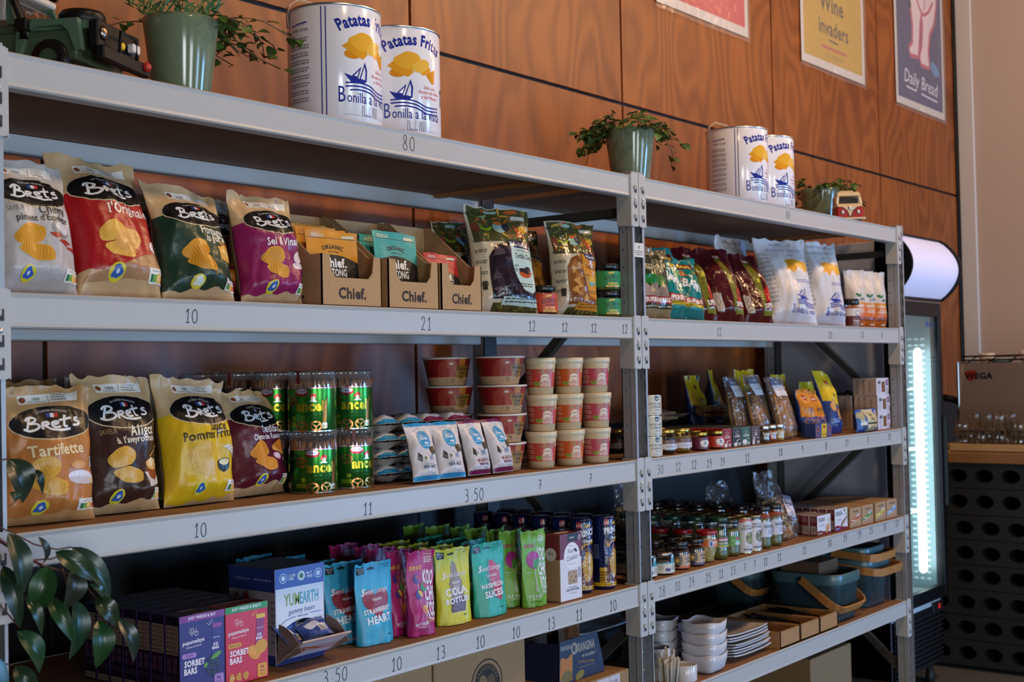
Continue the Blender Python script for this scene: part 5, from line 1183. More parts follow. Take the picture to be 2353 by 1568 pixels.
for c, (x, y, a0) in enumerate(((1.462, .115, -112), (1.412, .255, -118))):
    for k in range(4):
        cup('soup_bowl', 'red and cream card soup bowl, '+('bottom', 'second', 'third', 'top')[k]+' of the '+('front stack by the noodle cups' if c == 0 else 'stack behind, beside the lying seaweed packs'), 'food bowl', x+.004*((k*7) % 3-1), y, LV[3]+.0752*k, .0635, .049, .0748, '#c9a27c', bowl_print, '#d9d3cf', 'red soup bowls', a0+(0, 4, -5, 3)[k], lidh=.004, rimw=.003)
def noodle_print(c1):
    def f(p, r, h):
        n = PI*r; z0, z1 = h*.2, h*.69; p.rect(-n, z0, n, z1, c1)
        for k in range(6): p.ell(-.02+.007*k+(.004 if k % 2 else 0), z1-.008+.002*(k % 2), .004, .002, '#7d8a3a', .4+k)
        p.ell(.0, z1-.021, .0135, .0085, '#dccdb0'); p.poly([(-.012, z1-.024), (-.004, z1-.028), (-.014, z1-.033)], '#dccdb0'); p.text('organic', .0, z1-.023, .0052, c1, 'h', maxw=.021)
        p.text('INSTANT', .002, z0+.0125, .0082, '#e3d3b4', 'h', sx=.85, maxw=.035); p.text('NOODLES', .002, z0+.0025, .0084, '#e3d3b4', 'h', sx=.9, maxw=.036)
        p.ell(-.026, z0+.014, .011, .011, '#8fa33a', 0, a0=180, a1=360); p.greek(-.033, z0+.0105, -.019, .0014, 2, '#33421c', 4)
        p.ell(.031, z1-.004, .0065, .0065, '#8a7a5e'); p.ell(.031, z1-.004, .005, .005, '#c9b892')
        for k in range(3): p.greek(-.07, z1-.006-.014*k, -.04, .0022, 3, '#e3c3a4', k)
    return f
for c, (x, c1, nm) in enumerate(((1.583, '#bd4436', 'red'), (1.702, '#c9571e', 'orange'), (1.818, '#bb4756', 'pink'))):
    for k in range(3):
        cup('noodle_cup', 'cream noodle cup with a '+nm+' band, '+('bottom', 'middle', 'top')[k]+' of its stack', 'noodle cup', x+(0, .006, .002)[k]*(1 if c != 1 else -.5), .078-.008*c, LV[3]+.0985*k, .0415, .034, .098, '#d3bb93', noodle_print(c1), '#d9c7a4', 'instant noodle cups', -116-3*k+4*c, lidh=.015)
        if k == 2 or c == 0: continue
for k in range(3): cup('noodle_cup', 'cream noodle cup with a pink band in the second row, '+('bottom', 'middle', 'top')[k]+' one', 'noodle cup', 1.85, .19, LV[3]+.0985*k, .0415, .034, .098, '#d3bb93', noodle_print('#bb4756'), '#d9c7a4', 'instant noodle cups behind', -110, lidh=.015)
m = M(); m.box(-.04, .04, -.012, 0, -.055, .055, '#c9cdd2', 0, .004); m.box(-.012, .012, -.016, -.012, -.02, .02, '#dfe2e4', 0, .002)
tag(m.build('light_switch', PLAST, None, (1.875, WY, 1.41)), 'white wall switch plate low on the plywood behind the soup bowls', 'switch')
# ================================================================ THIRD SHELF, FAR BAY
def can_print(p, r, h):
    p.rect(-PI*r, h*.04, PI*r, h*.95, '#c9c1ae'); p.poly([(.004, h*.95), (.02, h*.95), (.02, h*.76), (.012, h*.68), (.004, h*.76)], '#33221c'); p.line([(.007, h*.84), (.012, h*.77), (.017, h*.84)], .003, '#c9c1ae')
    p.text('CONFIT DE CANARD', .006, h*.52, h*.1, '#3a2c26', 'b', sx=.8, maxw=.05); p.text('DU PÉRIGORD', .01, h*.36, h*.1, '#3a2c26', 'b', sx=.8, maxw=.038); p.greek(.006, h*.24, .022, h*.05, 1, '#5a4a40', 3); p.greek(-.004, h*.1, .026, h*.03, 1, '#5a4a40', 5)
for k in range(3):
    t = thing('confit_can', 'cream confit can, '+('bottom', 'middle', 'top')[k]+' of the stack by the middle upright', 'can', (2.083, .053, LV[3]+.0612*k), 0, 'stack of cream cans'); r, h = .0385, .061
    m = M(); m.lathe([(.0005, .001), (r-.001, 0), (r+.0006, .0006), (r+.0006, .002), (r, .0035), (r, h-.0035), (r+.0006, h-.002), (r, h), (r-.002, h-.002), (.0005, h-.002)], 36, '#b8b2a4'); m.build('can_body', METAL, t)
    m = M(); p = P(m, cyl(r+.0002, -124), 0, us=.005, sm=True); can_print(p, r, h); m.build('paper_label', CARD, t)
def choc(p, r, h, t): band(p, r, h*.2, h*.42, '#c9c4c8'); p.text(t, .006, h*.26, h*.1, '#6f6a78', 'b', maxw=.036); band(p, r, h*.42, h*.58, '#6a4634')
for row in range(3):
    for c, (x, cont, nm, tx) in enumerate(((2.205, '#1d0d0a', 'near-black', 'BEETROOT'), (2.295, '#7a5a14', 'mustard-brown', 'PICCALILLI'))):
        jar('chutney_jar', 'gold-lidded jar of '+nm+' chutney, '+('front', 'second row', 'third row')[row]+' one', 'chutney jar', x, .075+.088*row, LV[3], .037, .0745, GLASS, cont, '#b39a4c', (lambda p, r, h, t=tx: choc(p, r, h, t)), 'gold-lidded chutney jars', lidh=.011, a0=-122, lidm=METAL)
def jam(p, r, h, c): band(p, r, h*.1, h*.72, c); p.ell(.006, h*.4, .018, .011, '#d9cfc4', wob=.06); p.ell(.006, h*.44, .003, .005, '#3a2a2a'); p.text('Lulu', .006, h*.3, h*.11, '#4a3a3a', 'r', sh=.2); 
for row in range(2):
    for c, (x, col, nm) in enumerate(((2.395, '#5e1430', 'plum-red'), (2.496, '#b5391c', 'orange-red'))):
        jar('relish_jar', 'small gold-lidded jar with a '+nm+' wrapper, '+('front', 'second row')[row]+' one', 'relish jar', x, .064+.08*row, LV[3], .0305, .057, GLASS, '#3a0d12' if c == 0 else '#7a1a0c', '#b39a4c', (lambda p, r, h, c=col: jam(p, r, h, c)), 'small relish jars', lidh=.01, a0=-122, lidm=METAL)
def terrine(m, c1, animal, word):
    w, d, h = .058, .055, .0625; carton(m, w, d, h, c1, side=c1); p = P(m, pl_front(0), 0)
    p.line([(-w*.46, h*.03), (w*.46, h*.03), (w*.46, h*.97), (-w*.46, h*.97)], .0006, '#d9d3cc', True)
    p.poly([(-.002, h*.83), (.002, h*.83), (0, h*.9)], '#d9d3cc'); p.greek(-w*.25, h*.76, w*.25, h*.03, 1, '#c9bfb8', 3); p.greek(-w*.2, h*.64, w*.2, h*.04, 1, '#d9d3cc', 4); p.text(word, 0, h*.5, h*.095, '#e3ddd6', 'h', maxw=w*.8); p.greek(w*.05, h*.36, w*.35, h*.04, 1, '#e3b8a8', 6)
    if animal == 'duck': p.ell(-w*.2, h*.13, w*.2, h*.1, '#dedad6'); p.line(spline([(-w*.1, h*.15), (-w*.04, h*.3), (w*.05, h*.34)]), .004, '#dedad6')
    elif animal == 'boar': p.ell(-w*.18, h*.22, w*.26, h*.13, '#dedad6'); p.rect(-w*.36, h*.04, -w*.28, h*.2, '#dedad6'); p.rect(-w*.1, h*.04, -w*.02, h*.2, '#dedad6')
    else: p.poly([(-w*.42, h*.02), (-w*.2, h*.02), (-w*.18, h*.3), (-w*.12, h*.45), (-w*.26, h*.4), (-w*.4, h*.2)], '#dedad6'); p.line([(-w*.3, h*.4), (-w*.36, h*.52)], .0015, '#dedad6')
    p.rect(w*.12, h*.08, w*.36, h*.2, '#c4bcb4')
for c, (x, col, an, wd, nm) in enumerate(((2.535, '#8e1420', 'duck', 'CANARD', 'red'), (2.602, '#22262e', 'duck', 'CANARD', 'charcoal'), (2.664, '#1f5a4a', 'boar', 'SANGLIER', 'green'), (2.732, '#4a3a42', 'deer', 'CERF', 'mauve-grey'))):
    src = None
    for row in range(5):
        lab = nm+' terrine carton with a white '+an+', '+('front one' if row == 0 else ORD[row]+' row back in its column')
        if src is None: m = M(); terrine(m, col, an, wd); src = m.build('terrine_carton', CARD); o = src
        else: o = src.copy(); COL.objects.link(o)
        tag(o, lab, 'carton', 'terrine cartons'); o.location = (x, .04+.0575*row, LV[3])
# more cartons fill the rows behind the relish jars
for c, (x, col, nm) in enumerate(((2.392, '#4a1024', 'plum'), (2.466, '#8e2a16', 'rust'))):
    for row in range(4):
        m = M(); carton(m, .062, .055, .0625, col, side=col); tag(m.build('relish_carton', CARD, None, (x, .19+.0575*row, LV[3])), nm+' relish carton, '+ORD[row]+' row behind the small relish jars', 'carton', 'relish cartons')
def tart(p, r, h): p.text('Tartinable', .004, h*.48, h*.15, '#e3ddd2', 'h', sx=.7, rot=.0, maxw=.034); p.text('de', .0, h*.28, h*.13, '#e3ddd2', 'b', sh=.2)
for c, (x, y, cont, nm) in enumerate(((2.826, .062, '#4a4436', 'grey'), (2.895, .07, '#8e4420', 'rust-coloured'), (2.962, .075, '#b39f5a', 'pale yellow'))):
    jar('spread_jar', 'tiny jar of '+nm+' spread with a white lid beside the breadsticks', 'spread jar', x, y, LV[3], .0235, .058, GLASS, cont, '#c9c9cc', tart, 'tiny spread jars', lidh=.011, a0=-125, lidm=METAL)
# ---- breadsticks
def sticks(label, x, y, z, w, h, n, lean=0, rz=0, flat=False, lab=True, seed=1, group='bags of breadsticks'):
    rot = (math.radians(-lean), 0, math.radians(rz)) if not flat else (math.radians(-84), math.radians(0), math.radians(rz))
    t = thing('breadstick_bag', label, 'breadstick bag', (x, y, z+(.03 if flat else .004)), group=group, rot=rot); rnd = random.Random(seed)
    m = M()
    for k in range(n):
        for lay in (-1, 1):
            u = -w*.43+w*.86*(k+.5)/n; dx = rnd.gauss(0, .004); hh = h*rnd.uniform(.76, .84)
            m.tube([(u, lay*.0085, .006), (u+dx*.4, lay*.0085+rnd.gauss(0, .0015), hh*.5), (u+dx, lay*.0085, hh)], [.0058, .0068, .0055], rnd.choice(['#a8733c', '#b5813f', '#996530', '#c08d4c']), 0, 8)
    m.build('breadsticks', FOOD, t)['kind'] = 'stuff'
    b = Bag(w*1.08, h*1.06, .052, 0, seed, wr=.9); b.mesh('#ffffff', nu=22, nv=26); m2 = M(); m2.add(b.m.v, b.m.f, '#ffffff', 0, True); m2.build('clear_bag', CELLO, t)
    if lab:
        m = M(); p = P(m, lambda u, v, k: Vector(b.surf(u, v, .0015+k*2)), 0, ml=.006); p.poly([(-w*.34, h*.9), (w*.3, h*.9), (w*.33, h*.96), (w*.2, h*1.02), (-w*.2, h*1.02), (-w*.34, h*.97)], '#6a6f86'); p.poly([(-w*.34, h*.7), (w*.32, h*.7), (w*.3, h*.9), (-w*.34, h*.9)], '#d3d2da'); p.text('BAYLIES', 0, h*.935, h*.035, '#e3e1e6', 'b', maxw=w*.42); p.greek(-w*.2, h*.8, w*.2, h*.02, 1, '#8d8b96', 2); p.greek(w*.05, h*.73, w*.2, h*.014, 1, '#6d6b76', 3); m.build('paper_label', PAPER, t)
    return t
sticks('bag of breadsticks standing at the front with a white and slate label', 3.065, .085, LV[3], .125, .215, 7, 14, 0, seed=71)
sticks('bag of breadsticks standing second, slate label crumpled at its neck', 2.985, .14, LV[3], .12, .222, 6, 12, 0, seed=72)
sticks('bag of breadsticks standing furthest left of the three upright ones', 2.925, .195, LV[3], .11, .215, 6, 10, 0, seed=73)
for k, (x, y, z, nm) in enumerate(((2.56, .43, .075, 'left pile, lower'), (2.56, .43, .128, 'left pile, upper'), (2.86, .39, .075, 'right pile, lower'), (2.86, .39, .128, 'right pile, upper'))):
    o = sticks('bag of breadsticks lying flat behind the terrine cartons, '+nm+' one', x, y, LV[3]+z-.075+.0, .13, .235, 7, flat=True, lab=False, seed=80+k, group='lying bags of breadsticks')
    o.rotation_euler = (0, math.radians(90), 0); o.rotation_euler = Matrix(((0, 0, 1), (1, 0, 0), (0, 1, 0))).to_euler(); o.location = (x-.0+(.15 if k > 1 else 0), y-.02, LV[3]+.033+(.064 if k % 2 else 0))
# ---- yellow and blue cracker bags
def snackbag(label, x, y, w, h, lean, seed, kind, rz=0, T=.06, tilt=0.):
    b = Bag(w, h, T, lean, seed, tilt=tilt, wr=1.1); bl = '#1f3a7c'; b.mesh(bl, '#1a2f64'); p = b.paint()
    if kind == 'hony':
        p.poly([(-w*.48, h*.52), (-w*.2, h*.46), (w*.1, h*.44), (w*.48, h*.4), (w*.48, h), (-w*.48, h)], '#d9b812'); p.ell(-.05*w, .8*h, .12*w, .04*h, '#a8321f', wob=.1); p.text('RUSTINI', .08*w, .55*h, .06*h, '#4a4a1c', 'h', sx=.6, rot=-.1, maxw=.5*w)
        for X, Z, a in ((-.18, .42, .2), (.26, .3, -.5)): p.ell(X*w, Z*h, .2*w, .1*h, '#c98a3c', a, wob=.08); p.ell(X*w, Z*h, .15*w, .07*h, '#dba456', a)
        p.line([(-.3*w, .37*h), (-.08*w, .47*h)], .01*w, '#a86a26'); p.line([(.16*w, .36*h), (.36*w, .25*h)], .01*w, '#a86a26'); p.greek(-.42*w, .2*h, .0, .014*h, 3, '#8fa3cf', 3); p.text('160 g', -.25*w, .1*h, .022*h, '#c9d3ea', 'r')
    else:
        p.poly([(-w*.48, h*.4), (w*.48, h*.36), (w*.48, h), (-w*.48, h)], '#cf7f14'); p.rect(-.26*w, .74*h, .1*w, .86*h, '#a32a1c'); p.text('Schar', -.08*w, .775*h, .05*h, '#f0e6d4', 'h', maxw=.3*w); p.text('SALINIS', .02*w, .5*h, .085*h, '#4a2c10', 'h', sx=.7, maxw=.8*w); p.greek(-.2*w, .45*h, .3*w, .015*h, 1, '#7a4a1c', 2)
        for X, Z, s_ in ((-.2, .3, .2), (.2, .24, .22), (-.05, .1, .18), (.32, .42, .14)):
            p.line([((X+s_*math.cos(k*PI/8))*w, Z*h+s_*.42*h*math.sin(k*PI/8)) for k in range(17)], .035*w, '#b5622c'); p.line([((X-s_*.7)*w, Z*h+s_*.2*h), (X*w, Z*h), ((X+s_*.7)*w, Z*h+s_*.2*h)], .03*w, '#b5622c')
        p.ell(.26*w, .8*h, .14*w, .06*h, '#bb7a2c', wob=.1)
    return b.done('cracker_bag', FILM, label, 'cracker bag', x, y, LV[3], rz, {'hony': 'yellow and blue cracker bags', 'sal': 'orange pretzel bags'}[kind])
snackbag('yellow and blue cracker bag at the front, tall folded yellow top leaning back', 3.478, .095, .135, .245, 13, 91, 'hony', tilt=-.05)
snackbag('orange and blue pretzel bag, left of the two behind the little blue box', 3.255, .1, .105, .178, 9, 92, 'sal')
snackbag('orange and blue pretzel bag, right of the two, against the yellow and blue bag', 3.352, .105, .105, .17, 11, 93, 'sal')
for k, (x, y, h, lab) in enumerate(((3.14, .5, .235, 'behind the right pile of lying breadsticks'), (3.29, .5, .255, 'standing tallest beside the upright breadsticks'), (3.44, .44, .255, 'behind the upright breadsticks'), (3.55, .34, .232, 'behind the orange pretzel bags'), (3.6, .25, .2, 'in shadow behind the front yellow and blue one'))):
    snackbag('yellow-topped cracker bag in the back rows, '+lab, x, y, .14, h, 6, 95+k, 'hony', rz=(8, 25, -6, 4, 0)[k])
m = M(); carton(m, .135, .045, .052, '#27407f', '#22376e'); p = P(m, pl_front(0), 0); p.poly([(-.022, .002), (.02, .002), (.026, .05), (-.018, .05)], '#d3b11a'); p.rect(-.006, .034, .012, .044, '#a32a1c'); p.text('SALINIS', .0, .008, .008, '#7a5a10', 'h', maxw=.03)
for X in (-.05, .045): p.line([(X+.014*math.cos(k*PI/8), .025+.018*math.sin(k*PI/8)) for k in range(17)], .004, '#b5622c'); p.line([(X-.01, .03), (X, .022), (X+.01, .03)], .004, '#b5622c')
tag(m.build('pretzel_box', CARD, None, (3.21, .016, LV[3])), 'small blue pretzel box with a yellow patch in front of the orange bags', 'snack box')
b = Bag(.205, .088, .05, 3, 99, wr=.5); b.mesh('#27509a', '#1f3f7c'); p = b.paint()
p.rect(-.04, .002, .055, .086, '#c9bd92'); p.text('Green', .008, .06, .014, '#3a4a22', 'h', sx=.7); p.text('Valley', .008, .043, .015, '#3a4a22', 'h', sx=.8); p.rect(-.038, .028, .053, .036, '#2c3a2a'); p.text('ORIGINAL', .008, .012, .0095, '#33351f', 'b', maxw=.07); p.ell(-.065, .03, .022, .015, '#d9d6ca'); p.ell(-.065, .026, .022, .014, '#2a2d33', 0, a0=180, a1=360); p.ell(-.075, .06, .025, .02, '#a8a078', wob=.2)
p.rect(.06, .04, .088, .07, '#d3b06a', .2); p.ell(.078, .036, .018, .02, '#dcc07c'); p.ell(.085, .074, .007, .008, '#dfe3ea')
b.done('rice_cracker_pack', FILM, 'low blue and cream rice cracker pack beside the white cartons at the far end', 'cracker pack', 3.655, .042, LV[3], 0)
def biscuit_box():
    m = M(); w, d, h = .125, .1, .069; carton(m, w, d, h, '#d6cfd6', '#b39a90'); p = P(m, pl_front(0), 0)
    p.rect(-.048, .046, -.022, .06, '#2c3a40'); p.greek(-.044, .055, -.026, .004, 1, '#c9d3d6', 2)
    for k in range(5): p.text(('SEEDED', 'SPICED', 'SALTED', 'CRISP', 'SLICED')[k], -.04, .039-.0075*k, .0045, '#8d7f98', 'r', maxw=.03)
    p.rect(-.012, .012, .022, .055, '#4a3420'); 
    for k in range(8): p.line([(-.01+.004*k, .013), (-.008+.004*k, .054)], .0022, ('#8e5e30', '#a87440')[k % 2])
    p.ell(.042, .05, .0125, .0125, '#8a3f86'); p.greek(.034, .052, .05, .003, 2, '#e3d3e3', 4); rnd = random.Random(5)
    for k in range(26): p.ell(rnd.uniform(.026, .06), rnd.uniform(.004, .066), .0035, .0018, rnd.choice(['#8a6a4a', '#c9a07a', '#5a3a4a', '#a85a50']), rnd.uniform(0, 3), n=8); p.k -= p.dk
    p = P(m, pl_left(-w/2), 0); 
    for k in range(3): p.text(('ALL NATURAL', 'HIGH PROTEIN', 'SNACK')[k], -d/2+(k-1)*.026, .034, .009, '#4a3a36', 'r', rot=PI/2, maxw=.058)
    return m
src = biscuit_box().build('biscuit_carton', CARD)
for k, (x, y, z, lab) in enumerate(((3.843, .045, 0, 'bottom of the stack of three'), (3.843, .045, .0695, 'middle of the stack of three'), (3.84, .047, .139, 'top of the stack of three'), (3.85, .16, .0695, 'second row, upper layer'), (3.85, .16, 0, 'second row, lower layer'), (3.85, .27, .0695, 'third row, upper layer'), (3.85, .27, 0, 'third row, lower layer'))):
    o = src if k == 0 else src.copy()
    if k: COL.objects.link(o)
    o.location = (x, y, LV[3]+z); tag(o, 'white and pink seeded biscuit carton at the far end, '+lab, 'biscuit carton', 'white biscuit cartons')
m = M(); m.box(-.05, .05, -.03, .03, 0, .012, '#17181a', 0, .004); m.ball((.02, 0, .014), .012, '#222326', sz=.6)
tag(m.build('plastic_punnet_lid', BLACKP, None, (3.83, .2, LV[3]+.139)), 'black plastic tray lying on the white biscuit cartons', 'tray')
# ================================================================ FOURTH SHELF, NEAR BAY
Z4 = LV[4]
def sorbet(kind):
    m = M(); w, d, h = .109, .0445, .155; g = kind == 'grape'
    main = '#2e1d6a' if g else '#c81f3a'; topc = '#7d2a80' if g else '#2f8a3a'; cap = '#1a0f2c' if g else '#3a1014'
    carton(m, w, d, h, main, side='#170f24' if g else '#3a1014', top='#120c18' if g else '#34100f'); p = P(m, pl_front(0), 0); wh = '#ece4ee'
    p.rect(-w*.5, h*.915, w*.5, h, topc); p.text('JUST FREEZE & EAT' if g else 'JUST FREEZE & ENJOY', 0, h*.945, h*.034, wh, 'b', maxw=w*.76)
    # cart and bicycle mark
    x0, z0, s_ = -w*.22, h*.77, .006
    p.line([(x0-s_, z0), (x0-s_, z0+s_*1.6), (x0+s_*.4, z0+s_*1.6), (x0+s_*.4, z0)], .0009, wh); p.line([(x0-s_*.3, z0+s_*.2), (x0-s_*.3, z0+s_*1.4)], .0009, wh)
    for X, r_ in ((x0-s_*.2, .0025), (x0+s_*1.6, .0042)): p.line([(X+r_*math.cos(k*PI/8), z0-.001+r_*math.sin(k*PI/8)) for k in range(17)], .0008, wh)
    p.line([(x0+s_*.4, z0+s_), (x0+s_*1.6, z0-.001), (x0+s_*1.4, z0+s_*1.6)], .0008, wh)
    p.text('popsmalaya', -w*.2, h*.645, h*.05, wh, 'b', sh=.15, rot=.05, maxw=w*.48); p.text('freeze-at-home', -w*.19, h*.595, h*.026, wh, 'r', rot=.05, maxw=w*.34)
    p.rr(-w*.45, h*.47, -w*.14, h*.53, h*.028, '#a97bc0' if g else '#dc9a24'); p.text('GRAPE' if g else 'MANGO', -w*.295, h*.485, h*.03, '#5a2a78' if g else '#8a4a18', 'b')
    p.text('SORBET', -w*.18, h*.365, h*.075, wh, 'h', sx=.8, maxw=w*.54); p.text('BARS', -w*.27, h*.27, h*.075, wh, 'h', sx=.8, maxw=w*.36)
    # ice bar sachet
    p.poly([(w*.2, h*.47), (w*.36, h*.47), (w*.42, h*.8), (w*.23, h*.8)], '#3a2a78' if g else '#8a2a66'); p.rect(w*.22, h*.79, w*.43, h*.845, '#8a3f8a' if g else '#d9b81e'); p.text('ICE', w*.29, h*.565, h*.034, wh, 'h'); p.text('BARS', w*.285, h*.52, h*.034, wh, 'h', maxw=w*.16); p.text('popsmalaya', w*.31, h*.66, h*.018, wh, 'r', maxw=w*.16)
    for k in range(3): p.line([(w*(.1+.05*k), h*(.86+.02*k)), (w*(.16+.035*k), h*(.83+.012*k))], .0012, '#cdb9e0' if g else '#e6c23a')
    rnd = random.Random(4)
    if g:
        for k in range(60): a, q = rnd.uniform(0, 6.3), math.sqrt(rnd.random()); p.ell(w*.22+q*w*.15*math.cos(a), h*.31+q*h*.13*math.sin(a), .0032, .0032, rnd.choice(['#15121f', '#2a2438', '#3a3550']), n=8); p.k -= p.dk*.95
        p.ell(w*.3, h*.44, w*.12, h*.03, '#5a9a2e', .4); p.ell(w*.06, h*.34, w*.05, h*.025, '#5a9a2e', 1.)
        p.rr(w*.25, h*.02, w*.46, h*.2, .004, '#a97bc0'); ink = '#3a1f6a'
    else:
        p.ell(w*.16, h*.36, w*.12, h*.12, '#d98a1e', .9); p.ell(w*.14, h*.38, w*.07, h*.09, '#e39a30', .9); p.ell(w*.33, h*.42, w*.15, h*.09, '#dca022', .2)
        for k in range(4): p.line([(w*(.22+.07*k), h*.34), (w*(.24+.06*k), h*.5)], .0012, '#c4861a'); p.line([(w*.2, h*(.36+.035*k)), (w*.46, h*(.38+.035*k))], .0012, '#c4861a')
        p.rr(w*.23, h*.02, w*.46, h*.2, .004, '#dc9a24'); ink = '#a32a2a'
    p.text('6x', w*.35, h*.135, h*.045, ink, 'h'); p.text('BARS', w*.35, h*.09, h*.025, ink, 'b'); p.text('270 mL', w*.35, h*.055, h*.018, ink, 'r')
    for k in range(3): p.ell(-w*.37+w*.16*k, h*.09, w*.065, h*.05, '#c9b9dc' if g else '#d9a02c', wob=.08); p.ell(-w*.37+w*.16*k, h*.09, w*.05, h*.038, main if g else '#c98a1e')
    p.text('100%', -w*.37, h*.08, h*.02, '#e8d8b0', 'b')
    # left side panel
    p = P(m, pl_left(-w/2), 0); a, b = -d*.93, -d*.08; pc = '#8d7766'
    p.rr(a, h*.52, b, h*.88, .002, pc)
    for k in range(6): p.greek(a+d*.22, h*(.845-.057*k), b-d*.04, h*.014, 2, '#3a2c2c', k); p.ell(a+d*.12, h*(.84-.057*k), d*.06, d*.06, '#4a3a36')
    for i in range(2):
        for j in range(2): p.rect(a+d*.06+i*d*.42, h*(.42-.1*j), a+d*.36+i*d*.42, h*(.48-.1*j), '#4a2c4a'); p.greek(a+d*.06+i*d*.42, h*(.41-.1*j), a+d*.36+i*d*.42, h*.008, 2, '#6a4c66', i)
    p.greek(a, h*.24, b, h*.008, 5, '#4a3a52', 8); p.rect(a, h*.02, b, h*.1, '#7d6a5c'); p.bars(a+d*.1, h*.03, b-d*.1, h*.09, 5, '#9a8a7a', '#1d1418')
    p = P(m, pl_top(h), 0); p.greek(-w*.4, d*.7, w*.4, .004, 3, '#3a2a36' if g else '#521d1a', 3); p.k += .0002; p.rect(-w*.2, d*.03, w*.22, d*.085, '#cfc4d6')  # pale strip: raw board edge at the tab, with its highlight painted in
    return m
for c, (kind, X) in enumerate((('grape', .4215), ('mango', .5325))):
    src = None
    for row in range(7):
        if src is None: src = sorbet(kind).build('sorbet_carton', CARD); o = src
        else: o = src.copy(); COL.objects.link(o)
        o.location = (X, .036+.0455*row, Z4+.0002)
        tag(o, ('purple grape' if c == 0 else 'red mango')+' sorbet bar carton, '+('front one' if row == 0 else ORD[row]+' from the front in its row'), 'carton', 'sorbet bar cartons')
# ---- gummy bear dispenser
def gummy():
    t = thing('dispenser_box', 'blue and white gummy bear dispenser box with its front flap folded down', 'dispenser box', (.727, .092, Z4+.0003)); w, d, h = .14, .15, .203
    m = M(); bl = '#2f479a'
    m.box(-w/2, w/2, d-.002, d, 0, h, '#c9cdda'); m.box(-w/2, w/2, 0, d, h-.002, h, '#161616')
    for s in (-1, 1): m.box(s*w/2-.001, s*w/2+.001, 0, d, 0, h, '#9a9098')
    m.box(-w/2, w/2, 0, d, 0, .002, bl)
    arc = [(-w/2+w*k/12, h*.3+h*.12*math.sin(PI*k/12)*0+h*.14*math.sin(PI*(k/12)*.9)) for k in range(13)]
    m.holed([[(-w/2, h), (-w/2, h*.33)]+arc[1:-1]+[(w/2, h*.4), (w/2, h)]], lambda a, b, q: (a, q, b), .002, '#d3d8e4')
    p = P(m, pl_front(0), 0); p.rect(-w/2, h*.79, w/2, h, bl); p.text('YUM', -w*.16, h*.6, h*.125, '#7d9a2c', 'b', sx=.72, maxw=w*.32); p.text('EARTH', w*.19, h*.6, h*.125, '#4a9ab4', 'b', sx=.62, maxw=w*.4); p.text('gummy bears', w*.03, h*.51, h*.055, '#2f3f8a', 'r', sh=.15, rot=.03, maxw=w*.54)
    p.line(spline([(-w*.42, h*.41), (-w*.28, h*.455), (-w*.1, h*.475)]), .0014, '#2f3f8a'); p.line([(w*.2, h*.485), (w*.44, h*.485)], .0014, '#2f3f8a'); p.text('NATURALLY FLAVORED', w*.05, h*.465, h*.016, '#2f3f8a', 'b', maxw=w*.22)
    for X, c in ((-.34, '#cdd6ea'), (.03, '#2f5a3c'), (.38, '#cdd6ea')): p.ell(X*w, h*.895, w*.075, h*.052, '#cdd6ea'); p.ell(X*w, h*.895, w*.064, h*.044, bl if c != '#2f5a3c' else '#c9d6c4'); p.ell(X*w, h*.895, w*.04, h*.028, c)
    p.text('GLUTEN', -w*.155, h*.9, h*.026, '#e3e8f4', 'b', maxw=w*.13); p.text('FREE', -w*.175, h*.865, h*.026, '#e3e8f4', 'b', maxw=w*.1); p.text('NUT', w*.19, h*.9, h*.026, '#e3e8f4', 'b'); p.text('FREE', w*.2, h*.865, h*.026, '#e3e8f4', 'b')
    for X in (-.245, -.055, .125, .29): p.line([(X*w, h*.86), (X*w, h*.93)], .0006, '#cdd6ea')
    p = P(m, pl_left(-w/2-.001), 0); p.rect(-d, h*.76, 0, h, '#2b3c7e'); p.text('YUMEARTH.COM', -d*.7, h*.86, h*.03, '#8d97c0', 'r', maxw=d*.36); p.greek(-d*.45, h*.87, -d*.08, h*.02, 1, '#8d97c0', 3)
    p.rect(-d, 0, 0, h*.1, '#2b3c7e'); p.poly([(-d*.88, h*.55), (-d*.78, h*.5), (-d*.74, h*.62), (-d*.8, h*.74), (-d*.88, h*.68)], '#7e2c1c'); p.poly([(-d*.68, h*.52), (-d*.56, h*.5), (-d*.56, h*.7), (-d*.62, h*.76), (-d*.68, h*.7)], '#96331c')
    for k in range(7): p.ell(-d*.06, h*(.66-.07*k), .0022, .0022, '#5a4f5e'); p.ell(-d*.01, h*(.66-.07*k), .0022, .0022, '#5a4f5e')
    m.build('carton', CARD, t)
    m = M(); F = .085
    m.hexa([(-w/2, -.002, .004), (w/2, -.002, .004), (w/2, .002, .004), (-w/2, .002, .004)], [(-w/2, -F, .058), (w/2, -F, .058), (w/2, -F+.003, .061), (-w/2, -F+.003, .061)], '#b9a5a0')
    p = P(m, lambda u, v, k: (u, -.002-(F-.002)*v-k*.54, .004+.054*v-k*.84), 0); p.rect(-w*.48, .05, w*.48, .96, '#b9b3c4'); p.rect(-w*.48, .02, w*.48, .2, bl); 
    for k in range(5): p.ell(-w*.3+w*.15*k, .5+.12*(k % 2), w*.08, .14, ('#8a3a24', '#b5622c', '#a02c2c')[k % 3], .3*k)
    for k in range(4): p.text('-', -w*.4, .8-.1*k, .03, '#5a5570')
    m.build('front_flap', CARD, t)
    for s in (-1, 1):
        m = M(); pts = [(0, .004)]+[(-F*math.sin(math.radians(6+k*10))*1.02+.0, .004+F*math.cos(math.radians(6+k*10))) for k in range(7)]
        m.holed([pts], lambda a, b, q: (s*(w/2-.001-q), a, b), .0015, '#8d766f'); m.build('side_flap', KRAFT, t)
gummy()
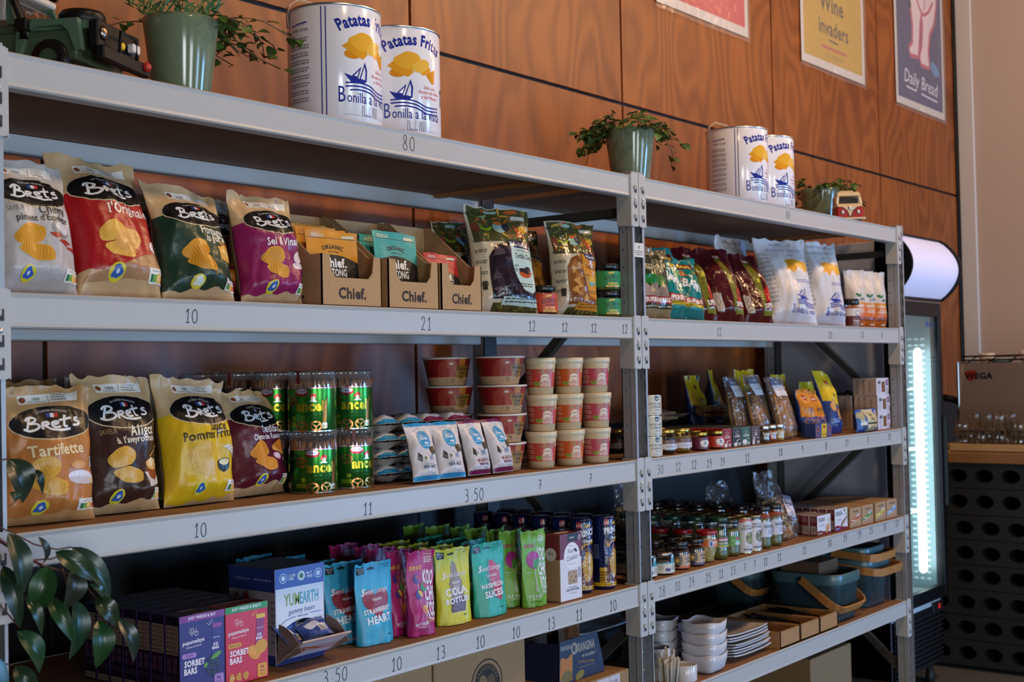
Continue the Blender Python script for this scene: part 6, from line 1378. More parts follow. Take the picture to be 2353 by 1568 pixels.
def sachet(k, loc, rot, lab):
    b = Bag(.075, .065, .016, 0, 120+k, wr=.8); b.mesh('#4a66b4', '#5a78c4', nu=12, nv=12); p = b.paint(); p.poly([(-.036, .03), (.0, .05), (.036, .04), (.036, .01), (-.036, .006)], '#2f479a'); p.poly([(-.02, .02), (.015, .03), (.012, .045), (-.022, .04)], '#d9dce8'); p.bars(.008, .012, .03, .03, k); p.greek(-.03, .056, .02, .003, 2, '#e3e6f0', k)
    o = b.m.build('gummy_sachet', FILM, None, loc, rot); tag(o, 'blue gummy bear sachet in the dispenser box, '+lab, 'sachet', 'gummy bear sachets')
for k, (loc, rot, lab) in enumerate((((.69, .06, Z4+.04), (-.9, .2, .3), 'left one against the side flap'), ((.745, .05, Z4+.05), (-1.0, -.15, -.2), 'middle one lying on the folded flap'), ((.715, .105, Z4+.06), (-.7, .1, .1), 'one still inside behind the others'), ((.77, .095, Z4+.052), (-.8, -.2, -.3), 'right one half inside the opening'), ((.735, .14, Z4+.03), (-.5, 0, .2), 'deepest one inside the box'))): sachet(k, loc, rot, lab)
# ---- stand-up sweet pouches
def pouch(kind):
    C = {'straw': '#35a0c4', 'cola': '#c9c41a', 'melon': '#2aa590', 'pinkloll': '#a81d66', 'greenloll': '#6fa532'}[kind]; lol = 'loll' in kind
    w, h = (.086, .2) if lol else (.112, .185)
    b = Bag(w, h, .046 if not lol else .036, 0, {'straw': 131, 'cola': 132, 'melon': 133, 'pinkloll': 134, 'greenloll': 135}[kind], pouch=True, wr=.7 if not lol else 1.1); b.mesh(C, C, nu=20, nv=28); p = b.paint(); wh = '#e3e2e6'
    if not lol:
        p.rect(-w*.46, h*.86, -w*.24, h*.96, '#17191c'); p.text('Plastic-Free!', -w*.35, h*.925, h*.018, wh, 'b', maxw=w*.19); p.text('Compostable', -w*.35, h*.9, h*.015, wh, 'r', maxw=w*.17); p.text('Pouch', -w*.35, h*.875, h*.015, wh, 'r')
        p.rr(-w*.15, h*.905, w*.05, h*.93, h*.012, '#1a2226'); p.ell(-w*.05, h*.93, w*.03, h*.015, '#1a2226'); p.text('Natural Colours & Flavours', w*.29, h*.955, h*.012, '#1d3f4c' if kind != 'cola' else '#4a4a1c', 'b', maxw=w*.34); p.text('Fat Free', w*.37, h*.935, h*.011, '#1d3f4c', 'b'); p.text('Gluten Free', w*.35, h*.915, h*.011, '#1d3f4c', 'b')
        rnd = random.Random(8)
        if kind == 'straw':
            hp = []
            for k in range(28): a = 2*PI*k/28; hp.append((w*.335*math.sin(a)**3*1.05, h*(.5+.0145*(13*math.cos(a)-5*math.cos(2*a)-2*math.cos(3*a)-math.cos(4*a))*.95)))
            p.poly(hp, '#8e2634'); 
            for k in range(90): X, Z = rnd.uniform(-.3, .3)*w, rnd.uniform(.36, .66)*h; p.ell(X, Z, .0007, .0007, '#c9707a', n=5); p.k -= p.dk*.95
            n1, c1 = ('STRAWBERRY', 'HEART'), 'VEGAN'
        elif kind == 'cola':
            bt = [(-.2, .16), (.24, .16), (.26, .28), (.2, .4), (.21, .56), (.1, .66), (.07, .78), (.03, .82), (-.05, .81), (-.09, .76), (-.1, .66), (-.18, .54), (-.17, .4), (-.19, .28)]
            p.poly([(x*w, z*h) for x, z in bt], '#8f8076'); p.poly([(x*w, min(z, .34)*h) for x, z in bt if z < .45], '#5a3038')
            for k in range(60): X, Z = rnd.uniform(-.16, .2)*w, rnd.uniform(.18, .32)*h; p.ell(X, Z, .0007, .0007, '#c9b5b5', n=5); p.k -= p.dk*.95
            n1, c1 = ('COLA', 'BOTTLES'), 'VEGAN'
        else:
            p.poly([(-.04*w, .76*h), (.12*w, .74*h), (.3*w, .63*h), (.3*w, .3*h), (.22*w, .2*h), (.0*w, .25*h), (-.22*w, .3*h), (-.14*w, .5*h)], '#4a7c7a'); p.poly([(-.02*w, .75*h), (.12*w, .74*h), (.3*w, .63*h), (.3*w, .3*h), (.22*w, .2*h), (.08*w, .23*h), (-.04*w, .5*h)], '#b53a52')
            for k in range(110): X, Z = rnd.uniform(-.14, .28)*w, rnd.uniform(.27, .68)*h; p.ell(X, Z, .0008, .0008, rnd.choice(['#d9a0a8', '#8fb5b0']), n=5); p.k -= p.dk*.95
            n1, c1 = ('WATERMELON', 'SLICES'), 'PLANT-BASED'
        p.text('Sweet Lounge', 0, h*.615, h*.065, wh, 'r', sh=.3, rot=.05, maxw=w*.66); p.text('S', -w*.33, h*.6, h*.085, wh, 'b', sh=.3); p.text(c1, w*.02, h*.525, h*.032, wh, 'b', rot=.04, maxw=w*.36); p.text('FIZZY', w*.03, h*.475, h*.026, wh if kind != 'straw' else '#b55a64', 'r', tr=.3, rot=.04)
        big = {'straw': (.055, .09), 'cola': (.095, .07), 'melon': (.06, .085)}[kind]
        p.text(n1[0], 0, h*.385, h*big[0], wh, 'h', rot=.06, maxw=w*.72); p.text(n1[1], w*.02, h*(.385-big[1]-.035), h*big[1], wh, 'h', rot=.06, maxw=w*.7)
        p.text('130G', w*.2, h*.1, h*.02, '#20282c', 'b')
    else:
        pk = kind == 'pinkloll'
        for k in range(4): p.ell(-w*.36+w*.115*k, h*.79, w*.05, h*.026, '#d9a81c' if pk else '#a82a52'); p.ell(-w*.36+w*.115*k, h*.79, w*.022, h*.013, C)
        p.text('KOO', w*.25, h*.585, h*.17, wh, 'h', sx=.36, maxw=w*.38, rot=-.06); p.text('CHI', w*.26, h*.4, h*.16, wh, 'h', sx=.38, maxw=w*.36, rot=-.04); p.text('KOO', w*.27, h*.22, h*.16, wh, 'h', sx=.36, maxw=w*.36, rot=-.03)
        p.line(spline([(w*.14, h*.205), (w*.26, h*.185), (w*.38, h*.21)]), .003, wh); p.text('LOLLIPOPS', w*.26, h*.155, h*.026, '#d9a81c' if pk else wh, 'b', maxw=w*.36); p.text('0g OF SUGAR', -w*.12, h*.125, h*.036, wh, 'b', sx=.8, maxw=w*.5); p.greek(-w*.25, h*.1, 0, h*.01, 1, wh, 2); p.text('NET WT 2 oz (60g)', -w*.1, h*.06, h*.018, '#3a1420' if pk else '#2c4a18', 'b', maxw=w*.42)
        p.text('ZERO SUGAR', w*.28, h*.93, h*.016, wh, 'b', maxw=w*.26); p.greek(w*.14, h*.9, w*.42, h*.012, 4, wh, 3); p.ell(-w*.05, h*.95, .0025, .0022, '#2a1418')
        if pk:
            for X, Z, c1, c2 in ((-.18, .66, '#4a2a7a', '#a03a40'), (-.14, .48, '#4a2f80', '#d9b01e'), (.06, .56, '#3a8a4a', '#b52a44'), (.02, .3, '#c4602a', '#d9a81c')): p.line([(X*w, Z*h), (X*w+.004, (Z-.16)*h)], .0016, '#c9c4cc'); p.ell(X*w, Z*h, w*.12, h*.055, c1); p.ell(X*w+.002, Z*h, w*.1, h*.045, c2, .6, a0=-90, a1=90)
        else:
            p.line([(-w*.1, h*.2), (-w*.06, h*.5)], .005, '#a8b0a0'); p.ell(-w*.06, h*.6, w*.27, h*.115, '#a02a78'); p.poly([(-w*.06, h*.6), (w*.2, h*.62), (w*.18, h*.54), (w*.02, h*.49), (-w*.14, h*.5)], '#3a8a34'); p.text('vitamin', -w*.3, h*.44, h*.02, wh, 'r', rot=-.1); p.text('C', -w*.28, h*.41, h*.02, wh, 'r')
    p.line([(-w*.5, h*.955), (-w*.485, h*.96)], .0008, '#222222')
    return b
PSRC = {}
def put_pouch(kind, label, x, y, rz, lean=0, dz=0):
    nm = {'straw': 'blue strawberry', 'cola': 'yellow cola', 'melon': 'turquoise watermelon', 'pinkloll': 'magenta lollipop', 'greenloll': 'green lollipop'}[kind]
    if kind not in PSRC:
        b = pouch(kind); o = b.m.build('sweet_pouch', MATTE); PSRC[kind] = (o, -min(v[2] for v in b.m.v))
    else: o = PSRC[kind][0].copy(); COL.objects.link(o)
    o.location = (x, y, Z4+PSRC[kind][1]+.0005+dz); o.rotation_euler = (-math.radians(lean), 0, math.radians(rz)); tag(o, nm+' sweet pouch, '+label, 'sweet pouch', nm+' pouches')
for k, (x, y, rz, ln) in enumerate(((.945, .085, -3, 1), (.912, .145, -6, 2), (.885, .2, 2, 2), (.9, .32, 3, 1), (.87, .41, 0, 1))): put_pouch('straw', ('front one' if k == 0 else ORD[k]+' row back'), x, y, rz, ln)
for k, (x, y, rz, ln) in enumerate(((1.072, .058, -4, 0), (1.052, .105, 3, 1), (1.06, .17, -5, 1), (1.075, .23, 6, 2), (1.06, .3, -2, 1))): put_pouch('pinkloll', ('front one' if k == 0 else ORD[k]+' row back'), x, y, rz, ln)
for k, (x, y, rz, ln) in enumerate(((1.222, .085, -7, 1), (1.235, .15, -3, 0), (1.228, .215, 4, 2), (1.235, .3, -4, 0))): put_pouch('cola', ('front one' if k == 0 else ORD[k]+' row back'), x, y, rz, ln)
for k, (x, y, rz, ln) in enumerate(((1.352, .078, -6, 1), (1.372, .14, 4, 1), (1.36, .205, -5, 1), (1.368, .29, 3, 0))): put_pouch('melon', ('front one' if k == 0 else ORD[k]+' row back'), x, y, rz, ln)
for k, (x, y, rz, ln) in enumerate(((1.515, .06, -9, 0), (1.487, .108, -6, 1), (1.49, .16, 6, 1), (1.483, .22, -4, 2), (1.492, .285, 5, 1), (1.47, .35, -8, 1), (1.45, .42, 3, 1))): put_pouch('greenloll', ('front one' if k == 0 else ORD[k]+' row back'), x, y, rz, ln)
# ---- cookie cartons and biscuit rolls
def cookie():
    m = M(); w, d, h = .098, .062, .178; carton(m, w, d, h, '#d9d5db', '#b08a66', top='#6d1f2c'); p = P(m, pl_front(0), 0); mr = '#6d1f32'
    p.rect(-w*.5, h*.63, w*.5, h, mr); p.rect(-w*.16, h*.88, w*.36, h, '#17130f'); p.text('GLUTEN FREE', w*.05, h*.925, h*.022, '#e3ddd6', 'b', sx=.6, maxw=w*.3); p.ell(w*.4, h*.92, w*.065, h*.036, '#d9cfd0'); p.ell(w*.4, h*.92, w*.05, h*.028, mr); p.text('X', w*.4, h*.91, h*.025, '#d9cfd0', 'r')
    p.ell(w*.04, h*.66, w*.37, h*.205, '#e3e0e4'); p.text('Kea', -w*.03, h*.71, h*.065, '#17130f', 'r', sh=.3); p.text('Cookies', w*.04, h*.6, h*.075, '#17130f', 'r', sh=.25, rot=.12, maxw=w*.52); p.ell(w*.21, h*.74, w*.09, h*.022, '#2a2018', -.5); p.line(spline([(-w*.18, h*.56), (w*.05, h*.535), (w*.25, h*.56)]), .0008, '#17130f'); p.line(spline([(-w*.1, h*.8), (0, h*.82), (w*.1, h*.81)]), .0008, '#17130f')
    p.rect(-w*.14, h*.24, w*.28, h*.44, '#a98a66'); rnd = random.Random(3); p.ell(w*.02, h*.36, w*.14, h*.06, '#b89872', wob=.2)
    for k in range(9): p.ell(rnd.uniform(-.1, .24)*w, rnd.uniform(.26, .42)*h, .002, .003, '#6a4c30')
    p.text('DELICIOUS HOMESTYLE', w*.06, h*.185, h*.014, '#4a4446', 'b', maxw=w*.44); p.text('CHOC CHIP COOKIES', w*.05, h*.14, h*.03, '#2a2226', 'b', sx=.75, maxw=w*.62); p.text('Made in New Zealand', w*.07, h*.095, h*.014, '#4a4446', 'r', sh=.2, maxw=w*.36)
    p.greek(w*.32, h*.46, w*.46, h*.01, 9, '#7d767c', 5)
    p = P(m, pl_left(-w/2), 0); p.rect(-d, h*.63, 0, h, '#7a2a30'); p.ell(-d*.5, h*.7, d*.3, h*.1, '#d9cfc8'); p.text('Kea', -d*.5, h*.7, h*.04, '#2a1d18', 'r', sh=.3); p = P(m, pl_top(h), 0); p.ell(0, d*.5, w*.3, d*.25, '#c9bcb8')
    return m
src = cookie().build('cookie_carton', CARD); src.location = (1.637, .026, Z4+.0003); tag(src, 'white and burgundy gluten free cookie carton, front one', 'cookie carton', 'cookie cartons')
for k in range(3): o = src.copy(); COL.objects.link(o); o.location = (1.635, .09+.064*k, Z4+.0003); tag(o, 'white and burgundy gluten free cookie carton, '+ORD[k+1]+' row back', 'cookie carton', 'cookie cartons')
def roll_pack():
    r, h = .0325, .205; m = M(); m.lathe([(.0005, .001), (r*.8, 0), (r*.97, .004), (r, .012), (r, h*.5), (r*.94, h*.62), (r, h*.72), (r, h-.01), (r*.96, h-.003), (r*.7, h), (.0005, h-.003)], 32, '#141d4c')
    p = P(m, cyl(r+.0004, -116), 0, us=.005, sm=True); n = PI*r
    p.rect(-.02, h*.875, -.006, h*.96, '#a3202a'); p.text('LU', -.013, h*.895, h*.042, '#e6dcd6', 'b'); p.poly([(.005, h*.885), (.022, h*.885), (.024, h*.93), (.018, h*.905), (.0135, h*.935), (.009, h*.905), (.003, h*.93)], '#c9a02c')
    p.ell(.012, h*.9, .017, .018, '#2f6ab4') if 0 else None
    p.text('PRINCE', .01, h*.77, h*.085, '#b9c0cc', 'h', sx=.75, maxw=.06, rot=.12); p.text('PRINCE', .0105, h*.772, h*.085, '#e3e6ea', 'b', sx=.75, maxw=.058, rot=.12)
    p.text('GOUT', .016, h*.735, h*.018, '#d9a82c', 'b'); p.text('Chocolat', .016, h*.685, h*.04, '#e6dfd4', 'h', sx=.8, maxw=.034, rot=.05); p.poly([(-.004, h*.63), (.034, h*.66), (.034, h*.69), (-.004, h*.66)], '#d39a1e'); p.text('au BLÉ COMPLET', .016, h*.645, h*.022, '#3a1d14', 'h', rot=.12, maxw=.034)
    p.poly([(-.012, h*.1), (.03, h*.08), (.03, h*.55), (.012, h*.63), (-.012, h*.55)], '#5a1f1a')
    p.ell(.014, h*.36, .0195, .041, '#b58a3c', wob=.04); p.ell(.014, h*.37, .016, .034, '#c79c4a')
    for k in range(5): p.line([(.002+.005*k, h*.22), (.001+.0055*k, h*.52)], .0009, '#a87c30')
    p.ell(-.008, h*.62, .006, .009, '#c9966a'); p.ell(-.008, h*.655, .007, .005, '#5a2a18'); p.poly([(-.022, h*.58), (.004, h*.58), (.0, h*.44), (-.02, h*.46)], '#2c3f7c')
    p.rect(-.034, h*.1, -.014, h*.3, '#c99a24'); 
    for k in range(4): p.line([(-.033, h*(.13+.035*k)), (-.015, h*(.13+.035*k))], .003, '#4a2414')
    p.poly([(-n, h*.045), (n, h*.045), (n, h*.095), (-n, h*.095)], '#d3a81c'); p.text("S'OUVRE ET SE REFERME", .014, h*.058, h*.026, '#5a1a1a', 'h', maxw=.07); p.greek(-.06, h*.6, -.035, .003, 8, '#8a90b0', 3)
    return m
src = roll_pack().build('biscuit_roll', GLOSSY)
k = 0
for c, X in enumerate((1.757, 1.846)):
    for row in range(6):
        o = src if k == 0 else src.copy()
        if k: COL.objects.link(o)
        o.location = (X-(0 if row else 0)+(.004 if row % 2 else 0), (.078, .062)[c]+.07*row, Z4+.0003); o.rotation_euler = (0, 0, math.radians((-14, 0, 8, -6, 12, 3)[(row+c*2) % 6])); k += 1
        tag(o, 'dark blue round biscuit roll, '+('front one' if row == 0 else ORD[row]+' row back')+(' beside the cookie cartons' if c == 0 else ' beside the middle upright'), 'biscuit roll', 'blue biscuit rolls')
# ================================================================ FOURTH SHELF, FAR BAY
def rowname(k): return 'front one' if k == 0 else ORD[k]+' row back'
def pate(p, r, h): band(p, r, h*.08, h*.5, '#c9c6b4'); band(p, r, h*.5, h*.56, '#4a8fa0'); p.poly([(.012, h*.92), (.024, h*.92), (.026, h*.56), (.01, h*.56)], '#4a8fa0'); p.ell(.018, h*.82, .004, .005, '#cfd6d2'); p.poly([(-.008, h*.16), (.008, h*.16), (.01, h*.32), (.004, h*.28), (-.004, h*.34), (-.01, h*.26)], '#4a3560'); p.greek(-.03, h*.4, -.012, h*.03, 4, '#7d7a70', 3); p.greek(.012, h*.4, .034, h*.035, 4, '#5a6a78', 4)
for k, (x, y) in enumerate(((2.152, .062), (2.066, .07), (2.1, .15))):
    jar('pate_jar', 'low pâté jar with silver lid and blue label, '+('beside the mixed olives', 'half hidden by the middle upright', 'in the row behind')[k], 'paste jar', x, y, Z4, .0385, .066, GLASS, '#4a382c', '#8d8078', pate, 'low paste jars', lidh=.012, a0=-118, lidm=METAL)
def olive_l(p, r, h, nm, c): band(p, r, h*.12, h*.56, '#b5936e'); band(p, r, h*.06, h*.14, c); p.ell(-.02, h*.34, .016, .021, '#1b1410'); 
def olive_label(nm, c):
    def f(p, r, h):
        olive_l(p, r, h, nm, c)
        for i in range(4):
            for j in range(4): p.rect(-.031+.0062*i, h*.2+.0062*j*1.1, -.0275+.0062*i, h*.2+.0062*j*1.1+.0035, '#8a6a4c')
        p.ell(-.02, h*.34, .006, .007, '#b5933e'); p.text('organic', .018, h*.48, h*.035, '#5a4634', 'r'); p.text(nm, .019, h*.37, h*.08, '#2a2018', 'b', maxw=.024); p.text('olives', .02, h*.26, h*.08, '#2a2018', 'b', maxw=.02)
    return f
for row in range(3):
    for c, (x, nm, col) in enumerate(((2.262, 'mixed', '#c25a26'), (2.347, 'kalamata', '#4a3560'))):
        if row == 2 and c == 1: continue
        jar('olive_jar', 'black-lidded jar of dark '+nm+' olives, '+rowname(row), 'olive jar', x-.012*row, .07+.08*row-.004*c, Z4, .0355, .084, GLASS, '#2a1214', '#121110', olive_label(nm, col), 'dark olive jars', lidh=.014, a0=-122)
def must(p, r, h): band(p, r, h*.5, h*.72, '#c9601a'); p.text('AMORA', .02, h*.6, h*.07, '#e6d2c4', 'h', maxw=.03); p.ell(-.002, h*.6, .008, .011, '#c9cfe0'); p.ell(-.002, h*.6, .005, .008, '#3a4f8a'); p.text('FINE ET FORTE', .0, h*.76, h*.045, '#e6e2d8', 'h', maxw=.034); p.greek(.008, h*.54, .032, h*.03, 1, '#e3b07a', 4)
for row in range(4):
    sh = [(.022, .0), (.024, .003), (.025, .014), (.0335, .04), (.035, .075), (.0345, .088)]
    jar('mustard_glass', 'red-lidded glass of pale mustard, '+rowname(row), 'mustard glass', 2.43-.01*row, .066+.082*row, Z4, .034, .1, GLASS, '#b09a5c', '#8e1218', must, 'mustard glasses', lidh=.013, a0=-122, lr=.0345, shape=sh, fill=.98)
def ghk(lb1, lb2):
    def f(p, r, h):
        band(p, r, h*.3, h*.56, '#2a5a30' if lb1 else '#4f8a2a'); 
        if lb1: p.rr(-.02, h*.43, .022, h*.53, .006, '#8e1a2a'); p.text('AMORA', .001, h*.45, h*.05, '#e3d9dc', 'h', maxw=.034); p.text("CROQ'VERT", .0, h*.37, h*.04, '#e3e0c4', 'h', maxw=.038); p.rect(-.03, h*.31, .03, h*.34, '#c9b81e')
        else: p.rr(.004, h*.46, .022, h*.53, .003, '#a3202a'); p.text('Cornichons', .004, h*.42, h*.035, '#e6e8d4', 'r', maxw=.028); p.ell(.012, h*.36, .011, .005, '#d3dade'); p.greek(.006, h*.365, .018, .002, 2, '#4a5a6a', 2); p.rect(-PI*r, h*.3, PI*r, h*.31, '#8a9a2a')
    return f
for row in range(5):
    sh = [(.028, .0), (.03, .004), (.032, .02), (.029, .045), (.031, .075), (.03, .105), (.026, .116), (.029, .12)]
    jar('gherkin_jar', 'tall jar of small gherkins with a dark green lid, '+rowname(row), 'gherkin jar', 2.508-.012*row, .066+.078*row, Z4, .033, .134, GLASS, '#4f5a1e', '#123a2a', ghk(1, 0), 'tall gherkin jars', lidh=.014, a0=-122, lr=.0325, shape=sh)
for row in range(3):
    jar('gherkin_jar', 'gherkin jar with a bright green label and black lid, '+rowname(row), 'gherkin jar', 2.592, .072+.076*row, Z4, .0345, .119, GLASS, '#55591e', '#16201a', ghk(0, 1), 'green label gherkin jars', lidh=.013, a0=-122)
def mcan(c1, red):
    r, h = .0275, .12; m = M(); m.lathe([(.0005, .001), (r-.001, 0), (r+.0008, .001), (r+.0008, .003), (r, .005), (r, h-.005), (r+.0008, h-.003), (r+.0008, h-.001), (r-.001, h), (r-.003, h-.003), (.0005, h-.003)], 32, '#c9b98a'); 
    p = P(m, cyl(r+.0002, -124), 1, us=.005, sm=True); n = PI*r
    p.rect(-n, .005, n, h-.005, '#cfcacd'); p.poly([(-n, h*.88), (-.014, h*.86), (0, h*.91), (.016, h*.87), (n, h*.88), (n, h-.005), (-n, h-.005)], c1)
    p.text('MAESTRO', .002, h*.74, h*.055, '#3a3436', 'b', maxw=.032); p.text('ACEITUNERO', .002, h*.66, h*.06, '#2a2426', 'h', maxw=.042)
    p.ell(.012, h*.43, .0165, .021, '#5a5426'); rnd = random.Random(5)
    for k in range(26): a, q = rnd.uniform(0, 6.3), math.sqrt(rnd.random()); p.ell(.012+.0135*q*math.cos(a), h*.43+.018*q*math.sin(a), .0042, .0036, rnd.choice(['#8d8a3a', '#a39c4c', '#7a7530'] if red else ['#7d7558', '#948a66', '#6a624a']), a, n=10)
    p.greek(-.004, h*.2, .02, .002, 1, '#6a6468', 3); p.text('Red Pepper' if red else 'ANCHOVY', .006, h*.1, h*.065, '#2a2426', 'h', maxw=.036); return m
for c, (x, c1, nm) in enumerate(((2.66, '#c0645a', 'salmon'), (2.728, '#33383c', 'charcoal'))):
    src = None
    for row in range(7):
        if src is None: src = mcan(c1, c == 0).build('olive_can', [METAL, CARD]); o = src
        else: o = src.copy(); COL.objects.link(o)
        o.location = (x-.004*(row % 2), .058+.0585*row, Z4); tag(o, 'slim white olive can with a '+nm+' top band, '+rowname(row), 'can', 'slim olive cans')
def pick(p, r, h): band(p, r, h*.28, h*.6, '#c4c2cc'); p.ell(0, h*.6, .03, h*.05, '#c4c2cc'); p.text('BANDERILLAS', .022, h*.5, h*.075, '#17161a', 'h', sx=.8, maxw=.062); p.line([(-.02, h*.46), (.04, h*.46)], .0006, '#4a4850'); p.greek(.006, h*.42, .034, h*.022, 3, '#5a5862', 3); p.greek(-.03, h*.5, -.014, h*.016, 8, '#7d7b88', 5)
for c, x in enumerate((2.808, 2.89)):
    for row in range(6):
        j = jar('pickle_jar', 'tall black-lidded jar of pickled skewers, '+rowname(row)+(' of the left column' if c == 0 else ' of the right column'), 'pickle jar', x-.008*row, .066+.08*row, Z4, .033, .141, GLASS, '#5a5a22', '#131312', pick, 'tall pickle jars', lidh=.015, a0=-124)
        cm = M(); cm.lathe([(.0298, .09), (.0298, .112), (.026, .118), (.0005, .119)], 20, '#8e3a14'); cm.build('red_pepper_layer', LIQ, j)
# ---- clear bags of crackers
def cracker_cello(label, x, y, w, h, n, seed, lab, rz=0, lean=10, roll=0):
    t = thing('crispbread_bag', label, 'crispbread bag', (x, y, Z4+.002), 0, 'clear bags of crispbread', rot=(-math.radians(lean), 0, math.radians(rz))); rnd = random.Random(seed); m = M()
    for k in range(n):
        u, q, z = rnd.uniform(-.34, .34)*w, rnd.uniform(-.024, .024), rnd.uniform(.02, .55)*h; s_ = rnd.uniform(.015, .021)
        R_ = Matrix.Rotation(rnd.uniform(0, 6), 3, 'Z') @ Matrix.Rotation(rnd.uniform(-.9, .9)+PI/2*rnd.choice((0, 1)), 3, 'X') @ Matrix.Rotation(rnd.uniform(-.6, .6), 3, 'Y'); c = Vector((u, q, z))
        vs = [c+R_ @ Vector((a*s_, b*s_, e*.0013+.002*a*b)) for e in (-1, 1) for a, b in ((-1, -1), (1, -1), (1, 1), (-1, 1))]
        m.add(vs, [(3, 2, 1, 0), (4, 5, 6, 7), (0, 1, 5, 4), (1, 2, 6, 5), (2, 3, 7, 6), (3, 0, 4, 7)], rnd.choice(['#c9a06a', '#d3ae7c', '#b98d55', '#a87a45']))
    m.build('crispbread', FOOD, t)['kind'] = 'stuff'
    b = Bag(w*1.05, h, .085, 0, seed, wr=2.4, flare=-.15); b.mesh('#ffffff', nu=26, nv=30); m2 = M(); m2.add(b.m.v, b.m.f, '#ffffff', 0, True); m2.build('clear_bag', CELLO, t)
    if lab:
        m = M(); p = P(m, lambda u, v, k: Vector((u*.98+.01, -.046-k-.06*(v-h*.4)*0, v)), 0); r0 = -.22
        p.rect(-.026, h*.26, .04, h*.5, '#cfcdd8', r0); p.rect(-.014, h*.42, .052, h*.56, '#5f6180', r0); p.text('BAYLIES', .018, h*.46, h*.045, '#e0dde6', 'b', rot=r0, maxw=.046); p.greek(-.014, h*.4, .028, h*.02, 1, '#7d7a8a', 3); p.greek(-.002, h*.32, .02, h*.014, 1, '#5a5866', 4); m.build('paper_label', PAPER, t)
cracker_cello('clear bag of crispbread squares at the front with a slate and white label', 3.04, .085, .165, .26, 70, 141, True, 4, 24)
cracker_cello('clear bag of crispbread behind the tall pickle jars, empty neck standing up', 2.66, .5, .17, .22, 40, 142, False, 0, 4)
cracker_cello('clear bag of crispbread in shadow between the other two', 3.02, .34, .16, .2, 36, 143, False, 0, 6)
# ---- tinned fish cartons
def cuca(tall):
    w, d, h = .112, .031, (.073, .083)[tall]; m = M(); carton(m, w, d, h, '#d6d6de', side='#5e1620', top='#8a7a78'); p = P(m, pl_front(0), 0); rd = '#7a1826'
    p.text('CUCA', -w*.18, h*.7, h*.17, '#16151a', 'h', maxw=w*.5); p.text('ATUN CLARO' if not tall else 'NAVAJAS', -w*.16, h*.46, h*.07, '#8d8fa3', 'r', maxw=w*.44)
    p.poly([(-w*.5, 0), (w*.5, 0), (w*.5, h*.12), (w*.2, h*.16), (-w*.1, h*.2), (-w*.3, h*.27), (-w*.5, h*.23)], rd); p.rr(-w*.46, h*.06, -w*.12, h*.15, .002, '#6a7f52' if not tall else '#2f4f9a'); p.greek(-w*.42, h*.11, -w*.16, h*.03, 1, '#d9d6d0', 2)
    if not tall: p.ell(w*.26, h*.3, w*.16, h*.18, '#c08a5a', .6, wob=.1); p.ell(w*.32, h*.45, w*.1, h*.1, '#d3a26c'); p.ell(w*.36, h*.72, w*.1, h*.1, '#b8bfa8', wob=.2)
    else: p.ell(w*.2, h*.38, w*.3, h*.09, '#6a3424', .5); p.line([(w*.05, h*.2), (w*.4, h*.52)], h*.07, '#d9c9b4'); p.ell(w*.28, h*.88, w*.06, h*.08, '#8a7a3a'); p.ell(w*.38, h*.7, w*.12, h*.07, '#b5bfa0', wob=.2)
    p = P(m, pl_left(-w/2), 0); p.rect(-d*.86, h*.08, -d*.14, h*.5, '#8d7f74'); p.bars(-d*.8, h*.1, -d*.2, h*.46, 4, '#a89a8e', '#2a1d1d', True); p.greek(-d*.85, h*.9, -d*.2, h*.03, 5, '#a87a78', 3)
    return m
for c, (x, tall) in enumerate(((3.222, 0), (3.372, 1))):
    src = None
    for row in range(9):
        if src is None: src = cuca(tall).build('fish_carton', CARD); o = src
        else: o = src.copy(); COL.objects.link(o)
        o.location = (x+(.018 if c == 0 and row > 1 else 0), .03+.0325*row, Z4); tag(o, ('white and red tinned fish carton in the lower column' if c == 0 else 'white and red tinned razor clam carton in the taller column')+', '+rowname(row), 'fish carton', 'white and red fish cartons')
def pin(c):
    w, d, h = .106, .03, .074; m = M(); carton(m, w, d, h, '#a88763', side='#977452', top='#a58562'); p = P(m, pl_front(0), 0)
    p.text('Pan do Mar', 0, h*.76, h*.1, '#33271c', 'b', sh=.2, maxw=w*.44); p.poly([(-w*.46, h*.2), (-w*.46, h*.38), (w*.4, h*.62), (w*.4, h*.48)], c); p.greek(-w*.38, h*.33, -w*.05, h*.06, 1, '#e0dcc8', 3); p.poly([(-w*.4, h*.16), (w*.2, h*.33), (w*.2, h*.37), (-w*.4, h*.2)], '#c9b498')
    p.ell(w*.2, h*.6, w*.18, h*.06, '#8d9aa8', .25); p.ell(w*.2, h*.585, w*.15, h*.03, '#d3d6d6', .25); p.greek(-w*.4, h*.1, w*.3, h*.025, 1, '#7d6548', 5); p.ell(w*.42, h*.1, .0022, .0022, '#4a3a2c'); return m
for c, (x, col, nm) in enumerate(((3.498, '#b5562c', 'orange'), (3.612, '#4f8a3f', 'green'), (3.739, '#c4ad2c', 'yellow'), (3.853, '#6f96c9', 'pale blue'))):
    src = None
    for row in range(9):
        if src is None: src = pin(col).build('fish_carton', KRAFT); o = src
        else: o = src.copy(); COL.objects.link(o)
        o.location = (x, .028+.0315*row, Z4); tag(o, 'kraft tinned fish carton with a slanting '+nm+' stripe, '+rowname(row), 'fish carton', 'kraft fish cartons')
m = M(); m.box(-.035, .035, -.028, .028, 0, .014, '#1d1a1a', 0, .004); m.lathe([(.024, .0145), (.022, .016), (.0005, .016)], 16, '#2a2626'); tag(m.build('black_tin', BLACKP, None, (3.42, .3, Z4+.0832), (0, 0, .3)), 'flat black tin lying on top of the fish cartons at the back', 'tin')
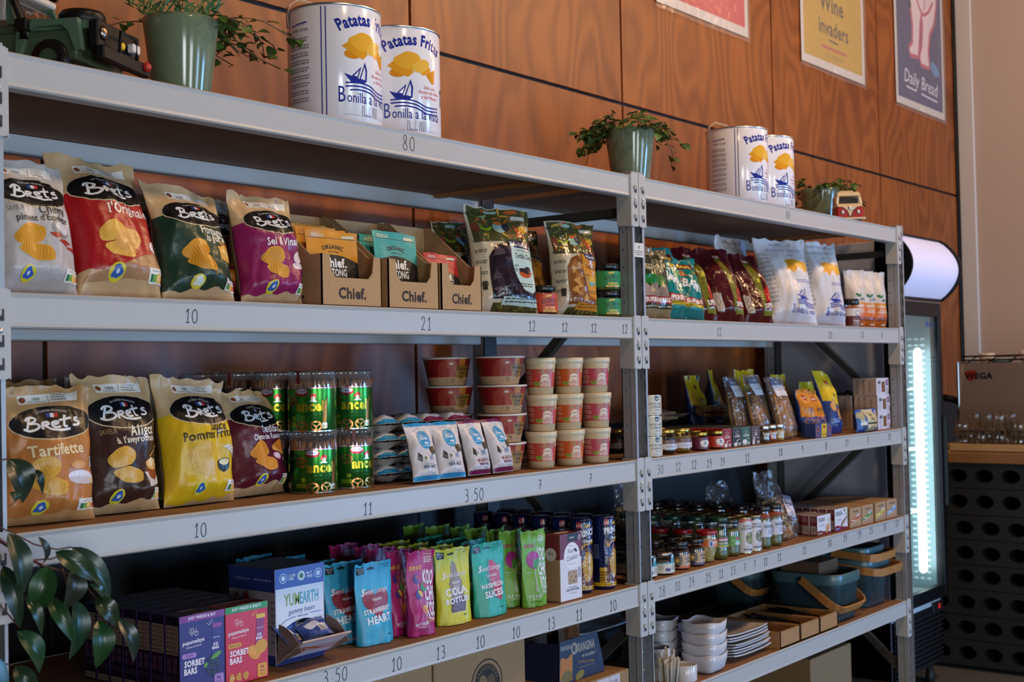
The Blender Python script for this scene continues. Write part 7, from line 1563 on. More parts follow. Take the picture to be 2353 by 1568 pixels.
# ================================================================ FIFTH SHELF, FAR BAY
Z5 = LV[5]
def sq(p, s, zz, e=3.6, n=40): return None
def sq_bowl():
    m = M(); pr = [(.0005, .003), (.032, .003), (.036, 0), (.04, .002), (.051, .012), (.0575, .034), (.0595, .054), (.058, .0548), (.0565, .054), (.0545, .036), (.048, .015), (.036, .008), (.0005, .0075)]
    m.lathe(pr, 48, '#c9c7cc', sup=6); m.v = [(x, y, z+(.010*((abs(x)*abs(y))/.0595**2)**1.2 if z > .03 else 0)) for x, y, z in m.v]; return m
src = sq_bowl().build('square_bowl', CERAM); k = 0
for nm, x, y, rz, n in (('front stack', 2.402, .066, 0, 4), ('stack behind, by the middle upright', 2.355, .215, 3, 4)):
    for j in range(n):
        o = src if k == 0 else src.copy()
        if k: COL.objects.link(o)
        k += 1; o.location = (x, y, Z5+.0003+.0335*j); o.rotation_euler = (0, 0, math.radians(rz+(0, 1.5, -1, 1)[j])); tag(o, 'white square bowl, '+('bottom', 'second', 'third', 'top')[j]+' of the '+nm, 'bowl', 'stacked white square bowls')
def ramekin():
    m = M(); m.lathe([(.0005, .002), (.034, .001), (.0375, 0), (.0385, .003), (.039, .048), (.0375, .05), (.036, .048), (.0355, .008), (.033, .005), (.0005, .005)], 40, '#cfcacb'); return m
src = ramekin().build('ramekin', CERAM); src.location = (2.258, .055, Z5+.0003); tag(src, 'white ramekin at the shelf front, right of the paper straws', 'ramekin', 'white ramekins')
for x, y, z, lab in ((2.232, .135, 0, 'white ramekin under the other one behind the front ramekin'), (2.226, .13, .0485, 'white ramekin stacked on another behind the paper straws')): o = src.copy(); COL.objects.link(o); o.location = (x, y, Z5+.0003+z); tag(o, lab, 'ramekin', 'white ramekins')
t = thing('straw_tumbler', 'glass tumbler packed with white wrapped straws by the middle upright', 'straw tumbler', (2.155, .045, Z5+.0003)); rnd = random.Random(9); m = M()
for k in range(60):
    a, q = rnd.uniform(0, 6.3), .027*math.sqrt(rnd.random()); b_ = q*1.2; hh = .075+.02*rnd.random()+(.03 if k % 12 == 0 else 0)
    m.tube([(q*.8*math.cos(a), q*.8*math.sin(a), .005), (b_*math.cos(a), b_*math.sin(a), hh)], .0028, rnd.choice(['#c9c0b5', '#d6cec6', '#b5aca2']), 0, 5)
m.build('wrapped_straws', PAPER, t)['kind'] = 'stuff'
m = M(); m.lathe([(.0005, .0005), (.028, .0005), (.031, .01), (.0345, .085)], 28, '#ffffff'); m.build('glass', GLASS, t)
for k in range(4):
    m = M(); m.box(-.008, .008, -.004, .004, 0, .175-.004*k, '#6fa81f', 0, .001); m.box(-.006, .006, -.0025, .0025, .17-.004*k, .19, '#a89a88'); p = P(m, pl_front(-.004)); p.rect(-.008, .0, .008, .06, '#cfd6c0'); p.line([(-.008, .02), (.008, .06)], .003, '#7fb52f')
    tag(m.build('chopstick_packet', PAPER, None, (2.075+.019*k, .1-.004*k, Z5+.0006), (-.05, .06+.01*k, .1*k)), 'green and white paper chopstick packet standing by the middle upright, '+ORD[k]+' from the left', 'chopstick packet', 'green chopstick packets')
def plate():
    m = M(); S = .128
    def f(u, v, top):
        x, y = (u-.5)*2, (v-.5)*2; e = max(abs(x), abs(y)); z = .004+(.012*sm(.6, 1, e))+.006*(abs(x)*abs(y))**3; return (x*S, y*S, z+(.0045 if top else 0))
    m.grid(lambda u, v: f(u, v, 1), 14, 14, '#c6c2c6'); m.grid(lambda u, v: f(u, v, 0), 14, 14, '#c6c2c6', flip=True)
    for a in range(4):
        def e(u, v, a=a): q = ((u, 0), (1, u), (1-u, 1), (0, 1-u))[a]; return f(q[0], q[1], v > .5)
        m.grid(e, 14, 1, '#cbc7ca')
    m.lathe([(.06, 0), (.062, .004)], 24, '#b9b5b9', sup=4); return m
src = plate().build('square_plate', CERAM)
for k in range(8):
    o = src if k == 0 else src.copy()
    if k: COL.objects.link(o)
    o.location = (2.652+(.008, .004, .003, 0, .002, -.012, -.016, -.014)[k], .16+(.0, .004, 0, .003, -.002, .002, .0, .003)[k], Z5+.0003+.0093*k+(.004 if k > 4 else 0)); o.rotation_euler = (0, 0, math.radians((0, 1.5, -1, 1, 2.5, -2, -1, -2)[k])); tag(o, 'white square plate, '+('bottom', 'second', 'third', 'fourth', 'fifth', 'sixth', 'seventh', 'top')[k]+' of the stack of eight beside the bowls', 'plate', 'stacked white square plates')
o = src.copy(); COL.objects.link(o); o.scale = (1.3, .8, 1); o.location = (2.3, .47, Z5+.1); tag(o, 'large white plate in shadow at the back behind the bowls', 'plate')
t = thing('serving_dish_stack', 'dark serving box under the large plate in shadow behind the bowls', 'serving box', (2.3, .47, Z5)); m = M(); m.box(-.12, .12, -.08, .08, .0005, .1, '#2a2a2c', 0, .006); m.build('box_body', BLACKP, t); m = M(); m.box(-.04, .04, -.084, -.08, .06, .07, '#1a1a1b', 0, .001); m.build('handle', BLACKP, t)
# ---- bamboo cutlery trays
for k in range(3):
    t = thing('cutlery_tray', 'open bamboo cutlery tray, '+('nearest the plates', 'middle one of three', 'nearest the handled basket')[k], 'cutlery tray', (2.883+.1555*k, .008, Z5+.0003), 0, 'bamboo cutlery trays'); w, d, h = .155, .3, .057; c = '#a87c4c'
    m = M(); m.box(-w/2, w/2, 0, d, 0, .006, c)
    m.box(-w/2+.0005, w/2-.0005, 0, .008, 0, h, c); m.box(-w/2, w/2, d-.008, d, 0, h, c); m.box(-w/2+.0003, -w/2+.008, 0, d, .0, h, c); m.box(w/2-.008, w/2-.0003, 0, d, 0, h, c); m.build('tray', BAMBOO, t)
def cutlery(kind):
    m = M(); c = '#4a4a4e'; L = .19
    m.tube([(0, 0, 0), (0, .05, .001), (0, .11, .004)], 0, c, 0, flat=(.0045, .001), up=(1, 0, 0))
    if kind == 'fork':
        m.grid(lambda u, v: (((u-.5)*(.012+.012*v)), .11+.03*v, .004-.004*math.sin(PI*v)), 4, 4, c)
        for k in range(4): m.tube([((k-1.5)*.0064, .139, .004), ((k-1.5)*.006, .165, .001), ((k-1.5)*.0056, .188, .006)], .0012, c, 0, 5)
    elif kind == 'spoon': m.grid(lambda u, v: ((u-.5)*.042*math.sqrt(max(0, 1-(2*v-1)**2)), .108+.062*v, .005-.011*math.sin(PI*v)*(1-(2*u-1)**2)), 8, 8, c); m.grid(lambda u, v: ((u-.5)*.042*math.sqrt(max(0, 1-(2*v-1)**2)), .108+.062*v, .0062-.011*math.sin(PI*v)*(1-(2*u-1)**2)), 8, 8, c)
    else: m.tube([(0, .11, .004), (0, .15, .004), (0, .2, .004)], 0, c, 0, flat=(.008, .0008), up=(1, 0, 0))
    return m
cs = {k: cutlery(k).build(k, METAL) for k in ('fork', 'spoon', 'knife')}; used = set(); rnd = random.Random(12)
for tr, kind, n in ((0, 'knife', 7), (1, 'fork', 10), (2, 'spoon', 10)):
    for k in range(n):
        o = cs[kind] if kind not in used else cs[kind].copy()
        if kind in used: COL.objects.link(o)
        used.add(kind); lay = k//4
        o.location = (2.883+.1555*tr-.048+.032*(k % 4)-(.0 if lay % 2 else .004), .04+.008*(k % 3), Z5+.0155+.0185*lay); o.rotation_euler = (math.radians(3), rnd.uniform(-.05, .05), math.radians(rnd.uniform(-2, 2)))
        tag(o, 'dark steel '+kind+' in the bamboo tray '+('nearest the plates', 'in the middle', 'nearest the handled basket')[tr], kind, kind+('s' if kind != 'knife' else '')+' in the bamboo tray')
for kk in range(7): pass
# ---- handled mesh baskets
def basket(label, x, y, z, w, d, h, hang, col='#2f464c', group='mesh baskets with wooden handles'):
    t = thing('handled_basket', label, 'basket', (x, y, z), 0, group); a, b = w/2, d/2
    def ring(s, zz): return [(s, zz)]
    m = M(); k = 1/ max(a, b)
    def lath(prof, colr): m.lathe(prof, 56, colr, sx=a, sy=b, sup=5)
    lath([(.0, .004), (.78, .004), (.84, .0), (.88, .008), (.95, h*.76), (.955, h*.78)], col); lath([(.935, h*.78), (.93, h*.76), (.86, .01), (.0, .007)], col)
    p = P(m, lambda u, v, q: (u, -b*(.885+.065*v/(h*.76))*1.0-q, v), 0); p2 = P(m, lambda u, v, q: (-a*(.885+.065*v/(h*.76))-q, -u, v), 0)
    for i in range(15):
        zz = h*.12+h*.042*i
        for pp, L in ((p, a*.62), (p2, b*.62)):
            n = int(L/.006)
            for j in range(-n, n+1): pp.rect(j*.0115/2*2-.0017+(.005 if i % 2 else 0), zz, j*.0115+.0017+(.005 if i % 2 else 0), zz+.0036, '#0e1517'); pp.k -= pp.dk
    m.build('mesh_body', PLAST, t)
    m = M(); m.lathe([(.955, h*.78), (.985, h*.775), (1.0, h*.8), (1.0, h*.97), (.985, h), (.96, h), (.945, h*.97), (.935, h*.78)], 56, '#48666b', sx=a, sy=b, sup=5); m.build('rim', PLAST, t)
    m = M(); pts = []
    pv = Vector((0, 0, h*.88)); R_ = b*1.28; A = math.radians(hang)
    for s, f in ((-1, 0.), (-1, .25), (-1, .5), (-1, .72), (-.93, .88), (-.74, .98), (-.4, 1.0), (0, 1.0), (.4, 1.), (.74, .98), (.93, .88), (1, .72), (1, .5), (1, .25), (1, 0)):
        xx = s*(a+.008); q = f*R_; pts.append(Vector((xx, -q*math.cos(A), h*.88-q*math.sin(A))))
    nrm = (0, math.sin(A), -math.cos(A))
    m.tube(pts, 0, '#a8733c', 0, flat=(.0145, .0035), up=nrm); o = m.build('wooden_handle', OAK, t)
    for s in (-1, 1):
        m = M(); m.ball((s*(a+.011), 0, h*.88), .006, '#1a1a1a', sx=.5); m.build('rivet', BLACKP, t)
basket('dark teal mesh basket in front with its wooden handle hanging down', 3.425, .165, Z5+.0005, .25, .29, .178, 36)
basket('dark teal mesh basket behind the front one, in shadow', 3.4, .462, Z5+.0005, .24, .2, .178, 34)
basket('teal mesh basket at the far end, lower of the two nested', 3.762, .2, Z5+.0005, .26, .32, .19, 6)
basket('teal mesh basket at the far end, nested in the lower one', 3.762, .2, Z5+.05, .226, .286, .185, 4)
t = thing('napkin_stack', 'stack of brown paper napkins lying in the front mesh basket', 'napkins', (3.425, .19, Z5+.165)); m = M()
for k in range(12): m.box(-.085+.001*(k % 3), .085, -.08, .08-.001*(k % 2), -.02+.006*k, -.02+.006*k+.0045, '#7d6552', 0, .002)
m.build('napkin', PAPER, t)['kind'] = 'stuff'
m = M(); m.box(-.08, .08, -.08, .08, -.15, -.021, '#4a3c30'); m.build('napkin_ream', PAPER, t)
t = thing('foil_bag', 'crumpled silver foil bag lying in the shadowed basket behind', 'foil bag', (3.37, .44, Z5+.16)); b = Bag(.16, .13, .06, 40, 150, wr=2.); b.mesh('#8a8880'); b.m.build('foil_skin', METAL, t)
# ================================================================ BELOW THE NEAR BAY
def cardbox(name, label, x0, x1, y0, y1, z0, h, paint=None, left=None):
    t = thing(name, label, 'cardboard box', ((x0+x1)/2, y0, z0)); w, d = x1-x0, y1-y0
    m = M(); carton(m, w, d, h, '#94744f', side='#94744f', bev=.002); 
    if paint: paint(P(m, pl_front(0), 0), w, h)
    m.build('carton_body', KRAFT, t)
    m = M(); p = P(m, pl_top(h), 0); p.rect(-w/2, d/2-.024, w/2, d/2+.024, '#a88a62'); p.line([(-w/2, d/2), (w/2, d/2)], .0012, '#3a2c1c'); m.build('tape_strip', CARD, t); return t
def seal(p, w, h):
    x, z = w*.0+.02, h-.1; p.ell(x, z, .062, .062, '#2a221a'); p.ell(x, z, .058, .058, '#94744f'); p.ell(x, z, .05, .05, '#2a221a', wob=.03); p.ell(x-.014, z, .017, .024, '#7d623f', .2); p.ell(x+.016, z+.002, .016, .02, '#5a4630', -.2); 
    for k in range(12): a = .3+k*.21; p.line([(x+.036*math.cos(a), z+.036*math.sin(a)), (x+.047*math.cos(a), z+.047*math.sin(a))], .0018, '#94744f')
cardbox('cardboard_box', 'plain cardboard box under the near bay, left of the stamped one', .62, 1.112, .06, .5, .361, .4)
cardbox('cardboard_box', 'cardboard box with a round black animal stamp under the near bay', 1.118, 1.472, .06, .5, .361, .4, seal)
def shiplabel(p, w, h):
    p.poly([(-.05, h*.2), (.06, h*.2), (.06, h-.004), (-.05, h-.004)], '#bfbac4'); p.line([(-.044, h-.02), (-.044, h*.3)], .0008, '#4a4650'); p.line([(-.044, h-.02), (.01, h-.02)], .0008, '#4a4650'); p.line([(.01, h-.004), (.01, h*.5)], .0008, '#4a4650'); p.greek(-.036, h-.034, .004, .004, 3, '#3a3640', 3); p.greek(.016, h-.02, .05, .003, 5, '#6a6670', 5); p.bars(.014, h*.25, .056, h*.55, 6, '#bfbac4')
cardbox('cardboard_box', 'cardboard box with a white shipping label under the near bay, by the middle upright', 1.672, 1.885, .012, .36, .361, .235, shiplabel)
def drinks():
    t = thing('drinks_carrier', 'torn navy cardboard drinks carrier resting on the labelled box', 'drinks carrier', (1.76, .1, .5965), math.radians(0)); n = '#151a3a'
    m = M(); x0, x1 = -.09, .045; h = .115
    m.holed([[(x0-.065, 0), (x1+.015, -.0), (x1, .06), (x1-.02, h), (x0-.06, h)]], lambda a, b, d: (a, -.05+d+.0, b+.001), .002, n)
    p = P(m, lambda u, v, k: (u, -.05-k, v+.001), 0); p.poly([(x0-.063, .012), (x0-.005, .004), (x0-.002, .075), (x0-.058, .07)], '#a86a16'); p.ell(x0-.03, .018, .026, .016, '#6a5a14'); p.text('ORANGINA', x0-.032, .09, .012, '#9a968e', 'h', sx=.7, maxw=.05, rot=-.02); p.ell(x0-.03, .076, .014, .01, '#1d1a2a')
    p.text('ORANGINA', -.034, .075, .024, '#a39484', 'h', sx=.75, maxw=.094); p.text('O', -.083, .072, .032, '#a39484', 'h', sx=.8); p.text('et sa pulpe !', -.015, .058, .009, '#a39c94', 'b', sh=.2); p.text('BOUTEILLE EN VERRE', -.028, .04, .007, '#8a6a3a', 'b', rot=-.12, maxw=.075); p.greek(-.06, .03, .01, .003, 1, '#7a6a50', 3); p.ell(-.06, .012, .022, .011, '#7a6c14', .3); p.rect(.03, .03, .042, .05, '#2a2f4c')
    m.build('printed_panel', CARD, t)
    m = M(); kb = '#6a4526'
    out = [(.05, .0), (.17, .0), (.2, .03), (.205, .1), (.19, .16), (.15, .187), (.08, .193), (.045, .13)]; hole = [(.1+.024*math.cos(k*PI/7),   .158+.016*math.sin(k*PI/7)) for k in range(14)]; h2 = [(.14+.025*math.cos(k*PI/7), .05+.022*math.sin(k*PI/7)) for k in range(14)]
    m.holed([out, hole, h2], lambda a, b, d: (a-.05, .05+d+a*.25, b+.001), .002, kb); m.build('end_panel', KRAFT, t)
    m = M(); m.box(x0-.06, x1, -.045, .09, .001, .003, kb); m.holed([[(x0-.06, 0), (x1+.03, 0), (x1+.02, .105), (x0-.05, .1)]], lambda a, b, d: (a, .09-d, b+.001), .002, kb); m.holed([[(-.045, 0), (.09, 0), (.09, .1), (-.045, .11)]], lambda a, b, d: (x0-.062+d, a, b+.001), .002, n); m.build('inner_board', KRAFT, t)
    m = M(); m.holed([[(.045, .012), (.075, .0), (.09, .02), (.06, .035)]], lambda a, b, d: (a, -.03+a*.3+d, b+.002), .001, '#8a8680'); p = P(m, lambda u, v, k: (u, -.03+u*.3-k, v+.002), 0); p.poly([(.052, .022), (.07, .012), (.076, .02), (.058, .03)], '#22285a'); p.poly([(.056, .028), (.076, .018), (.08, .024), (.062, .033)], '#a8801c'); m.build('torn_flap', CARD, t)
drinks()
cardbox('cardboard_box', 'cardboard box standing on the floor under the far bay', 3.35, 3.72, .16, .5, .0005, .33)
# ================================================================ HOUSEPLANT BESIDE THE RACK
t = thing('potted_ficus', 'dark green weeping fig beside the near upright, leaves hanging in front of the shelves', 'potted plant', (-.2, -.16, 0.0005))
m = M(); m.lathe([(.0005, .001), (.1, .001), (.13, .24), (.14, .25), (.13, .25), (.12, .23), (.0005, .22)], 36, '#4a4846'); m.build('pot', CERAM, t)
m = M(); m.tube([(0, 0, .22), (.01, .005, .6), (-.02, 0, 1.0), (.0, .02, 1.5), (.02, .02, 1.75)], [.014, .012, .01, .007, .004], '#4a3a30', 0, 8)
def loc(x, z, y=-.12): return Vector((x+.2, y+.16, z))
m.tube([loc(-.2, 1.36, -.15), loc(-.12, 1.22), loc(-.089, 1.188), loc(-.052, 1.162), loc(-.014, 1.138), loc(.02, 1.125)], [.005, .004, .0034, .003, .0024, .0014], '#5a3a34', 0, 6)
for pts in (((-.1, 1.215), (-.055, 1.19), (-.03, 1.175), (.01, 1.162), (.037, 1.163)), ((-.03, 1.15), (.0, 1.148), (.03, 1.155)), ((-.2, 1.3), (-.12, 1.31), (-.073, 1.315)), ((-.2, 1.1), (-.1, 1.1), (-.06, 1.05)), ((.02, 1.125), (.06, 1.1), (.09, 1.06)), ((.02, 1.13), (.03, 1.09), (.04, 1.08)), ((-.2, 1.02), (-.1, 1.0), (-.07, .99))): m.tube([loc(*q) for q in pts], .0014, '#5a3a34', 0, 5)
m.build('stem', LEAF, t)
m = M(); rnd = random.Random(17)
LVS = [(-.073, 1.315, -.051, 1.255, .043), (-.045, 1.293, -.027, 1.268, .017), (-.085, 1.2, -.069, 1.113, .036), (-.038, 1.19, -.018, 1.14, .015), (.037, 1.163, .094, 1.082, .034), (.002, 1.16, .057, 1.113, .03), (-.016, 1.14, -.038, 1.07, .039), (.021, 1.13, .015, 1.069, .04), (-.006, 1.088, .01, 1.028, .025), (.036, 1.078, .035, .991, .036), (.074, 1.038, .073, .97, .039), (.106, 1.038, .135, .97, .026), (-.062, 1.042, -.025, .981, .034), (-.07, .99, -.047, .944, .029), (.069, 1.075, .098, 1.034, .03), (.053, 1.102, .09, 1.061, .017), (-.047, 1.096, -.032, 1.044, .018), (-.089, 1.15, -.079, 1.066, .027), (-.081, 1.264, -.071, 1.243, .018)]
for k, (x0, z0, x1, z1, w) in enumerate(LVS):
    a = loc(x0, z0, -.12-.008*(k % 4)); b = loc(x1, z1, -.135-.012*(k % 3)); d = b-a; n = Vector((rnd.uniform(-.5, .3), -1, rnd.uniform(-.1, .5)))
    n = n-d.normalized()*n.dot(d.normalized()); n.normalize(); s_ = d.normalized().cross(n); L_ = d.length*1.12; cols = (.012, .035, .014)
    vs = []; NT, NW = 12, 6
    for i in range(NT+1):
        tt = i/NT; ww = w*1.08*(math.sin(PI*min(1, tt*1.0)**.8)**.8)*.5 if tt < .86 else w*.54*max(.02, (1-tt)/.14*.55)*.9
        for j in range(NW+1): q = (j/NW-.5)*2; vs.append(a+d.normalized()*L_*tt+s_*ww*q+n*(abs(q)*ww*.35+.012*math.sin(PI*tt)-.02*tt*tt))
    m.add(vs, [(i*(NW+1)+j, i*(NW+1)+j+1, (i+1)*(NW+1)+j+1, (i+1)*(NW+1)+j) for i in range(NT) for j in range(NW)], tuple(c*rnd.uniform(.7, 1.5) for c in cols), 0, True)
for k in range(60):   # the rest of the crown, out to the side
    a = Vector((rnd.uniform(-.32, .03), rnd.uniform(-.12, .14), rnd.uniform(.95, 1.85))); d = Vector((rnd.uniform(-.5, .5), rnd.uniform(-.5, .5), -1)); leafv(m, a, d, Vector((rnd.uniform(-1, 1), -1, .4)), .09, .038, (.014, .04, .016), 0, .2, curl=.2)
m.build('foliage', LEAF, t)
# ================================================================ FRIDGE AND COFFEE COUNTER
def fridge():
    t = thing('display_fridge', 'black upright glass-door drinks fridge with a glowing white header, beyond the shelving', 'fridge', (4.04, .09, .0005)); w, d, h = .6, .54, 1.715
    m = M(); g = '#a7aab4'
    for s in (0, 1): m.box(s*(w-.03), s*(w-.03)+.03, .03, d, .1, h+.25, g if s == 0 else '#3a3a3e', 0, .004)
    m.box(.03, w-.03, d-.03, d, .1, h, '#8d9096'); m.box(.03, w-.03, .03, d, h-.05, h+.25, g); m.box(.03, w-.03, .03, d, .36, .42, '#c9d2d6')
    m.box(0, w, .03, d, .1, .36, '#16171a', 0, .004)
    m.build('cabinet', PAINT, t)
    m = M(); m.box(.034, w-.034, d-.05, d-.031, .42, h-.05, '#9db4b8'); m.box(.031, .036, .04, d-.05, .42, h-.05, '#8ca3a8'); m.box(w-.036, w-.031, .04, d-.05, .42, h-.05, '#8ca3a8')
    p = P(m, pl_front(d-.05), 0)
    for i in range(34):
        for x in (.09, .13, .17, .21, .41, .45, .49): p.rr(x, .5+.033*i, x+.022, .512+.033*i, .005, '#eef6f6')
    p = P(m, pl_left(w-.036), 0)
    for i in range(40):
        for y in (.075, .105, .135, .165, .195): p.rr(-y-.010, .46+.028*i, -y+.010, .471+.028*i, .004, '#e6f0f0')
    m.build('liner', PLAST, t)
    for zz in (.78, 1.06, 1.33):
        m = M()
        for k in range(16): m.tube([(.04+.0345*k, .08, zz), (.04+.0345*k, d-.06, zz)], .002, '#dfe9ea', 0, 5)
        m.tube([(.04, .08, zz), (w-.04, .08, zz)], .004, '#dfe9ea', 0, 6); m.tube([(.04, d-.06, zz), (w-.04, d-.06, zz)], .003, '#dfe9ea', 0, 6); m.build('wire_shelf', METAL, t)
    m = M(); m.box(.475, .52, .06, .09, .5, h-.2, '#eef8ff', 0, .012); m.build('light_tube', TUBE, t)
    # door
    dt = M(); K = '#0e1013'
    dt.box(0, .035, 0, .03, .395, h, K, 0, .004); dt.box(w-.04, w, 0, .03, .395, h, K, 0, .004); dt.box(.035, w-.04, 0, .03, h-.06, h, K); dt.box(.035, w-.04, 0, .03, .395, .45, K); ob = dt.build('door_frame', BLACKP, t)
    m = M(); m.box(.035, w-.04, .012, .016, .45, h-.06, '#ffffff'); m.build('door_glass', FGLASS, ob)
    m = M(); p = P(m, pl_front(.0118), 0); p.text('VINNO', w-.09, h-.105, .02, '#3a4a6a', 'b', maxw=.075); p.ell(w-.145, h-.09, .012, .016, '#3a4a8a', wob=.3); m.build('door_sticker', PAPER, ob)
    m = M(); m.box(w-.03, w-.012, -.02, 0, .8, 1.2, K, 0, .004); m.build('door_handle', BLACKP, ob)
    # header light box, its face bows forward
    m = M(); z0, z1 = h+.02, h+.28
    def bow(u, v): return (.012+(w-.024)*u, -.005-.085*math.sin(PI*v)**.8, z0+(z1-z0)*v)
    m.grid(bow, 4, 18, '#cfcdea'); m.build('header_panel', LIT, t)
    m = M()
    for x in (.0, w-.012): m.holed([[(-.012-.092*math.sin(PI*k/16)**.8, z0-.008+(z1-z0+.016)*k/16) for k in range(17)]+[(.06, z1+.008), (.06, z0-.008)]], lambda a, b, q: (x+q, a, b), .012, K)
    m.box(0, w, -.01, .06, z1, z1+.01, K); m.box(0, w, -.01, .06, z0-.012, z0, K); m.build('header_frame', BLACKP, t)
    m = M(); m.box(.0, w, .005, .04, h+.0, h+.012, '#c9ccd0', 0, .002); m.build('chrome_strip', METAL, t)
    m = M()
    for k in range(11): m.box(.03, w-.03, .018, .03, .115+.021*k, .125+.021*k, '#1d1e22', 0, .002)
    m.build('grille', BLACKP, t)
    m = M(); m.box(w-.14, w-.02, .02, .03, .33, .375, '#0a0a0c', 0, .002); p = P(m, pl_front(.02), 0); p.text('15', w-.07, .343, .02, '#e0222c', 'b'); m.build('temperature_display', mat('red_digits', .3, emit=1.2), t)
    for x in (.05, w-.05):
        for y in (.08, d-.06): m = M(); m.lathe([(.0005, 0), (.02, 0), (.02, .02), (.012, .1), (.0005, .1)], 14, '#2a2a2a', cx=x, cy=y); m.build('foot', BLACKP, t)
fridge()
XC = 4.909
def counter():
    t = thing('bottle_rack_counter', 'black timber counter front drilled with rows of bottle holes under a wooden top', 'counter', (XC, 0, .0005)); y0, y1 = -1.5, .62
    zs = [.972, .853, .728, .612, .494, .379, .258, .142, .02]
    for r_ in range(8):
        m = M(); a, b = zs[r_+1]+.0015, zs[r_]-.0015; out = [(y0, a), (y1, a), (y1, b), (y0, b)]; loops = [out]; off = (0, 0, .045, .045, .043, .043, .043, .043)[r_]
        zc = (.913, .7915, .668, .55, .4395, .318, .2, .08)[r_]; ys = [.0084-off*.5+.122*k for k in range(-11, 5)]
        ys = [y for y in ys if y0+.08 < y < y1-.06]
        for y in ys: loops.append([(y+.044*math.cos(k*PI/12), zc+.032*math.sin(k*PI/12)) for k in range(24)])
        m.holed(loops, lambda q, s, dd: (dd, q, s), .024, '#1d1e1f')
        for y in ys:
            m.grid(lambda u, v: (.024+.19*v, y+.044*math.cos(2*PI*u), zc+.032*math.sin(2*PI*u)), 24, 1, '#151515', closed=True)
        m.build('drilled_plank', BLACKW, t)
    m = M(); m.box(.22, .55, y0, y1, .0, .972, '#121313'); m.box(.0, .22, y1, y1+.02, 0, .972, '#121313'); m.build('carcass', BLACKW, t)
    m = M(); m.box(-.025, .75, y0, y1+.03, .9735, 1.022, '#8a5c35', 0, .004); m.build('wooden_top', BAMBOO, t)
counter()
ZC = 1.023
t = thing('wooden_tray', 'pale wooden tray of tumblers on the coffee counter', 'tray', (XC, 0, ZC)); m = M(); c = '#b58f5e'
m.box(.0, .3, -.9, .19, 0, .008, c); m.box(.0, .012, -.9, .165, 0, .04, c, 0, .003); m.box(.288, .3, -.9, .19, 0, .04, c, 0, .003); m.box(.012, .288, .165, .178, 0, .04, c, 0, .003); m.box(0.004, .012, .165, .19, 0, .03, '#7d5c38'); m.box(.0, .03, .178, .21, 0, .04, c, 0, .003); m.build('tray_body', BAMBOO, t)
def tumbler(r, h, tint):
    m = M(); m.lathe([(.0005, h), (r*.78, h), (r*.84, h-.006), (r, .001), (r-.0025, .0), (r*.8, h-.014), (.0005, h-.012)], 24, tint); return m
ta = tumbler(.036, .092, '#ffffff').build('glass_tumbler', GLASS); tb = tumbler(.041, .07, '#cfe3e0').build('glass_tumbler', GLASS); cnt = 0; rnd = random.Random(6)
for row in range(3):
    for k in range(8):
        for lay in range(2):
            if lay == 1 and rnd.random() < .35: continue
            src = ta if (k+row) % 3 else tb; first_ = (cnt == 0 and src is ta)
            o = src.copy(); COL.objects.link(o)
            o.location = (XC+.055+.085*row+rnd.uniform(-.004, .004), .12-.086*k, ZC+.0085+(.0925 if src is ta else .0705)*lay); cnt += 1
            tag(o, 'upturned clear glass tumbler in the rows on the pale wooden tray' if lay == 0 else 'upturned clear glass tumbler stacked on another on the pale wooden tray', 'tumbler', 'tumblers on the tray' if lay == 0 else 'tumblers stacked on the tray')
bpy.data.objects.remove(ta); bpy.data.objects.remove(tb)
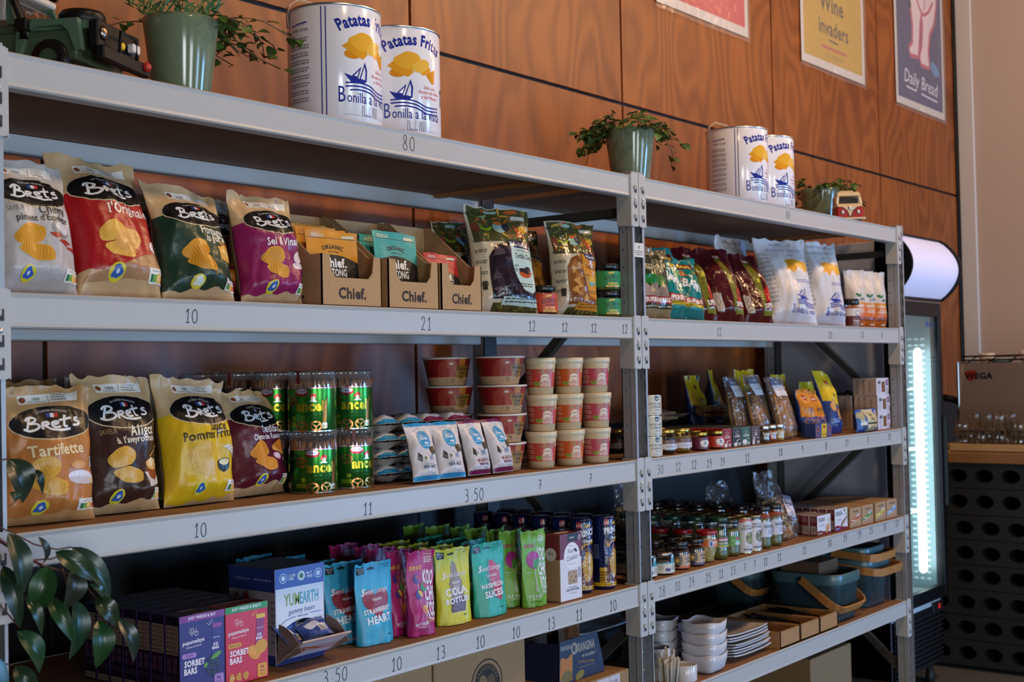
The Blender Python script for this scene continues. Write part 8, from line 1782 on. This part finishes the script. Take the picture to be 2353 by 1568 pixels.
def espresso():
    t = thing('espresso_machine', 'brushed steel espresso machine seen from behind on the coffee counter', 'espresso machine', (5.26, .0, ZC)); y0, y1 = -.72, .24
    m = M(); c = '#8a7b74'
    m.hexa([(.0, y0, .09), (.42, y0, .09), (.42, y1, .09), (.0, y1, .09)], [(.06, y0, .42), (.42, y0, .42), (.42, y1, .42), (.06, y1, .42)], c)
    p = P(m, lambda u, v, k: (.06*(v-.09)/.33-k, -u, v), 0, k0=.001)
    p.poly([(-.225, .375), (-.2, .385), (-.165, .385), (-.172, .335), (-.2, .33), (-.21, .35)], '#96322a'); p.text('WEGA', -.15, .342, .03, '#15161a', 'h', sx=1.05)
    m.build('back_panel', mat('brushed_machine_steel', .3, metal=.4, var=.03), t)
    m = M(); m.box(.02, .44, y1, y1+.012, .05, .43, '#a39d98', 0, .004); m.box(.02, .44, y0-.012, y0, .05, .43, '#a39d98', 0, .004); m.build('side_panel', METAL, t)
    m = M(); m.box(.0, .42, y0, y1, .03, .09, '#1a1a1c', 0, .006); m.build('base', BLACKP, t)
    for x in (.04, .38):
        for y in (y0+.05, y1-.05): m = M(); m.lathe([(.0005, 0), (.02, 0), (.016, .03), (.0005, .03)], 14, '#1b1b1b', cx=x, cy=y); m.build('foot', BLACKP, t)
    m = M()
    for zz in (.435, .455): m.tube([(.065, y0, zz), (.065, y1, zz), (.41, y1, zz), (.41, y0, zz), (.065, y0, zz)], .004, '#2a2a2c', 0, 6)
    for k in range(9): a = y1-.03-.1*k; m.tube([(.065, a, .421), (.065, a-.05, .455)], .003, '#2a2a2c', 0, 5)
    m.build('cup_rail', METAL, t)
    m = M(); m.lathe([(.0005, .0), (.075, .0), (.085, .008), (.085, .02), (.0005, .022)], 36, '#16181c', sx=1, sy=1); m.v = [(.02-z+.06*(.17+.0)/.33*0, -.3+x*1.0-.02, .23+y*1.35) for x, y, z in m.v]; m.build('badge_disc', BLACKP, t)
    m = M(); m.tube([(.1, y1+.012, .22), (.09, y1+.06, .24), (.06, y1+.1, .25)], .018, '#141414', 0, 10); m.build('portafilter_handle', BLACKP, t)
espresso()
def coffee_cup(label, x, y, z, r, h, col, n):
    m = M(); m.lathe([(.0005, .002), (r*.6, 0), (r*.75, .004), (r, h), (r-.003, h), (r*.7, .006), (.0005, .005)], 24, col)
    if n: m.tube([(r*.85, 0, h*.75), (r*1.35, 0, h*.7), (r*1.3, 0, h*.35), (r*.78, 0, h*.25)], .003, col, 0, 6)
    tag(m.build('cup' if n else 'saucer', CERAM, None, (x, y, z)), label, 'cup' if n else 'saucer')
coffee_cup('white cup on top of the espresso machine at the right edge', 5.42, -.06, ZC+.4205, .045, .06, '#d6cfd0', 1)
coffee_cup('pale blue saucer lying on top of the espresso machine', 5.42, .07, ZC+.4205, .07, .022, '#9ab0b8', 0)
coffee_cup('white cup on top of the espresso machine behind the rail, half hidden', 5.5, .17, ZC+.4205, .042, .05, '#cfcaca', 1)
